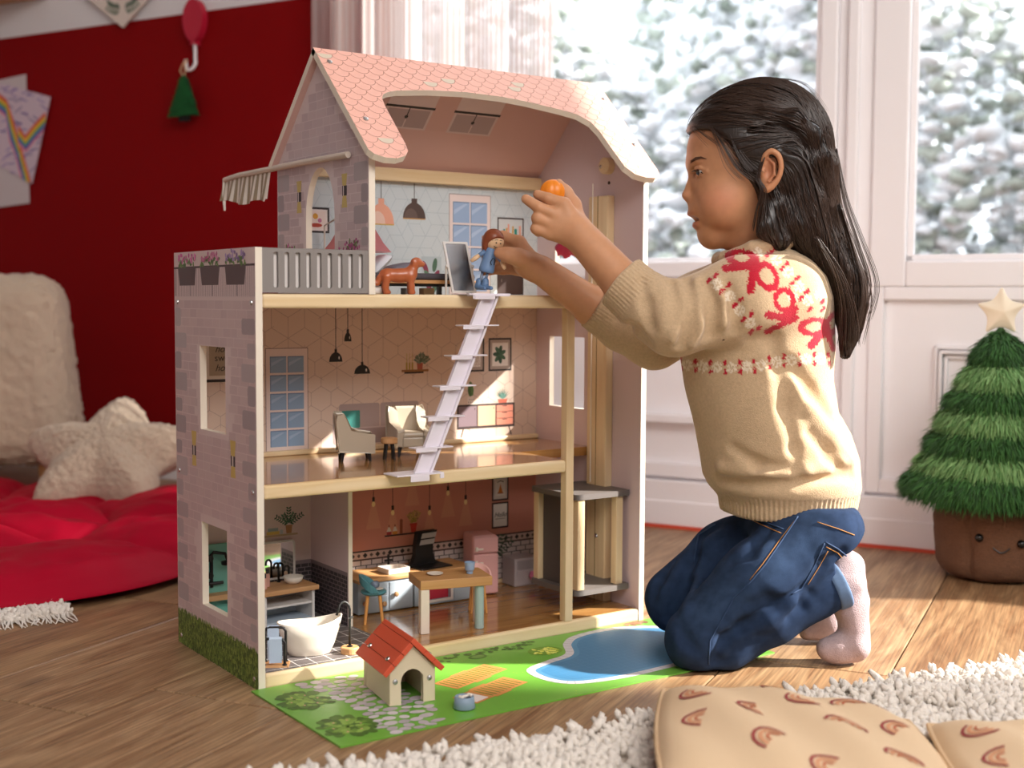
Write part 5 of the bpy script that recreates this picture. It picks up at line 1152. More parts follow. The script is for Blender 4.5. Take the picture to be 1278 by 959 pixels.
rr1 = [(-.72, .40, 2.2, 1), (-.30, .10, 1.6, 1.1), (-.10, .72, .4, 1), (.28, -.12, -.4, 1.1), (.42, .55, .2, 1), (-.25, -.55, .9, 1.1), (.70, .10, .9, 1), (.62, -.5, .1, 1), (-.70, -.15, 1.3, 1), (.05, .35, 2.4, 1), (.1, -.75, 1.0, 1), (.75, .75, 1.4, .9)]
cushion('rainbow_cushion', vw(.280, 1.215, .046), (math.radians(-2), math.radians(5), VIEWROT+math.radians(-7)), .138, .155, .032, 'sand-coloured cushion with rainbow print and red underside on the rug', rr1, True)
cushion('rainbow_cushion', vw(.545, 1.150, .038), (math.radians(-1), math.radians(3), VIEWROT+math.radians(-6)), .135, .14, .030, 'flatter sand-coloured rainbow cushion at the lower right corner', rr1[3:9] + rr1[:2], False)
# plush tree
pt_ = thing('plush_tree', 'plush green fir tree with a smiling brown pot at the right', 'plush toy', vw(.845, 2.215), VIEWROT)
V, F = rbox_grid(.1, .1, .062, .03, 24); A = np.arctan2(V[:, 1], V[:, 0]); rr_ = np.maximum(np.abs(V[:, 0]), np.abs(V[:, 1])); L = np.hypot(V[:, 0], V[:, 1]); k = np.where(L > 1e-6, rr_/np.maximum(L, 1e-6), 1)*(1+.05*V[:, 2]/.06)
V[:, 0] *= k; V[:, 1] *= k; V = fuzzy(V, F, .003, 70); link_mesh('pot', V+np.array([0, 0, .065]), F, mat('pot_brown', '6b4a34', .95, bump=.9, bscale=300, bdist=.003, var=.35, vscale=160, stretch=(1, 1, 3)), pt_, smooth=True)
def potp(dx, z, off=.0): y = -math.sqrt(max(.0001, (.1005+off)**2-dx*dx)); return (dx, y, z)
for dx, z in ((-.058, .083), (.006, .076)):
    b = MB(); b.lathe([(.0001, -.0075), (.0052, -.0053), (.0075, 0), (.0052, .0053), (.0001, .0075)], potp(dx, z, .002), 16); b.build('eye', mat('eye_black', '0c0a0a', .08), pt_, smooth=True)
b = MB(); b.tube([potp(-.038+.026*i/8, .068-.008*math.sin(math.pi*i/8), .001) for i in range(9)], .0012, 6); b.build('smile', M_black, pt_)
zt = [(.138, .145), (.152, .158), (.172, .150), (.203, .130), (.235, .118), (.27, .100), (.305, .088), (.34, .070), (.375, .052), (.41, .034), (.435, .010)]
b = MB(); b.lathe([(.06, .132)] + [(r_-.018, z) if r_ > .03 else (r_*.5, z) for z, r_ in zt], seg=40); b.build('tree_body', mat('fur_base', '2f5228', .95), pt_, smooth=True)
def fur(n, z0, z1, cols, nm, seed):
    rg_ = np.random.default_rng(seed); zs = np.array([a for a, _ in zt]); rs = np.array([r_ for _, r_ in zt])
    z = z0+(z1-z0)*rg_.random(n); r_ = np.interp(z, zs, rs)-.018+.012*np.sin((z-z0)/(z1-z0)*math.pi); a = rg_.random(n)*2*math.pi
    base_ = np.c_[r_*np.cos(a), r_*np.sin(a), z]; L = .018+.012*rg_.random(n); ou = np.c_[np.cos(a), np.sin(a), np.full(n, -.75)]+rg_.normal(0, .35, (n, 3)); ou /= np.linalg.norm(ou, axis=1, keepdims=True); mid = base_+ou*L[:, None]*.55; tip = mid+(ou+np.array([0, 0, -.55]))*L[:, None]*.5
    tg = np.c_[-np.sin(a), np.cos(a), rg_.normal(0, .5, n)]; tg /= np.linalg.norm(tg, axis=1, keepdims=True); w_ = .0016
    V = np.stack([base_-tg*w_, base_+tg*w_, mid+tg*w_*.8, mid-tg*w_*.8, tip], 1).reshape(-1, 3); o_ = 5*np.arange(n); fm = rg_.integers(0, len(cols), n)
    F = [(a_, a_+1, a_+2, a_+3) for a_ in o_.tolist()] + [(a_+3, a_+2, a_+4) for a_ in o_.tolist()]
    tag(link_mesh(nm, V, F, cols, pt_, smooth=True, fm=np.r_[fm, fm]), kind='stuff')
gd = [mat('fur_dark_a', '2f5c26', .9), mat('fur_dark_b', '3b6a2e', .9), mat('fur_dark_c', '26491f', .9)]; gl_ = [mat('fur_light_a', '6f9a5a', .9), mat('fur_light_b', '82a86a', .9), mat('fur_light_c', '5d8a4c', .9)]
for i, (z0, z1, lt) in enumerate(((.150, .190, 0), (.190, .225, 1), (.225, .262, 0), (.262, .300, 1), (.300, .335, 0), (.335, .375, 1), (.375, .432, 0))): fur(9000 if i == 0 else 4200, z0, z1, gl_ if lt else gd, 'fur_band', 30+i)
V = []; F = []; n = 10
for k in range(10): a = math.pi/2+k*math.pi/5; r_ = .052 if k % 2 == 0 else .024; V.append((r_*math.cos(a), 0, r_*math.sin(a)))
V += [(0, -.016, 0), (0, .016, 0)]
for k in range(10): l = (k+1) % 10; F += [(k, l, 10), (l, k, 11)]
o = link_mesh('star', [(x-.0, y, z+.462) for x, y, z in V], F, mat('star_cream', 'e6d8c0', .9), pt_, bevel=.003, sub=2, smooth=True)
# wall decorations
bl = thing('balloon_wall_hook', 'red wooden balloon wall hook with a white curved hook', 'wall hook', wp(-1.24, -.001, 1.06), math.atan2(WD[1], WD[0]))
P = [(.033*math.sin(a)*(1-.12*max(0, -math.cos(a))), .122+.052*math.cos(a)*(1 if math.cos(a) > 0 else 1.05)) for a in [2*math.pi*k/40 for k in range(40)]]
b = MB(); b.plate(P, [], lambda a, z, h: (a, -.022+h, z), .020); b.build('balloon', mat('balloon_red', 'b81434', .5), bl, bevel=.003)
b = MB(); b.plate([(-.010, .060), (.010, .060), (.006, .072), (-.006, .072)], [], lambda a, z, h: (a, -.020+h, z), .016); b.build('knot', mat('balloon_red', 'b81434', .5), bl, bevel=.001)
b = MB(); b.tube([(.003, -.016, .064), (.004, -.016, .012)] + [(-.010+.014*math.cos(t), -.018-.006*math.sin(t), .010-.014*math.sin(t)) for t in (.3, .8, 1.3, 1.8, 2.3, 2.8, 3.14)] + [(-.0245, -.022, .024)], .0042, 10); b.build('hook', M_white, bl, smooth=True)
orn = thing('yarn_tree_ornament', 'dark green yarn fir tree ornament hanging from the balloon hook', 'ornament', wp(-1.262, -.030, .93), math.atan2(WD[1], WD[0]))
rng = np.random.default_rng(2); b = MB()
b.plate([(-.048, .012), (.046, .010), (.034, .034), (.036, .040), (.022, .068), (.010, .102), (0, .112), (-.010, .102), (-.024, .068), (-.036, .040), (-.034, .034)], [], lambda a, z, h: (a, -.006+h, z), .012); b.build('tree', mat('yarn_green_core', '10401f', .95), orn)
b = MB()
for i in range(64):
    z = .012+.094*i/63; hw = .047*(1-((z-.012)/.100)**.9)+.005; tl = rng.normal(.002, .006); n_ = 10; P = []
    for k in range(n_+1): u = k/n_*2-1; P.append((u*hw*(1+rng.normal(0, .01)), -.008-.004*(1-u*u)+rng.normal(0, .0006), z+tl*u))
    b.tube(P, .0014, 5)
b.build('yarn', mat('yarn_green', '15602c', .95), orn); b = MB(); b.box(-.016, .014, -.006, .006, -.002, .012); b.build('trunk', mat('yarn_trunk', '171412', .9), orn)
b = MB(); b.tube([(-.002, 0, .108), (-.012, -.002, .125), (-.004, -.002, .140), (.006, -.001, .150), (.008, .004, .153), (.003, -.002, .140), (.004, 0, .125), (0, 0, .108)], .0016, 6); b.build('loop', mat('jute', 'd8b890', .95), orn)
pn = thing('pennant', 'white felt pennant with embroidered green leaf sprigs', 'pennant', wp(-1.488, -.012, 1.188), math.atan2(WD[1], WD[0]))
b = MB(); b.plate([(0, 0), (.006, .004), (.165, .115), (.165, .14), (-.165, .14), (-.165, .115), (-.006, .004)], [], lambda a, z, h: (a, -.003+h, z), .004); b.build('felt', mat('felt_white', 'e3d6cc', .95, bump=.3, bscale=400), pn, bevel=.001)
p = Print(lambda a, z, h: (a, -.003-h, z))
for s in (-1, 1):
    p.line([(s*.012, .044), (s*.03, .046), (s*.05, .062)], .0018, '3f5a44', 1)
    for k in range(6): q = k/5; x, z = s*(.014+.038*q), .045+.016*q*q; p.ell(x, z+.010, .0095, .003, '3f5a44', 2, math.pi/2-s*.4); p.ell(x+s*.004, z-.006, .008, .0026, '4a6a50', 2, -s*.9)
p.build('leaf_embroidery', pn)
b = MB(); b.tube([(-.165, .0, .14), (.165, .0, .14)], .003, 6); b.build('string', mat('jute', 'd8b890', .95), pn)
sf = MB(); wbox(sf, -2.3, -1.775, -.16, 0, 1.298, 1.33); tag(sf.build('wall_shelf', M_toywood, None, bevel=.002), 'brown wooden wall shelf at the top left corner', 'shelf')
def paper(name, pts, off, label, m_):
    b = MB(); b.plate(pts, [], lambda a, z, h: wp(a, off+h, z), .0006); o = b.build(name, m_); return tag(o, label, 'drawing', 'children\'s drawings on the red wall')
paper('paper_drawing', [(-2.05, .73), (-1.865, .742), (-1.869, 1.098), (-2.05, 1.085)], -.004, 'white sheet of paper behind the rainbow drawing', pm('d3c6c8', .8))
q = [(-2.05, .88), (-1.848, .795), (-1.769, 1.028), (-1.95, 1.075), (-2.05, 1.09)]
pp = paper('rainbow_drawing', q, -.008, 'child\'s crayon drawing of a rainbow on purple paper', pm('d7c3d0', .8))
p = Print(lambda a, z, h: wp(a, -.008-h, z), clip=q); rng = random.Random(3)
for i in range(90): a, z = rng.uniform(-2.04, -1.77), rng.uniform(.80, 1.07); p.line([(a, z), (a+.03, z+rng.uniform(-.02, .02))], .003, rng.choice(['7a5aa8', '8f70b8', '5d458f']), 1, .006)
for k, c in enumerate(('d9463c', 'e58a2e', 'e9c23a', '6aa04a', '4a86c2', '6a4a9c', 'e58aa0')): 
    r_ = .0075*k; p.line([(-2.03, 1.035-r_), (-1.985, 1.055-r_), (-1.945, 1.03-r_), (-1.915-r_*.4, .96-r_), (-1.885-r_*.6, .88), (-1.855-r_*.7, .80)], .0068, c, 2, .006)
    p.line([(-1.900, .955-r_), (-1.872, .925-r_*.9), (-1.835, .955-r_*.9), (-1.790, .985-r_*.9)], .0068, c, 3, .006)
p.build('crayon_lines', pp)
# ================================================================== soft bodies: blended distance fields meshed with surface nets
class Field:
    def __init__(s): s.ops = []; s.post = None
    def _add(s, kind, fn, k, ext): s.ops.append((kind, fn, k)); return s
    def cone(s, a, b, ra, rb, k=.01, kind='u'):
        a = np.array(a, np.float32); b = np.array(b, np.float32); ab = b-a; L2 = float(ab@ab)+1e-12
        def fn(P):
            t = np.clip(((P-a)@ab)/L2, 0, 1); return np.sqrt((((P-a)-t[..., None]*ab)**2).sum(-1)) - (ra+(rb-ra)*t)
        s.ops.append((kind, fn, k)); return s
    def chain(s, pts, rs, k=.01, kind='u'):
        for i in range(len(pts)-1): s.cone(pts[i], pts[i+1], rs[i], rs[i+1], k, kind)
        return s
    def ell(s, c, r, k=.01, kind='u', rot=0, yaw=0):
        """ellipsoid, rot turns it in the x-z plane, yaw about z"""
        c = np.array(c, np.float32); r = np.array(r, np.float32); cr, sr = math.cos(rot), math.sin(rot); cy, sy = math.cos(yaw), math.sin(yaw)
        M = (np.array([[cr, 0, sr], [0, 1, 0], [-sr, 0, cr]]) @ np.array([[cy, sy, 0], [-sy, cy, 0], [0, 0, 1]])).astype(np.float32)
        def fn(P):
            q = (P-c)@M.T; k0 = np.sqrt(((q/r)**2).sum(-1)); k1 = np.sqrt(((q/(r*r))**2).sum(-1)); return k0*(k0-1)/np.maximum(k1, 1e-6)
        s.ops.append((kind, fn, k)); return s
    def loft(s, rows, k=.01, kind='u', pw=2.0):
        """stack of super-ellipses: rows (z, cx, cy, hx, hy) with z rising"""
        R = np.array(rows, np.float32); z0, z1 = R[0, 0], R[-1, 0]
        def fn(P):
            z = np.clip(P[..., 2], z0, z1); cx, cy, hx, hy = (np.interp(z, R[:, 0], R[:, i]).astype(np.float32) for i in (1, 2, 3, 4))
            q = (np.abs((P[..., 0]-cx)/hx)**pw+np.abs((P[..., 1]-cy)/hy)**pw)**(1/pw); d = (q-1)*np.minimum(hx, hy); dz = np.maximum(P[..., 2]-z1, z0-P[..., 2])
            return np.where(dz > 0, np.sqrt(np.maximum(d, 0)**2+dz*dz), np.maximum(d, dz))
        s.ops.append((kind, fn, k)); return s
    def cut(s, p, n, k=.004):
        """keep the side the normal points away from"""
        p = np.array(p, np.float32); n = np.array(n, np.float32); n = n/np.linalg.norm(n); s.ops.append(('i', lambda P: (P-p)@n, k)); return s
    def custom(s, fn, k=.005, kind='u'): s.ops.append((kind, fn, k)); return s
    @staticmethod
    def _comb(kind, d, e, k):
        if kind == 'u': h = np.maximum(k-np.abs(d-e), 0)/k; return np.minimum(d, e)-h*h*k*.25
        if kind == 's': e = -e
        h = np.maximum(k-np.abs(d-e), 0)/k; return np.maximum(d, e)+h*h*k*.25
    def __call__(s, P):
        P = np.asarray(P, np.float32); d = np.full(P.shape[:-1], .3, np.float32)
        for kind, fn, k in s.ops: d = s._comb(kind, d, fn(P), k)
        if s.post: d = s.post(P, d)
        return d
    def mesh(s, lo, hi, h, B=8):
        lo = np.array(lo, np.float64); hi = np.array(hi, np.float64); nb = np.ceil((hi-lo)/(h*B)).astype(int)
        I = np.stack(np.meshgrid(*[np.arange(n) for n in nb], indexing='ij'), -1).reshape(-1, 3)
        ctr = (lo+(I+.5)*B*h).astype(np.float32); hd = B*h*.5*1.7321; d = np.full(len(ctr), .3, np.float32); rel = []
        for kind, fn, k in s.ops:
            e = fn(ctr); rel.append(e < hd*1.15+k+.004 if kind != 'i' else np.abs(e) < hd*1.15+k+.004); d = s._comb(kind, d, e, k)
        keep = np.abs(d) < hd*1.25+.004; I = I[keep]; n = len(I)
        g = np.stack(np.meshgrid(*[np.arange(B+1)]*3, indexing='ij'), -1).reshape(-1, 3)
        idx = I[:, None, :]*B+g[None]; P = (lo+idx*h).astype(np.float32); D = np.full(P.shape[:2], .3, np.float32)
        for (kind, fn, k), rl in zip(s.ops, rel):
            m = rl[keep]
            if kind == 'i':      # blocks wholly beyond the cut
                e = fn(P); D = s._comb(kind, D, e, k); continue
            if m.any(): D[m] = s._comb(kind, D[m], fn(P[m]), k)
        if s.post: D = s.post(P, D)
        D = D.reshape(n, B+1, B+1, B+1); P = P.reshape(n, B+1, B+1, B+1, 3); idx = idx.reshape(n, B+1, B+1, B+1, 3); S = D < 0
        acc = np.zeros((n, B, B, B, 3), np.float32); cnt = np.zeros((n, B, B, B), np.float32)
        C = [(i, j, k) for i in (0, 1) for j in (0, 1) for k in (0, 1)]
        sl = lambda A, c: A[:, c[0]:c[0]+B, c[1]:c[1]+B, c[2]:c[2]+B]
        for a in C:
            for ax in range(3):
                if a[ax] == 1: continue
                b = list(a); b[ax] = 1; da, db = sl(D, a), sl(D, b); x = (da < 0) != (db < 0); t = np.where(x, da/np.where(x, da-db, 1), 0)
                pa, pb = sl(P, a), sl(P, b); acc += np.where(x[..., None], pa+t[..., None]*(pb-pa), 0); cnt += x
        act = cnt > 0; dims = (nb*B+2).astype(np.int64)
        key = lambda q: (q[..., 0]*dims[1]+q[..., 1])*dims[2]+q[..., 2]
        cid = key(sl(idx, (0, 0, 0)))[act]; V = (acc[act]/cnt[act][:, None]); o = np.argsort(cid); cid = cid[o]; V = V[o]
        F = []
        for ax in range(3):
            u, v = (ax+1) % 3, (ax+2) % 3; b = [0, 0, 0]; b[ax] = 1
            a0 = sl(S, (0, 0, 0)); b0 = sl(S, b); x = a0 != b0; q = sl(idx, (0, 0, 0))[x].astype(np.int64); ins = a0[x]
            eu = np.zeros(3, np.int64); eu[u] = 1; ev = np.zeros(3, np.int64); ev[v] = 1
            ks = [key(q), key(q-eu), key(q-eu-ev), key(q-ev)]; ok = np.ones(len(q), bool); vi = []
            for kk in ks: j = np.clip(np.searchsorted(cid, kk), 0, len(cid)-1); ok &= cid[j] == kk; vi.append(j)
            f = np.stack(vi, 1); f = np.where(ins[:, None], f, f[:, ::-1]); F.append(f[ok])
        return V.astype(np.float64), np.concatenate(F)
    def hit(s, o, d, t0, t1):
        """march a ray to the surface"""
        t = t0
        for _ in range(120):
            e = float(s(np.array([o+d*t]))[0])
            if e < .0004: break
            t += max(e*.7, .0004)
            if t > t1: return None
        return o+d*t
    def grad(s, P, e=.001):
        P = np.asarray(P, np.float32); G = np.stack([s(P+np.eye(3, dtype=np.float32)[i]*e)-s(P-np.eye(3, dtype=np.float32)[i]*e) for i in range(3)], -1); return G/np.maximum(np.linalg.norm(G, axis=-1, keepdims=True), 1e-9)
def relax(V, F, it=1, lam=.5):
    n = len(V); deg = np.zeros(n); E = np.concatenate([F[:, [i, (i+1) % 4]] for i in range(4)]); np.add.at(deg, E[:, 0], 1)
    for _ in range(it):
        A = np.zeros_like(V); np.add.at(A, E[:, 0], V[E[:, 1]]); V = V+lam*(A/np.maximum(deg, 1)[:, None]-V)
    return V
def set_cols(o, C):
    me = o.data; a = me.color_attributes.new('Col', 'FLOAT_COLOR', 'POINT'); a.data.foreach_set('color', np.c_[C, np.ones(len(C))].astype(np.float32).ravel())
def rgb(h): return np.array(lin(h)[:3])
# ================================================================== the child
PO = np.array(vw((930-639)/FPX*1.735, 1.735))
def L(px, py, d): p = at(px, py, d)-PO; return np.array([p@RH, p@FH, p[2]])
def R_(px, d=1.72): return px*d/FPX
kid = thing('person', 'kneeling child in a beige jumper with red bows, blue jeans and pale socks', 'person', tuple(PO), VIEWROT)
HDp = 1.725
def Lh(px, py, y=0): q = L(px, py, HDp); q[1] += y; return q
def smooth_path(P, n=4):
    out = []
    for k in range(len(P)-1):
        p0, p1, p2, p3 = P[max(k-1, 0)], P[k], P[k+1], P[min(k+2, len(P)-1)]
        for j in range(n): t = j/n; out.append(.5*((2*p1)+(-p0+p2)*t+(2*p0-5*p1+4*p2-p3)*t*t+(-p0+3*p1-3*p2+p3)*t**3))
    return out+[P[-1]]
B_ = Field(); r = lambda p: R_(p, HDp)
# head
B_.ell(Lh(950, 190), (r(80), .072, r(76)), .02).ell(Lh(914, 190), (r(56), .064, r(56)), .02).ell(Lh(908, 238), (r(46), .057, r(62)), .02)
for s in (-1, 1): B_.ell(Lh(897, 257, s*.030), (r(25), .026, r(27)), .02)
B_.ell(Lh(889, 290), (r(16), .024, r(17)), .012).cone(Lh(890, 294), Lh(930, 280), r(13), r(22), .02)
B_.cone(Lh(869, 204, -.024), Lh(869, 204, .024), r(8), r(8), .012)
B_.chain([Lh(867, 216), Lh(861.5, 232), Lh(857.5, 243.5)], [r(3.6), r(4.2), r(6.6)], .006).ell(Lh(863, 247, 0), (r(7), .0125, r(5.2)), .005)
for s in (-1, 1): B_.ell(Lh(859, 251.5, s*.0052), (r(3.2), .0026, r(1.6)), .002, 's')
B_.ell(Lh(869, 262), (r(9), .020, r(13)), .012)                                  # muzzle
B_.ell(Lh(863.5, 266.3), (r(6.0), .0155, r(3.4)), .004, rot=.25).ell(Lh(870.5, 281.5), (r(6.4), .0145, r(4.6)), .005)
B_.ell(Lh(866, 273.2), (r(9.5), .0165, r(2.6)), .003, 's', rot=-.22)
for s in (-1, 1):
    B_.ell(Lh(864.5, 216.5, s*.0295), (r(6.5), .0165, r(7)), .008, 's')
    B_.chain([Lh(866.5, 215.2, s*.0195), Lh(865.2, 212.6, s*.027), Lh(868.5, 213.2, s*.036), Lh(876, 217, s*.0445)], [r(1.5), r(1.9), r(1.9), r(1.5)], .003)
    B_.chain([Lh(867, 219.5, s*.0195), Lh(867, 221.8, s*.028), Lh(870.5, 221.4, s*.037), Lh(877, 218.5, s*.0445)], [r(1.4), r(1.7), r(1.7), r(1.4)], .003)
    B_.ell(Lh(947, 220, s*.070), (r(12), .007, r(23)), .006, rot=-.10)
    B_.chain(smooth_path([Lh(938, 214, s*.073), Lh(940, 203, s*.079), Lh(947, 197.5, s*.084), Lh(955, 203, s*.086), Lh(958.5, 215, s*.085), Lh(956.5, 228, s*.082), Lh(950, 238, s*.078), Lh(943, 243, s*.074)]), list(np.interp(np.linspace(0, 7, 29), range(8), [r(2.2), r(2.6), r(2.8), r(2.8), r(2.7), r(2.6), r(3.2), r(4.0)])), .0025)
    B_.chain([Lh(944, 205, s*.078), Lh(951, 213, s*.080), Lh(951, 225, s*.079), Lh(945, 233, s*.076)], [r(1.6), r(2.0), r(2.0), r(1.8)], .002).ell(Lh(938.5, 222, s*.074), (r(3), .004, r(4.5)), .003).ell(Lh(944, 221, s*.079), (r(4.2), .005, r(8)), .003, 's')
# neck and trunk (mostly under the clothes)
B_.cone(Lh(938, 262), L(952, 340, 1.73), r(33), r(35), .02)
B_.loft([(L(1000, 660, 1.735)[2], L(995, 660, 1.735)[0], 0, .050, .070), (L(975, 580, 1.735)[2], L(975, 580, 1.735)[0], 0, .060, .070), (L(950, 470, 1.735)[2], L(950, 470, 1.735)[0], 0, .070, .078), (L(955, 380, 1.735)[2], L(955, 380, 1.735)[0], 0, .066, .085), (L(955, 340, 1.735)[2], L(955, 340, 1.735)[0], 0, .040, .060)], .03)
NS, NE, NW = L(966, 362, 1.665), L(834, 402, 1.64), L(722, 292, 1.672)
FS, FE, FW_ = L(915, 368, 1.805), L(812, 428, 1.80), L(675, 337, 1.762)
B_.cone(NS, NE, r(34), r(29), .02).chain([NE, L(786, 362, 1.652), NW], [r(28), r(26), r(20.5)], .012)
B_.cone(FS, FE, r(32), r(28), .02).chain([FE, L(742, 384, 1.782), FW_], [r(27), r(24.5), r(18.5)], .012)
# near hand (back of the hand towards us)
dh_ = 1.668
K = [(704, 256), (694, 268), (688, 280), (687, 292)]
for i, k_ in enumerate(K): B_.cone(L(720-2*i, 283+4*i, 1.672), L(*k_, dh_+(.004 if i == 3 else 0)), r(11.5), r(9.2-.3*i), .010)
B_.chain([L(704, 255, dh_), L(684, 248, dh_+.003), L(671, 243, dh_+.008)], [r(8.4), r(7.0), r(6.0)], .0025)
B_.chain([L(693, 268, dh_-.002), L(672, 259, dh_-.006), L(656.5, 248.5, dh_-.003)], [r(8.2), r(7.0), r(6.0)], .0025)
B_.chain([L(688, 280, dh_), L(671, 272.5, dh_-.004), L(671, 276, dh_+.016)], [r(7.6), r(7.6), r(6.5)], .0022)
B_.chain([L(686, 292, dh_+.002), L(669, 285.5, dh_), L(672, 290, dh_+.016)], [r(7.0), r(6.8), r(5.8)], .0022)
B_.chain([L(722, 278, dh_+.012), L(715, 256, dh_+.024), L(706, 241, dh_+.026), L(697, 230, dh_+.022)], [r(11), r(9.5), r(8), r(6.6)], .007)
# far hand (thumb towards us, fingers behind the doll)
for i, k_ in enumerate([(648, 303, 1.772), (646, 313, 1.778), (645, 325, 1.780), (646, 336, 1.776)]): B_.cone(L(668, 333+1.5*i, 1.765), L(*k_), r(11), r(9-.3*i), .010)
B_.ell(L(657, 330, 1.757), (r(20), .013, r(15)), .010, rot=-.6)
B_.chain([L(648, 303, 1.772), L(628, 296, 1.778), L(612, 298, 1.774), L(596.5, 303, 1.764)], [r(8.6), r(7.8), r(7.2), r(6.4)], .004)
B_.chain([L(646, 313, 1.778), L(626, 308, 1.784), L(609, 311, 1.778), L(594.5, 315, 1.767)], [r(8.6), r(7.8), r(7.2), r(6.4)], .004)
B_.chain([L(645, 325, 1.780), L(625, 322, 1.786), L(607, 324, 1.779), L(592.5, 328, 1.768)], [r(8.2), r(7.5), r(7), r(6.2)], .004)
B_.chain([L(646, 336, 1.776), L(627, 336, 1.782), L(610, 337, 1.777), L(594.5, 340, 1.768)], [r(7.6), r(7), r(6.4), r(5.8)], .004)
B_.chain([L(664, 328, 1.752), L(646, 321, 1.740), L(634, 318.5, 1.735), L(623.5, 316, 1.736)], [r(12), r(10.2), r(8.6), r(7.4)], .008)
# legs inside the jeans
NH, NK, NA = L(1020, 664, 1.685), L(868, 797, 1.668), L(1040, 731, 1.675)
FH_, FK, FA = L(1000, 658, 1.785), L(842, 744, 1.80), L(1022, 735, 1.80)
for a, k_, c in ((NH, NK, NA), (FH_, FK, FA)): B_.cone(a+np.array([-.012, 0, -.008]), k_, r(32), r(26), .02).cone(k_+np.array([0, 0, -.006]), c, r(25), r(17), .02)
V, F = B_.mesh((-.36, -.18, .0), (.24, .18, .78), .0017); V = relax(V, F, 2, .45)
body = link_mesh('body', V, F, attr_mat('skin', .48, .12, 900, sub=.12, bdist=.0006, var=.06, vscale=90, spec=.35), kid, smooth=True)
col = np.tile(rgb('c8926c'), (len(V), 1)); 
def tint(c, rad, h, amt, yscale=1):
    global col
    d = (V-np.array(c))/np.array([rad[0], rad[1], rad[2]]); w_ = np.clip(1.25-np.sqrt((d**2).sum(1)), 0, 1)[:, None]*amt; col = col*(1-w_)+rgb(h)*w_
tint(Lh(862.5, 267), (r(7), .017, r(4.2)), 'b0604f', .95); tint(Lh(868, 281.5), (r(7), .016, r(5.5)), 'b8655a', .95); tint(Lh(872, 274), (r(9), .015, r(2.5)), '6a2a26', .9)
for s in (-1, 1): tint(Lh(893, 252, s*.05), (r(24), .03, r(20)), 'd0876a', .6); tint(Lh(948, 220, s*.078), (r(15), .02, r(26)), 'cf8a64', .7); tint(Lh(945, 219, s*.080), (r(7), .007, r(14)), '9a5a42', .8)
tint(Lh(856, 245), (r(8), .012, r(8)), 'd08d70', .6)
set_cols(body, col)
# eyes, brows
for s in (-1, 1):
    e = MB(); c = Lh(875.6, 217.2, s*.0285); e.lathe([(.0001, -.0112), (.0056, -.0097), (.0097, -.0056), (.0112, 0), (.0097, .0056), (.0056, .0097), (.0001, .0112)], tuple(c), 20); ey = e.build('eye', mat('eye_white', 'd9d2cc', .15), kid, smooth=True)
    ir = MB(); dr_ = np.array([-1, s*.35, -.12]); dr_ /= np.linalg.norm(dr_); up_ = np.array([0, 0, 1.]); sd_ = np.cross(dr_, up_); sd_ /= np.linalg.norm(sd_); up_ = np.cross(sd_, dr_)
    ir.add([tuple(c+dr_*.0113+(sd_*math.cos(a)+up_*math.sin(a))*.0001) for a in [0]] + [tuple(c+dr_*.01035+(sd_*math.cos(a)+up_*math.sin(a))*.0048) for a in [2*math.pi*k/16 for k in range(16)]], [(0, 1+k, 1+(k+1) % 16) for k in range(16)]); ir.build('iris', mat('iris_dark', '1c110c', .08), ey, smooth=True)
hair_m = mat('hair_black', '241913', .32, bump=.25, bscale=500, stretch=(1, 1, .12), spec=.6)
def project(px, py, f, d0=1.55, d1=1.9):
    o = (CAM-PO); o = np.array([o@RH, o@FH, CAM[2]]); t = L(px, py, 1.7)-o; ln = np.linalg.norm(t); t /= ln; return f.hit(o, t, d0*ln/1.7, d1*ln/1.7)
def surf_tube(pts, f, rad, name, m_, parent, step=5, lift=.0004, seg=5):
    P = []
    for (a, b) in zip(pts[:-1], pts[1:]):
        n = max(1, int(math.hypot(b[0]-a[0], b[1]-a[1])/step))
        for i in range(n): P.append((a[0]+(b[0]-a[0])*i/n, a[1]+(b[1]-a[1])*i/n))
    P.append(pts[-1]); Q = [project(x, y, f) for x, y in P]; Q = [q for q in Q if q is not None]
    if len(Q) < 2: return
    Q = np.array(Q); Q = Q+f.grad(Q)*lift; b = MB(); n = len(Q); rs = rad if isinstance(rad, (int, float)) else [np.interp(i/(n-1), np.linspace(0, 1, len(rad)), rad) for i in range(n)]; b.tube([tuple(q) for q in Q], rs if not isinstance(rs, (int, float)) else rs, seg); return b.build(name, m_, parent, smooth=True)
brow = mat('eyebrow', '5c3c2b', .8)
for dy in (0, 1.4, 2.6): surf_tube([(862, 201+dy), (868, 197+dy), (875, 196+dy*.6), (882, 198.5)], B_, [.0004, .0008, .0007, .0002], 'eyebrow', brow, body, 3, .0002)
surf_tube([(863.5, 214.3), (867, 212.6), (872, 213.2), (877.5, 216.6)], B_, [.0006, .0011, .0010, .0005], 'eyelashes', mat('lash', '150d0a', .6), body, 2, .0007)
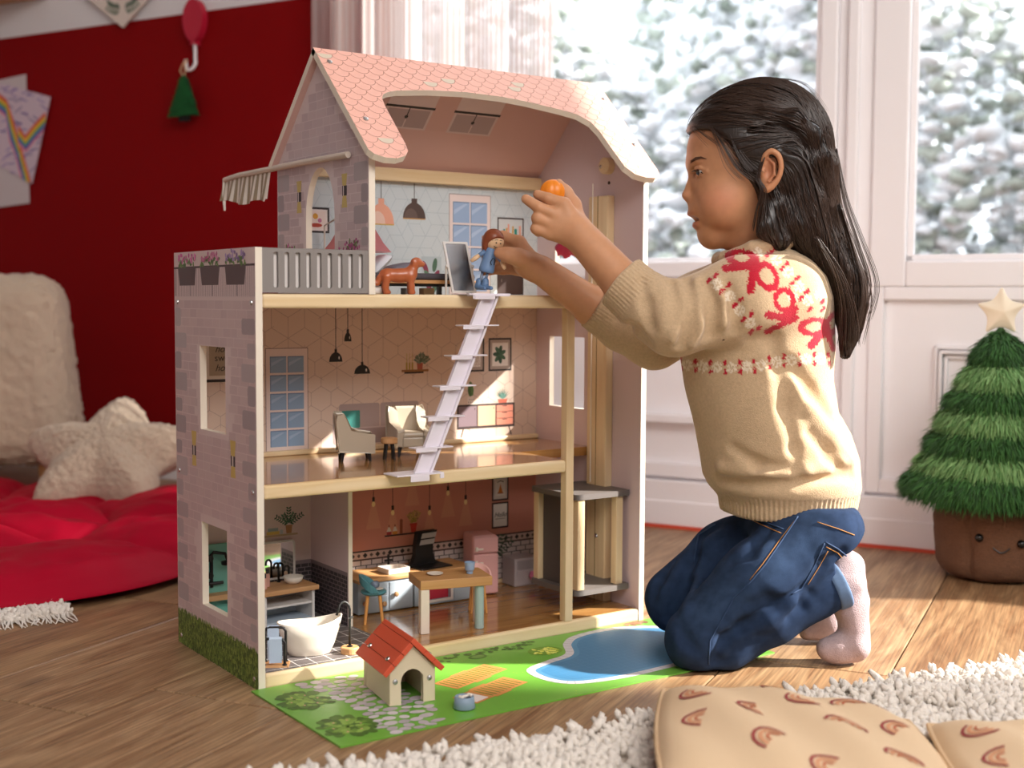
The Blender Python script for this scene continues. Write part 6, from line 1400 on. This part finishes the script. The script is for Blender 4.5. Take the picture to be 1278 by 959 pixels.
# ---------------------------------------------------------------- jumper
S_ = Field(); zq = lambda py: L(950, py, 1.735)[2]; xq = lambda px: L(px, 480, 1.735)[0]
def row(py, x0, x1, hy, cy=0): return (zq(py), (xq(x0)+xq(x1))/2, cy, (xq(x1)-xq(x0))/2, hy)
S_.loft([row(652, 905, 1072, .094), row(640, 902, 1072, .096), row(622, 899, 1076, .098), row(606, 886, 1078, .102), row(594, 880, 1077, .104), row(573, 877, 1073, .104), row(539, 870, 1060, .102), row(513, 863, 1044, .100), row(475, 854, 1040, .100), row(440, 848, 1040, .102), row(405, 852, 1040, .104), row(370, 868, 1038, .104), row(345, 888, 1028, .092), row(328, 905, 1010, .074), row(318, 915, 995, .055)], .012)
S_.chain([L(976, 368, 1.676), L(925, 375, 1.652), L(842, 398, 1.638)], [r(52), r(49), r(43)], .018)
S_.chain([L(840, 399, 1.638), L(812, 384, 1.645), L(776, 353, 1.654)], [r(43), r(37), r(30)], .012)
S_.chain([L(922, 366, 1.805), L(870, 388, 1.808), L(816, 424, 1.80)], [r(52), r(46), r(38)], .018).chain([L(816, 424, 1.80), L(775, 405, 1.79), L(738, 380, 1.781)], [r(36), r(32), r(29)], .012)
ca_ = L(776, 353, 1.654); S_.chain([L(800, 374, 1.648), ca_], [r(34), r(33.5)], .003); fa_ = L(741, 382, 1.782); S_.chain([L(768, 401, 1.788), fa_], [r(31), r(31)], .003)
na_ = ca_-L(812, 384, 1.645); na_ /= np.linalg.norm(na_); nf_ = fa_-L(775, 405, 1.79); nf_ /= np.linalg.norm(nf_)
# cuff ends: local cuts (only near the cuffs)
def local_cut(p, n, rad):
    p = p.astype(np.float32); n = n.astype(np.float32)
    def fn(P): q = P-p; a = q@n; return np.maximum(-a, np.sqrt(np.maximum((q**2).sum(-1)-a*a, 0))-rad)
    return fn
S_.custom(local_cut(ca_+na_*.002, na_, .075), .003, 's').custom(local_cut(fa_+nf_*.002, nf_, .060), .003, 's')
for f_, s0, s1 in (((na_), ca_, .036), ((nf_), fa_, .034)): S_.cone(s0+f_*.03, s0-f_*.004, R_(25.5), R_(26), .002, 's')
# collar: thick folded ring round the neck
cc = L(950, 306, 1.733)
ring = []
for i in range(17):
    a = 2*math.pi*i/16; x = math.cos(a)*r(52); ring.append(cc+np.array([x, math.sin(a)*.062, -r(2)+x*.26+(-.004 if math.cos(a) < -.5 else 0)]))
S_.chain(ring, [r(9.5)]*17, .003)
S_.cone(Lh(938, 262), L(947, 322, 1.733), r(33.5), r(36), .004, 's') if False else None
# folds of the sleeve, the armpit and the flank
def crease(f, pts, rads, depth=.35, k=.008):
    """a fold line pressed into the cloth along picture points"""
    Q = []
    for (x, y), rd in zip(pts, rads):
        q = project(x, y, f)
        if q is None: continue
        Q.append((q-f.grad(q[None])[0]*r(rd)*(depth-1)*-1*-1 if False else q+f.grad(q[None])[0]*r(rd)*(1-2*depth), r(rd)))
    return Q
def press(f, lines, k=.014):
    L_ = [crease(f, p_, rd, dp) for p_, rd, dp in lines]
    for Q in L_:
        if len(Q) > 1: f.chain([q[0] for q in Q], [q[1] for q in Q], k, 's')
def ridge(f, lines, k=.012):
    L_ = [crease(f, p_, rd, .78) for p_, rd in lines]
    for Q in L_:
        if len(Q) > 1: f.chain([q[0] for q in Q], [q[1] for q in Q], k)
ridge(S_, [([(868, 352), (874, 378), (872, 405), (862, 430)], [5, 8, 9, 6]), ([(846, 352), (853, 375), (852, 402), (842, 425)], [4, 7, 7, 5]), ([(890, 352), (902, 380), (905, 405)], [5, 8, 6]), ([(990, 470), (1010, 510), (1040, 545), (1062, 575)], [3, 8, 9, 5]), ([(900, 585), (950, 594), (1000, 592), (1050, 578)], [5, 8, 8, 5])])
press(S_, [([(856, 349), (864, 372), (863, 402), (852, 432)], [4, 6.5, 7, 5], .5), ([(838, 353), (845, 378), (842, 402)], [3, 5, 4], .45), ([(880, 352), (889, 382), (887, 418)], [3.5, 6, 5], .45), ([(906, 352), (918, 385), (918, 412)], [2, 4, 3], .4),
           ([(940, 424), (962, 424), (974, 460), (980, 510), (990, 560), (998, 590)], [5, 6, 6, 5, 4, 3], .28), ([(985, 452), (1012, 490), (1036, 520)], [4, 7, 5], .35), ([(898, 600), (950, 605), (1000, 604), (1062, 592)], [4, 5, 5, 4], .5), ([(915, 560), (945, 580), (990, 585)], [2, 4, 3], .35), ([(1010, 540), (1035, 570), (1055, 590)], [2, 4, 3], .35), ([(800, 350), (806, 378), (812, 408)], [2, 3.5, 3], .35), ([(770, 398), (790, 412), (808, 428)], [2, 3, 2], .35)])
S_.cut(L(985, 646, 1.735), (-.06, 0, -1), .006)
NE_ax = -na_
def sw_post(P, D):
    near = np.abs(D) < .02
    Q = P[near]; d = D[near].copy(); z = Q[:, 2]; A = np.arctan2(Q[:, 1], Q[:, 0]-xq(985))
    hem = np.clip((zq(611)-z)/.004, 0, 1)*np.clip((z-zq(655))/.004, 0, 1)*(np.abs(Q[:, 0]-xq(985)) < .14); d += hem*(.0011*np.sin(A*92)+.0015)
    for p, n, le in ((ca_, na_, .036), (fa_, nf_, .032)):
        q = Q-p.astype(np.float32); t = -(q@n.astype(np.float32)); rad = np.sqrt(np.maximum((q**2).sum(-1)-t*t, 0)); u = np.cross(n, [0, 0, 1.]); u /= np.linalg.norm(u); v = np.cross(n, u); an = np.arctan2(q@v.astype(np.float32), q@u.astype(np.float32))
        w_ = np.clip(t/.004+1, 0, 1)*np.clip((le-t)/.005, 0, 1)*(rad < .06); d += w_*.0010*np.sin(an*44)
    d += .0022*(vnoise(Q.astype(np.float64), 34, 3)-.5).astype(np.float32)+.0035*(vnoise(Q.astype(np.float64), 15, 8)-.5).astype(np.float32)
    out = D.copy(); out[near] = d; return out
S_.post = sw_post
V, F = S_.mesh((-.25, -.19, .19), (.22, .19, .60), .0019); V = relax(V, F, 1, .4)
sw = link_mesh('jumper', V, F, attr_mat('knit', .92, .5, 700, .25, .0015, var=.10, vscale=260, spec=.15), kid, smooth=True)
# knitted pattern: computed on the front-facing side in the plane of the picture
def to_px(V):
    W_ = PO+V[:, [0]]*RH+V[:, [1]]*FH+np.c_[np.zeros((len(V), 2)), V[:, 2]]; q = W_-CAM; z = q@CF; return 639+FPX*(q@CR)/z, 479.5-FPX*(q@CU)/z, z
X, Y, Zd = to_px(V); near = V[:, 1] < .03
C = np.tile(rgb('c6aa88'), (len(V), 1)); red = rgb('b3142c'); wh = rgb('ece0cc')
def seg_d(X, Y, a, b): ax, ay = a; bx, by = b; t = np.clip(((X-ax)*(bx-ax)+(Y-ay)*(by-ay))/((bx-ax)**2+(by-ay)**2+1e-9), 0, 1); return np.hypot(X-ax-t*(bx-ax), Y-ay-t*(by-ay))
jx, jy = X+RNG.normal(0, .7, len(X)), Y+RNG.normal(0, .7, len(X))
m_ = np.zeros(len(V), bool)
def loop(cx, cy, rx, ry, rot, wd=4.5):
    c, s = math.cos(rot), math.sin(rot); u = (jx-cx)*c+(jy-cy)*s; v = -(jx-cx)*s+(jy-cy)*c; e = np.hypot(u/rx, v/ry); return np.abs(e-1)*min(rx, ry) < wd*.5+.8
for lp in ((926, 322, 16, 8, .1), (957, 345, 11, 16, -.5), (979, 375, 11, 13, -.2), (1016, 408, 15, 9, -.05), (1040, 404, 7, 14, .5)): m_ |= loop(*lp)
for a, b, w_ in (((905, 335), (934, 333), 9), ((941, 333), (937, 362), 10), ((936, 327), (946, 336), 9), ((959, 393), (985, 399), 10), ((984, 396), (990, 386), 12), ((957, 414), (994, 397), 7), ((1012, 431), (1028, 414), 10), ((1030, 409), (1033, 416), 12), ((1033, 415), (1040, 436), 7)): m_ |= seg_d(jx, jy, a, b) < w_*.5
dash = np.zeros(len(V), bool)
for x, y in ((885, 350), (893, 344), (901, 364), (910, 356), (917, 381), (925, 374), (928, 399), (938, 392), (938, 414), (947, 410), (958, 318), (965, 313), (976, 335), (982, 329), (988, 354), (995, 347), (1000, 372), (1007, 364), (1011, 386), (1027, 376), (1027, 386)): dash |= seg_d(jx, jy, (x-1.5, y+1.5), (x+1.5, y-1.5)) < 2.3
for i, x in enumerate(np.linspace(849, 1034, 11)):
    y = 452+4*math.sin(i*.5)-(.0 if i < 6 else 3); dash |= (seg_d(jx, jy, (x, y-4), (x, y-1)) < 2.1) | (seg_d(jx, jy, (x+1, y+7), (x+1, y+10)) < 2.1)
white = np.zeros(len(V), bool)
def snow(cx, cy, R=8):
    global white
    d = np.hypot(jx-cx, jy-cy); a = np.arctan2(jy-cy, jx-cx); white |= (d < R) & (d > 1.5) & (np.abs(np.sin(a*3+.4)) > .45)
for x, y in ((895, 355), (911, 370), (923, 387), (936, 403), (969, 325), (984, 340), (998, 358), (1008, 375), (1024, 368), (945, 316), (990, 372)): snow(x, y, 7)
for i in range(10): snow(858+18.5*i, 455+4*math.sin(i*.5+.2)-(0 if i < 6 else 3), 7)
C[white & near] = wh*.75+.25*rgb('c6aa88'); C[(m_ | dash) & near] = red
# far sleeve gets the same bands, mirrored round the arm
t_ = (V-FS)@((FE-FS)/np.linalg.norm(FE-FS)); an = np.arctan2(V[:, 1]-.07, V[:, 2]-.48); fm_ = (V[:, 1] > .045) & (np.abs(t_-.02) < .012) & (np.sin(an*9) > .2); C[fm_] = red
set_cols(sw, C)
# ---------------------------------------------------------------- jeans
J_ = Field()
J_.ell(L(1000, 655, 1.735), (r(68), .092, r(44)), .02, rot=.15)
J_.chain([L(1026, 664, 1.685), L(950, 728, 1.672), NK], [r(47), r(50), r(37)], .02).chain([NK+np.array([.002, 0, -.006]), L(905, 800, 1.67), L(960, 770, 1.672), L(1042, 732, 1.676)], [r(36), r(34), r(34), r(27)], .010)
J_.chain([L(1000, 655, 1.785), L(910, 695, 1.797), FK], [r(45), r(45), r(38)], .02).chain([FK+np.array([0, 0, -.012]), L(930, 762, 1.80), L(1020, 742, 1.80)], [r(36), r(33), r(26)], .010)
J_.ell(L(1028, 670, 1.70), (r(42), .050, r(38)), .02).ell(L(1020, 668, 1.775), (r(42), .048, r(36)), .02)
ja = L(1045, 731, 1.676)-L(960, 770, 1.672); ja /= np.linalg.norm(ja)
J_.custom(local_cut(L(1046, 730, 1.676), ja, .048), .003, 's'); jf = L(1020, 742, 1.80)-L(930, 762, 1.80); jf /= np.linalg.norm(jf); J_.custom(local_cut(L(1020, 742, 1.80), jf, .045), .003, 's')
press(J_, [([(1000, 738), (965, 762), (928, 784)], [4, 6.5, 5], .55), ([(930, 782), (906, 800), (892, 826)], [4, 5.5, 4], .5), ([(942, 792), (918, 806), (906, 824)], [3, 4.5, 3], .45), ([(893, 657), (872, 668), (868, 692), (852, 740), (836, 772)], [4, 6, 6, 6, 5], .5), ([(978, 755), (958, 750), (938, 756)], [2.5, 4, 2.5], .4),
           ([(1010, 742), (1000, 756), (985, 770)], [2, 3.5, 2], .4), ([(960, 660), (935, 690), (915, 700)], [2, 4, 2], .3), ([(1050, 690), (1025, 705), (1005, 735)], [2.5, 4, 3], .35), ([(870, 812), (856, 800), (848, 785)], [2, 3.5, 2], .3), ([(840, 700), (825, 720), (815, 745)], [2, 3, 2], .3)])
ridge(J_, [([(990, 752), (960, 774), (925, 798)], [5, 8, 6]), ([(918, 796), (903, 812)], [5, 6]), ([(880, 680), (874, 720), (856, 762)], [5, 7, 6])])
J_.cut(L(985, 622, 1.735), (.05, 0, 1), .006)
J_.cut((0, 0, .0015), (0, 0, -1), .006)
def jn_post(P, D):
    near = np.abs(D) < .02; Q = P[near].astype(np.float64); out = D.copy(); out[near] += (.0030*(vnoise(Q, 22, 5)-.5)+.0016*(vnoise(Q, 55, 9)-.5)).astype(np.float32); return out
J_.post = jn_post
V, F = J_.mesh((-.16, -.16, -.004), (.22, .17, .26), .0021); V = relax(V, F, 1, .4)
jn = link_mesh('jeans', V, F, attr_mat('denim', .95, .6, 1400, 0, .0008, var=.25, vscale=70, spec=.08), kid, smooth=True)
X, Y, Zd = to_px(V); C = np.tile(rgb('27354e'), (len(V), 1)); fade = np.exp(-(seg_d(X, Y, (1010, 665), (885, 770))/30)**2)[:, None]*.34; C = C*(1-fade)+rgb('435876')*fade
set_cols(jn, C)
st_m = mat('stitch_orange', 'b97f3c', .7); sm_m = mat('seam_denim', '263e60', .8)
for pts, m2, rad in (([(996, 645), (978, 672), (955, 705), (938, 725), (915, 748), (900, 775), (886, 800), (884, 830)], sm_m, .0010), ([(992, 650), (975, 672), (952, 704), (936, 724)], st_m, .0005), ([(931, 640), (950, 650), (978, 661)], sm_m, .0011), ([(930, 645), (950, 655), (975, 666)], st_m, .0006), ([(1030, 677), (1045, 685), (1056, 694)], sm_m, .0011), ([(1031, 683), (1045, 690), (1053, 699)], st_m, .0006), ([(1029, 678), (1015, 708), (1000, 735), (988, 742)], sm_m, .0010), ([(1033, 688), (1022, 708), (1008, 730)], st_m, .0005), ([(1020, 652), (1045, 660), (1066, 668)], st_m, .0006), ([(893, 655), (872, 668), (868, 690), (866, 702)], sm_m, .0010)):
    surf_tube(pts, J_, rad, 'seam', m2, jn, 4, .0005)
# rolled cuff of the near leg
cu = Field(); c0 = L(1036, 735, 1.6755); c1 = c0+ja*.018; cu.cone(c0, c1, r(29), r(30), .003).custom(local_cut(c1, ja, .05), .003, 's').custom(local_cut(c0, -ja, .05), .003, 's').cone(c0, c1+ja*.02, r(24), r(24), .002, 's')
V, F = cu.mesh(c0-.06, c0+.07, .0018); V = relax(V, F, 1); link_mesh('jeans_cuff', V, F, mat('denim_cuff', '5f7798', .9, bump=.4, bscale=1200, bdist=.0008, var=.2, vscale=90), jn, smooth=True)
# ---------------------------------------------------------------- socks
def sock(chain_, rad, lo_, hi_, name):
    s = Field()
    for ch_, rd in zip(chain_, rad): s.chain(ch_, rd, .012)
    s.cut((0, 0, .0012), (0, 0, -1), .005)
    def post(P, D):
        near = np.abs(D) < .015; Q = P[near].astype(np.float64); out = D.copy(); out[near] += (.0030*(vnoise(Q, 60, 5)-.5)+.0045*(vnoise(Q*np.array([.5, .5, 1.6]), 34, 7)-.5)).astype(np.float32); return out
    s.post = post; V, F = s.mesh(lo_, hi_, .0018); V = relax(V, F, 1); return link_mesh(name, V, F, mat('sock_blush', 'b9a4a6', .95, bump=.9, bscale=700, bdist=.0015, var=.15, vscale=200, spec=.1), kid, smooth=True)
sock([[L(1028, 740, 1.676), L(1048, 722, 1.682), L(1056, 707, 1.685)], [L(1057, 709, 1.685), L(1062, 755, 1.688), L(1066, 802, 1.690)], [L(1064, 806, 1.690), L(1044, 810, 1.689), L(1031, 811, 1.688)]], [[r(22), r(23), r(20)], [r(20), r(19), r(19)], [r(19), r(15.5), r(12.5)]], L(1020, 850, 1.66)-np.array([.03, .04, 0]), L(1090, 680, 1.70)+np.array([.03, .05, .02]), 'sock')
sock([[L(1012, 742, 1.80), L(1030, 728, 1.80)], [L(1030, 728, 1.80), L(1034, 782, 1.80)], [L(1034, 784, 1.80), L(1008, 789, 1.80)]], [[r(20), r(19)], [r(18), r(17)], [r(16.5), r(12)]], L(990, 830, 1.76)-np.array([.03, .02, 0]), L(1060, 700, 1.84)+np.array([.03, .03, .02]), 'sock')
# ---------------------------------------------------------------- hair
G_ = Field()
G_.ell(Lh(952, 186), (r(86), .0815, r(86)), .02).ell(Lh(915, 178), (r(60), .070, r(58)), .02)
G_.custom(lambda P: np.maximum(B_(P)-.004, P[..., 0]-Lh(985, 0)[0]), .004) if False else None
G_.loft([(Lh(0, 438)[2], Lh(1048, 0)[0], -.048, r(4), .006), (Lh(0, 410)[2], Lh(1054, 0)[0], -.045, r(12), .016), (Lh(0, 375)[2], Lh(1056, 0)[0], -.035, r(20), .032), (Lh(0, 340)[2], Lh(1044, 0)[0], -.020, r(30), .050), (Lh(0, 308)[2], Lh(1018, 0)[0], -.010, r(44), .064), (Lh(0, 280)[2], Lh(998, 0)[0], -.004, r(54), .074), (Lh(0, 245)[2], Lh(994, 0)[0], 0, r(51), .078), (Lh(0, 200)[2], Lh(985, 0)[0], 0, r(54), .080)], .025)
G_.chain([Lh(952, 262, -.060), Lh(946, 285, -.060), Lh(962, 303, -.062)], [r(13), r(13), r(10)], .012).chain([Lh(952, 262, .060), Lh(948, 285, .060), Lh(962, 300, .062)], [r(13), r(13), r(10)], .012)
G_.ell(Lh(868, 236), (r(50), .20, r(70)), .008, 's', rot=.05).ell(Lh(912, 268), (r(28), .20, r(44)), .010, 's')
for s in (-1, 1): G_.ell(Lh(946, 222, s*.088), (r(15), .020, r(26)), .006, 's', rot=-.12)
G_.chain([Lh(940, 150, -.077), Lh(975, 158, -.086), Lh(996, 176, -.080), Lh(1008, 202, -.074), Lh(1016, 235, -.066)], [r(5), r(8), r(8.5), r(7), r(3)], .010)
for pts, rd in (([(905, 178, -.066), (940, 168, -.078), (972, 170, -.084)], [2, 3, 3]), ([(965, 190, -.083), (990, 205, -.084), (1005, 240, -.080)], [2.5, 3, 2.5]), ([(985, 120, -.070), (1005, 150, -.078), (1020, 185, -.072)], [2, 3, 2]), ([(985, 260, -.082), (1000, 300, -.078), (1030, 345, -.065)], [2, 3, 3])): G_.chain([Lh(*q) for q in pts], [r(x) for x in rd], .008, 's')
V, F = G_.mesh((-.12, -.12, .40), (.20, .12, .80), .0022); V = relax(V, F, 1, .4)
hair = link_mesh('hair', V, F, hair_m, kid, smooth=True)
# strands combed over the hair mass
rng = np.random.default_rng(11); N_ = normals(V, F); ns = 2600
nearw = np.where(V[:, 1] < .03, 1, .25); pick = rng.choice(len(V), ns, p=nearw/nearw.sum()); P = V[pick].copy(); xb, zb = Lh(992, 0)[0], Lh(0, 168)[2]; yb_ = Lh(0, 300)[2]; T_ = []
lenf = .5+.8*rng.random(ns)
def flow(P):
    x, y, z = P.T; D = np.zeros_like(P); fr_ = np.clip((xb-x)/.03, 0, 1)*np.clip((z-(zb-.055))/.03, 0, 1)
    D[:, 0] = fr_*1.0+(1-fr_)*(.30-.25*np.clip((yb_+.02-z)/.08, 0, 1)); D[:, 2] = fr_*np.clip((zb-z)*12, -1, .5)+(1-fr_)*-1.0; D[:, 1] = -.05*fr_; return D
for k in range(17):
    T_.append(P.copy()); Q = P+flow(P)*.0001; G = G_.grad(P); D = flow(P)+rng.normal(0, .10, P.shape); D -= (D*G).sum(1, keepdims=True)*G; D /= np.maximum(np.linalg.norm(D, axis=1, keepdims=True), 1e-6)
    P = P+D*(.0075*lenf)[:, None]; d = G_(P.astype(np.float32)).astype(np.float64); P = P-G_.grad(P)*np.clip(d-.0009-.0012*rng.random(ns), -.006, .006)[:, None]
T_ = np.array(T_).transpose(1, 0, 2)
V = []; F = []
rad = .00055
W_ = np.array([0, -1, .2]); 
for s in range(ns):
    q = T_[s]; tn = np.gradient(q, axis=0); tn /= np.maximum(np.linalg.norm(tn, axis=1, keepdims=True), 1e-9); u = np.cross(tn, W_); u /= np.maximum(np.linalg.norm(u, axis=1, keepdims=True), 1e-9); v = np.cross(tn, u); tp = np.interp(np.arange(17), [0, 3, 12, 16], [.3, 1, 1, .2])[:, None]*rad
    o_ = len(V)*51; V.append(np.stack([q+u*tp, q-u*tp*.5+v*tp, q-u*tp*.5-v*tp], 1).reshape(-1, 3))
V = np.concatenate(V); i0 = (np.arange(ns)[:, None]*51+np.arange(16)[None]*3).ravel()
F = np.concatenate([np.stack([i0+k, i0+(k+1) % 3, i0+3+(k+1) % 3, i0+3+k], 1) for k in range(3)])
tag(link_mesh('hair_strands', V, F, mat('hair_strand', '38271e', .28, spec=.7), hair, smooth=True), kind='stuff')
# loose strands: temple wisps, the lock in front of the ear, flyaways on the crown and back
b = MB(); rng = random.Random(4)
def lock(pts, n, sp, rad=.0005):
    for i in range(n):
        jx_, jz_, jy_ = rng.gauss(0, sp), rng.gauss(0, sp), rng.gauss(0, .003); P_ = [Lh(a+jx_*(k+.4), b_+jz_*.4, y+jy_-.003) for k, (a, b_, y) in enumerate(pts)]; Q = []
        for k in range(len(P_)-1):
            p0, p1, p2, p3 = P_[max(k-1, 0)], P_[k], P_[k+1], P_[min(k+2, len(P_)-1)]
            for j in range(5): t = j/5; Q.append(tuple(.5*((2*p1)+(-p0+p2)*t+(2*p0-5*p1+4*p2-p3)*t*t+(-p0+3*p1-3*p2+p3)*t**3)))
        Q.append(tuple(P_[-1])); b.tube(Q, [rad]*(len(Q)-2)+[rad*.6, rad*.2], 4)
lock([(939, 205, -.074), (932, 228, -.071), (938, 245, -.072), (934, 270, -.066), (932, 292, -.060)], 14, .8)
lock([(860, 160, -.020), (870, 176, -.047), (884, 190, -.058)], 9, 3.5, .00022); lock([(880, 165, -.055), (893, 190, -.066), (908, 215, -.068), (928, 232, -.071)], 22, 3.0, .0003); lock([(900, 175, -.064), (915, 205, -.069), (930, 222, -.072)], 26, 2.2, .0004)
lock([(1036, 190, -.03), (1046, 250, -.03), (1062, 300, -.03), (1078, 355, -.03), (1066, 400, -.03)], 16, 1.6, .0004); lock([(1030, 260, -.07), (1050, 320, -.065), (1062, 370, -.06), (1050, 428, -.05)], 26, 2.0, .0005); lock([(1000, 300, -.08), (1025, 340, -.075), (1040, 385, -.065), (1044, 430, -.05)], 26, 2.0, .0005)
lock([(930, 106, 0), (970, 99, 0), (1005, 107, 0), (1030, 140, 0)], 9, .7, .00016); lock([(870, 142, -.01), (900, 117, -.01), (945, 102, -.01)], 8, .6, .00016)
b.build('loose_strands', mat('hair_strand', '38271e', .28, spec=.7), hair, smooth=True)
# ---------------------------------------------------------------- doll, pumpkin, dog
def TL(px, py, d): return at(px, py, d)
doll = thing('toy_doll', 'wooden toy doll with brown hair and blue overall in the child\'s hand', 'doll', tuple(TL(603, 362, 1.748)), VIEWROT)
DO_ = np.array(doll.location)
def Ld(px, py, d=1.750): p = at(px, py, d)-DO_; return np.array([p@RH, p@FH, p[2]])
rd_ = lambda p: R_(p, 1.75)
m_skin = mat('doll_skin', 'eec79c', .4); m_blue = mat('doll_blue', '6f8fb8', .45)
d1 = Field().ell(Ld(617.5, 302), (rd_(11.5), rd_(11)/1, rd_(11.5)), .003); V, F = d1.mesh(Ld(617, 302)-.02, Ld(617, 302)+.02, .0011); hd_ = link_mesh('head', V, F, m_skin, doll, smooth=True)
d2 = Field().ell(Ld(616, 298, 1.751), (rd_(13.2), rd_(13), rd_(12.5)), .003).ell(Ld(606, 306, 1.752), (rd_(5), rd_(9), rd_(10)), .004).ell(Ld(621, 309.5, 1.741), (rd_(13), rd_(12), rd_(11.5)), .002, 's', rot=.2); V, F = d2.mesh(Ld(616, 300)-.025, Ld(616, 300)+.025, .0011); link_mesh('hair', V, F, mat('doll_hair', '8a4526', .35), hd_, smooth=True)
d1o = d1
def dproj(px, py):
    o = CAM-DO_; o = np.array([o@RH, o@FH, CAM[2]-DO_[2]]); t = Ld(px, py, 1.7)-o; ln = np.linalg.norm(t); t /= ln; return d1.hit(o, t, 1.6, 2.0)
for x, y, rr2 in ((619.5, 303.3, .0011), (624.8, 304.3, .0010), (615, 300.3, .0005)):
    q = dproj(x, y)
    if q is not None: e = MB(); e.lathe([(.0001, -rr2), (rr2*.8, -rr2*.6), (rr2, 0), (rr2*.8, rr2*.6), (.0001, rr2)], tuple(q), 8); e.build('eye', M_black, hd_, smooth=True)
for pl_ in ([(616.5, 307.2), (618.5, 309), (621, 309.2)], [(617.5, 300), (620, 299), (622, 300)], [(623.8, 300.5), (625.5, 300), (626.5, 301)]):
    q = [dproj(*c) for c in pl_]
    if all(x is not None for x in q): e = MB(); e.tube([tuple(x) for x in q], .0004, 5); e.build('face_line', M_black, hd_)
d3 = Field().cone(Ld(612.5, 314), Ld(607.5, 336), rd_(7.2), rd_(9.8), .004).cut(Ld(607, 340.5), (-.2, 0, -1), .002); V, F = d3.mesh(Ld(610, 326)-.03, Ld(610, 326)+.03, .0012); to_ = link_mesh('overall', V, F, m_blue, doll, smooth=True)
b = MB(); b.tube([Ld(613.5, 331, 1.738), Ld(612, 327.5, 1.7365), Ld(615, 322.5, 1.737), Ld(618, 325, 1.739), Ld(616.5, 331, 1.740)], .0006, 5); b.build('stethoscope_print', M_black, to_)
for s, a, c, e_ in ((-1, (605, 314), (598, 319), (588, 326)), (1, (621, 320), (626, 326), (630, 336))):
    b = MB(); b.tube([tuple(Ld(*a, 1.747)), tuple(Ld(*c, 1.745))], [.0032, .0030], 10); am = b.build('sleeve', m_blue, doll, smooth=True); dd_ = 1.745
    b = MB(); b.tube([tuple(Ld(*c, 1.745)), tuple(Ld((c[0]+e_[0])/2, (c[1]+e_[1])/2, 1.744)), tuple(Ld(*e_, 1.743))], [.0028, .0034, .0022], 8); hn = b.build('hand', m_skin, doll, smooth=True)
for x0, x1 in ((602.5, 599.5), (609, 605.5)):
    b = MB(); b.tube([tuple(Ld(x0, 338)), tuple(Ld(x1, 353))], .0021, 10); b.build('leg', mat('doll_leg', '8494ac', .4), doll, smooth=True)
for x, dd_ in ((598, 1.752), (606, 1.746)):
    d5 = Field().cone(Ld(x, 351, dd_), Ld(x-.5, 356, dd_), rd_(4.2), rd_(4.6), .003).cone(Ld(x-2, 358.5, dd_), Ld(x+7, 360, dd_-.012), rd_(3.6), rd_(2.6), .003).cut(Ld(x, 362, dd_), (0, 0, -1), .001); V, F = d5.mesh(Ld(x, 356, dd_)-.02, Ld(x, 356, dd_)+.02, .001); link_mesh('shoe', V, F, mat('doll_shoe', '5f7fa6', .4), doll, smooth=True)
pk = thing('toy_pumpkin', 'small orange toy pumpkin pinched between the child\'s thumb and finger', 'pumpkin', tuple(TL(690, 240, 1.690)), VIEWROT)
n, m2 = 48, 24; V = []; F = []
for j in range(m2+1):
    th = math.pi*j/m2
    for i in range(n): a = 2*math.pi*i/n; lob = 1-.10*(1-abs(math.sin(a*4)))**3; V.append((.0175*math.sin(th)*math.cos(a)*lob, .0135*math.sin(th)*math.sin(a)*lob, .0168*math.cos(th)))
for j in range(m2):
    for i in range(n): k2 = (i+1) % n; F.append((j*n+i, (j+1)*n+i, (j+1)*n+k2, j*n+k2))
link_mesh('fruit', V, F, mat('pumpkin_orange', 'f08a1e', .35), pk, smooth=True); b = MB(); b.tube([(0, 0, -.0165), (.002, 0, -.020)], [.0022, .0016], 8); b.build('stem', mat('stem_green', '5c6b2c', .6), pk)
dg = thing('toy_dog', 'glossy brown toy dog standing at the edge of the upper storey', 'toy dog', (.2155, .030, Z3+.0004), math.radians(-22))
D_ = Field()
D_.chain([(-.0155, 0, .0255), (0, 0, .0245), (.0135, 0, .0260)], [.0088, .0082, .0092], .006).cone((.0150, 0, .028), (.0205, 0, .0405), .0068, .0055, .006).ell((.0225, 0, .0425), (.0072, .0058, .0062), .004).cone((.0245, 0, .0410), (.0305, 0, .0395), .0040, .0034, .003)
for x, y in ((-.0175, .0050), (-.0175, -.0050), (.0145, .0048), (.0145, -.0048)):
    D_.chain([(x, y, .022), (x+(-.0015 if x < 0 else .0005), y, .010), (x+(.001 if x > 0 else -.0005), y, .0028)], [.0060 if x < 0 else .0050, .0036, .0034], .004).cone((x, y, .0025), (x+.003, y, .0024), .0032, .0028, .003)
D_.chain([(-.022, 0, .028), (-.0265, 0, .021), (-.0285, 0, .0145), (-.0335, 0, .0145), (-.0350, 0, .0185)], [.0040, .0034, .0030, .0028, .0022], .003)
for s in (-1, 1): D_.ell((.0195, s*.0058, .0405), (.0036, .0020, .0066), .002, rot=.15)
D_.cut((0, 0, .0001), (0, 0, -1), .001)
V, F = D_.mesh((-.045, -.02, -.003), (.042, .02, .056), .0011); V = relax(V, F, 1); link_mesh('body', V, F, mat('dog_brown', 'b5623a', .3, coat=.3), dg, smooth=True)
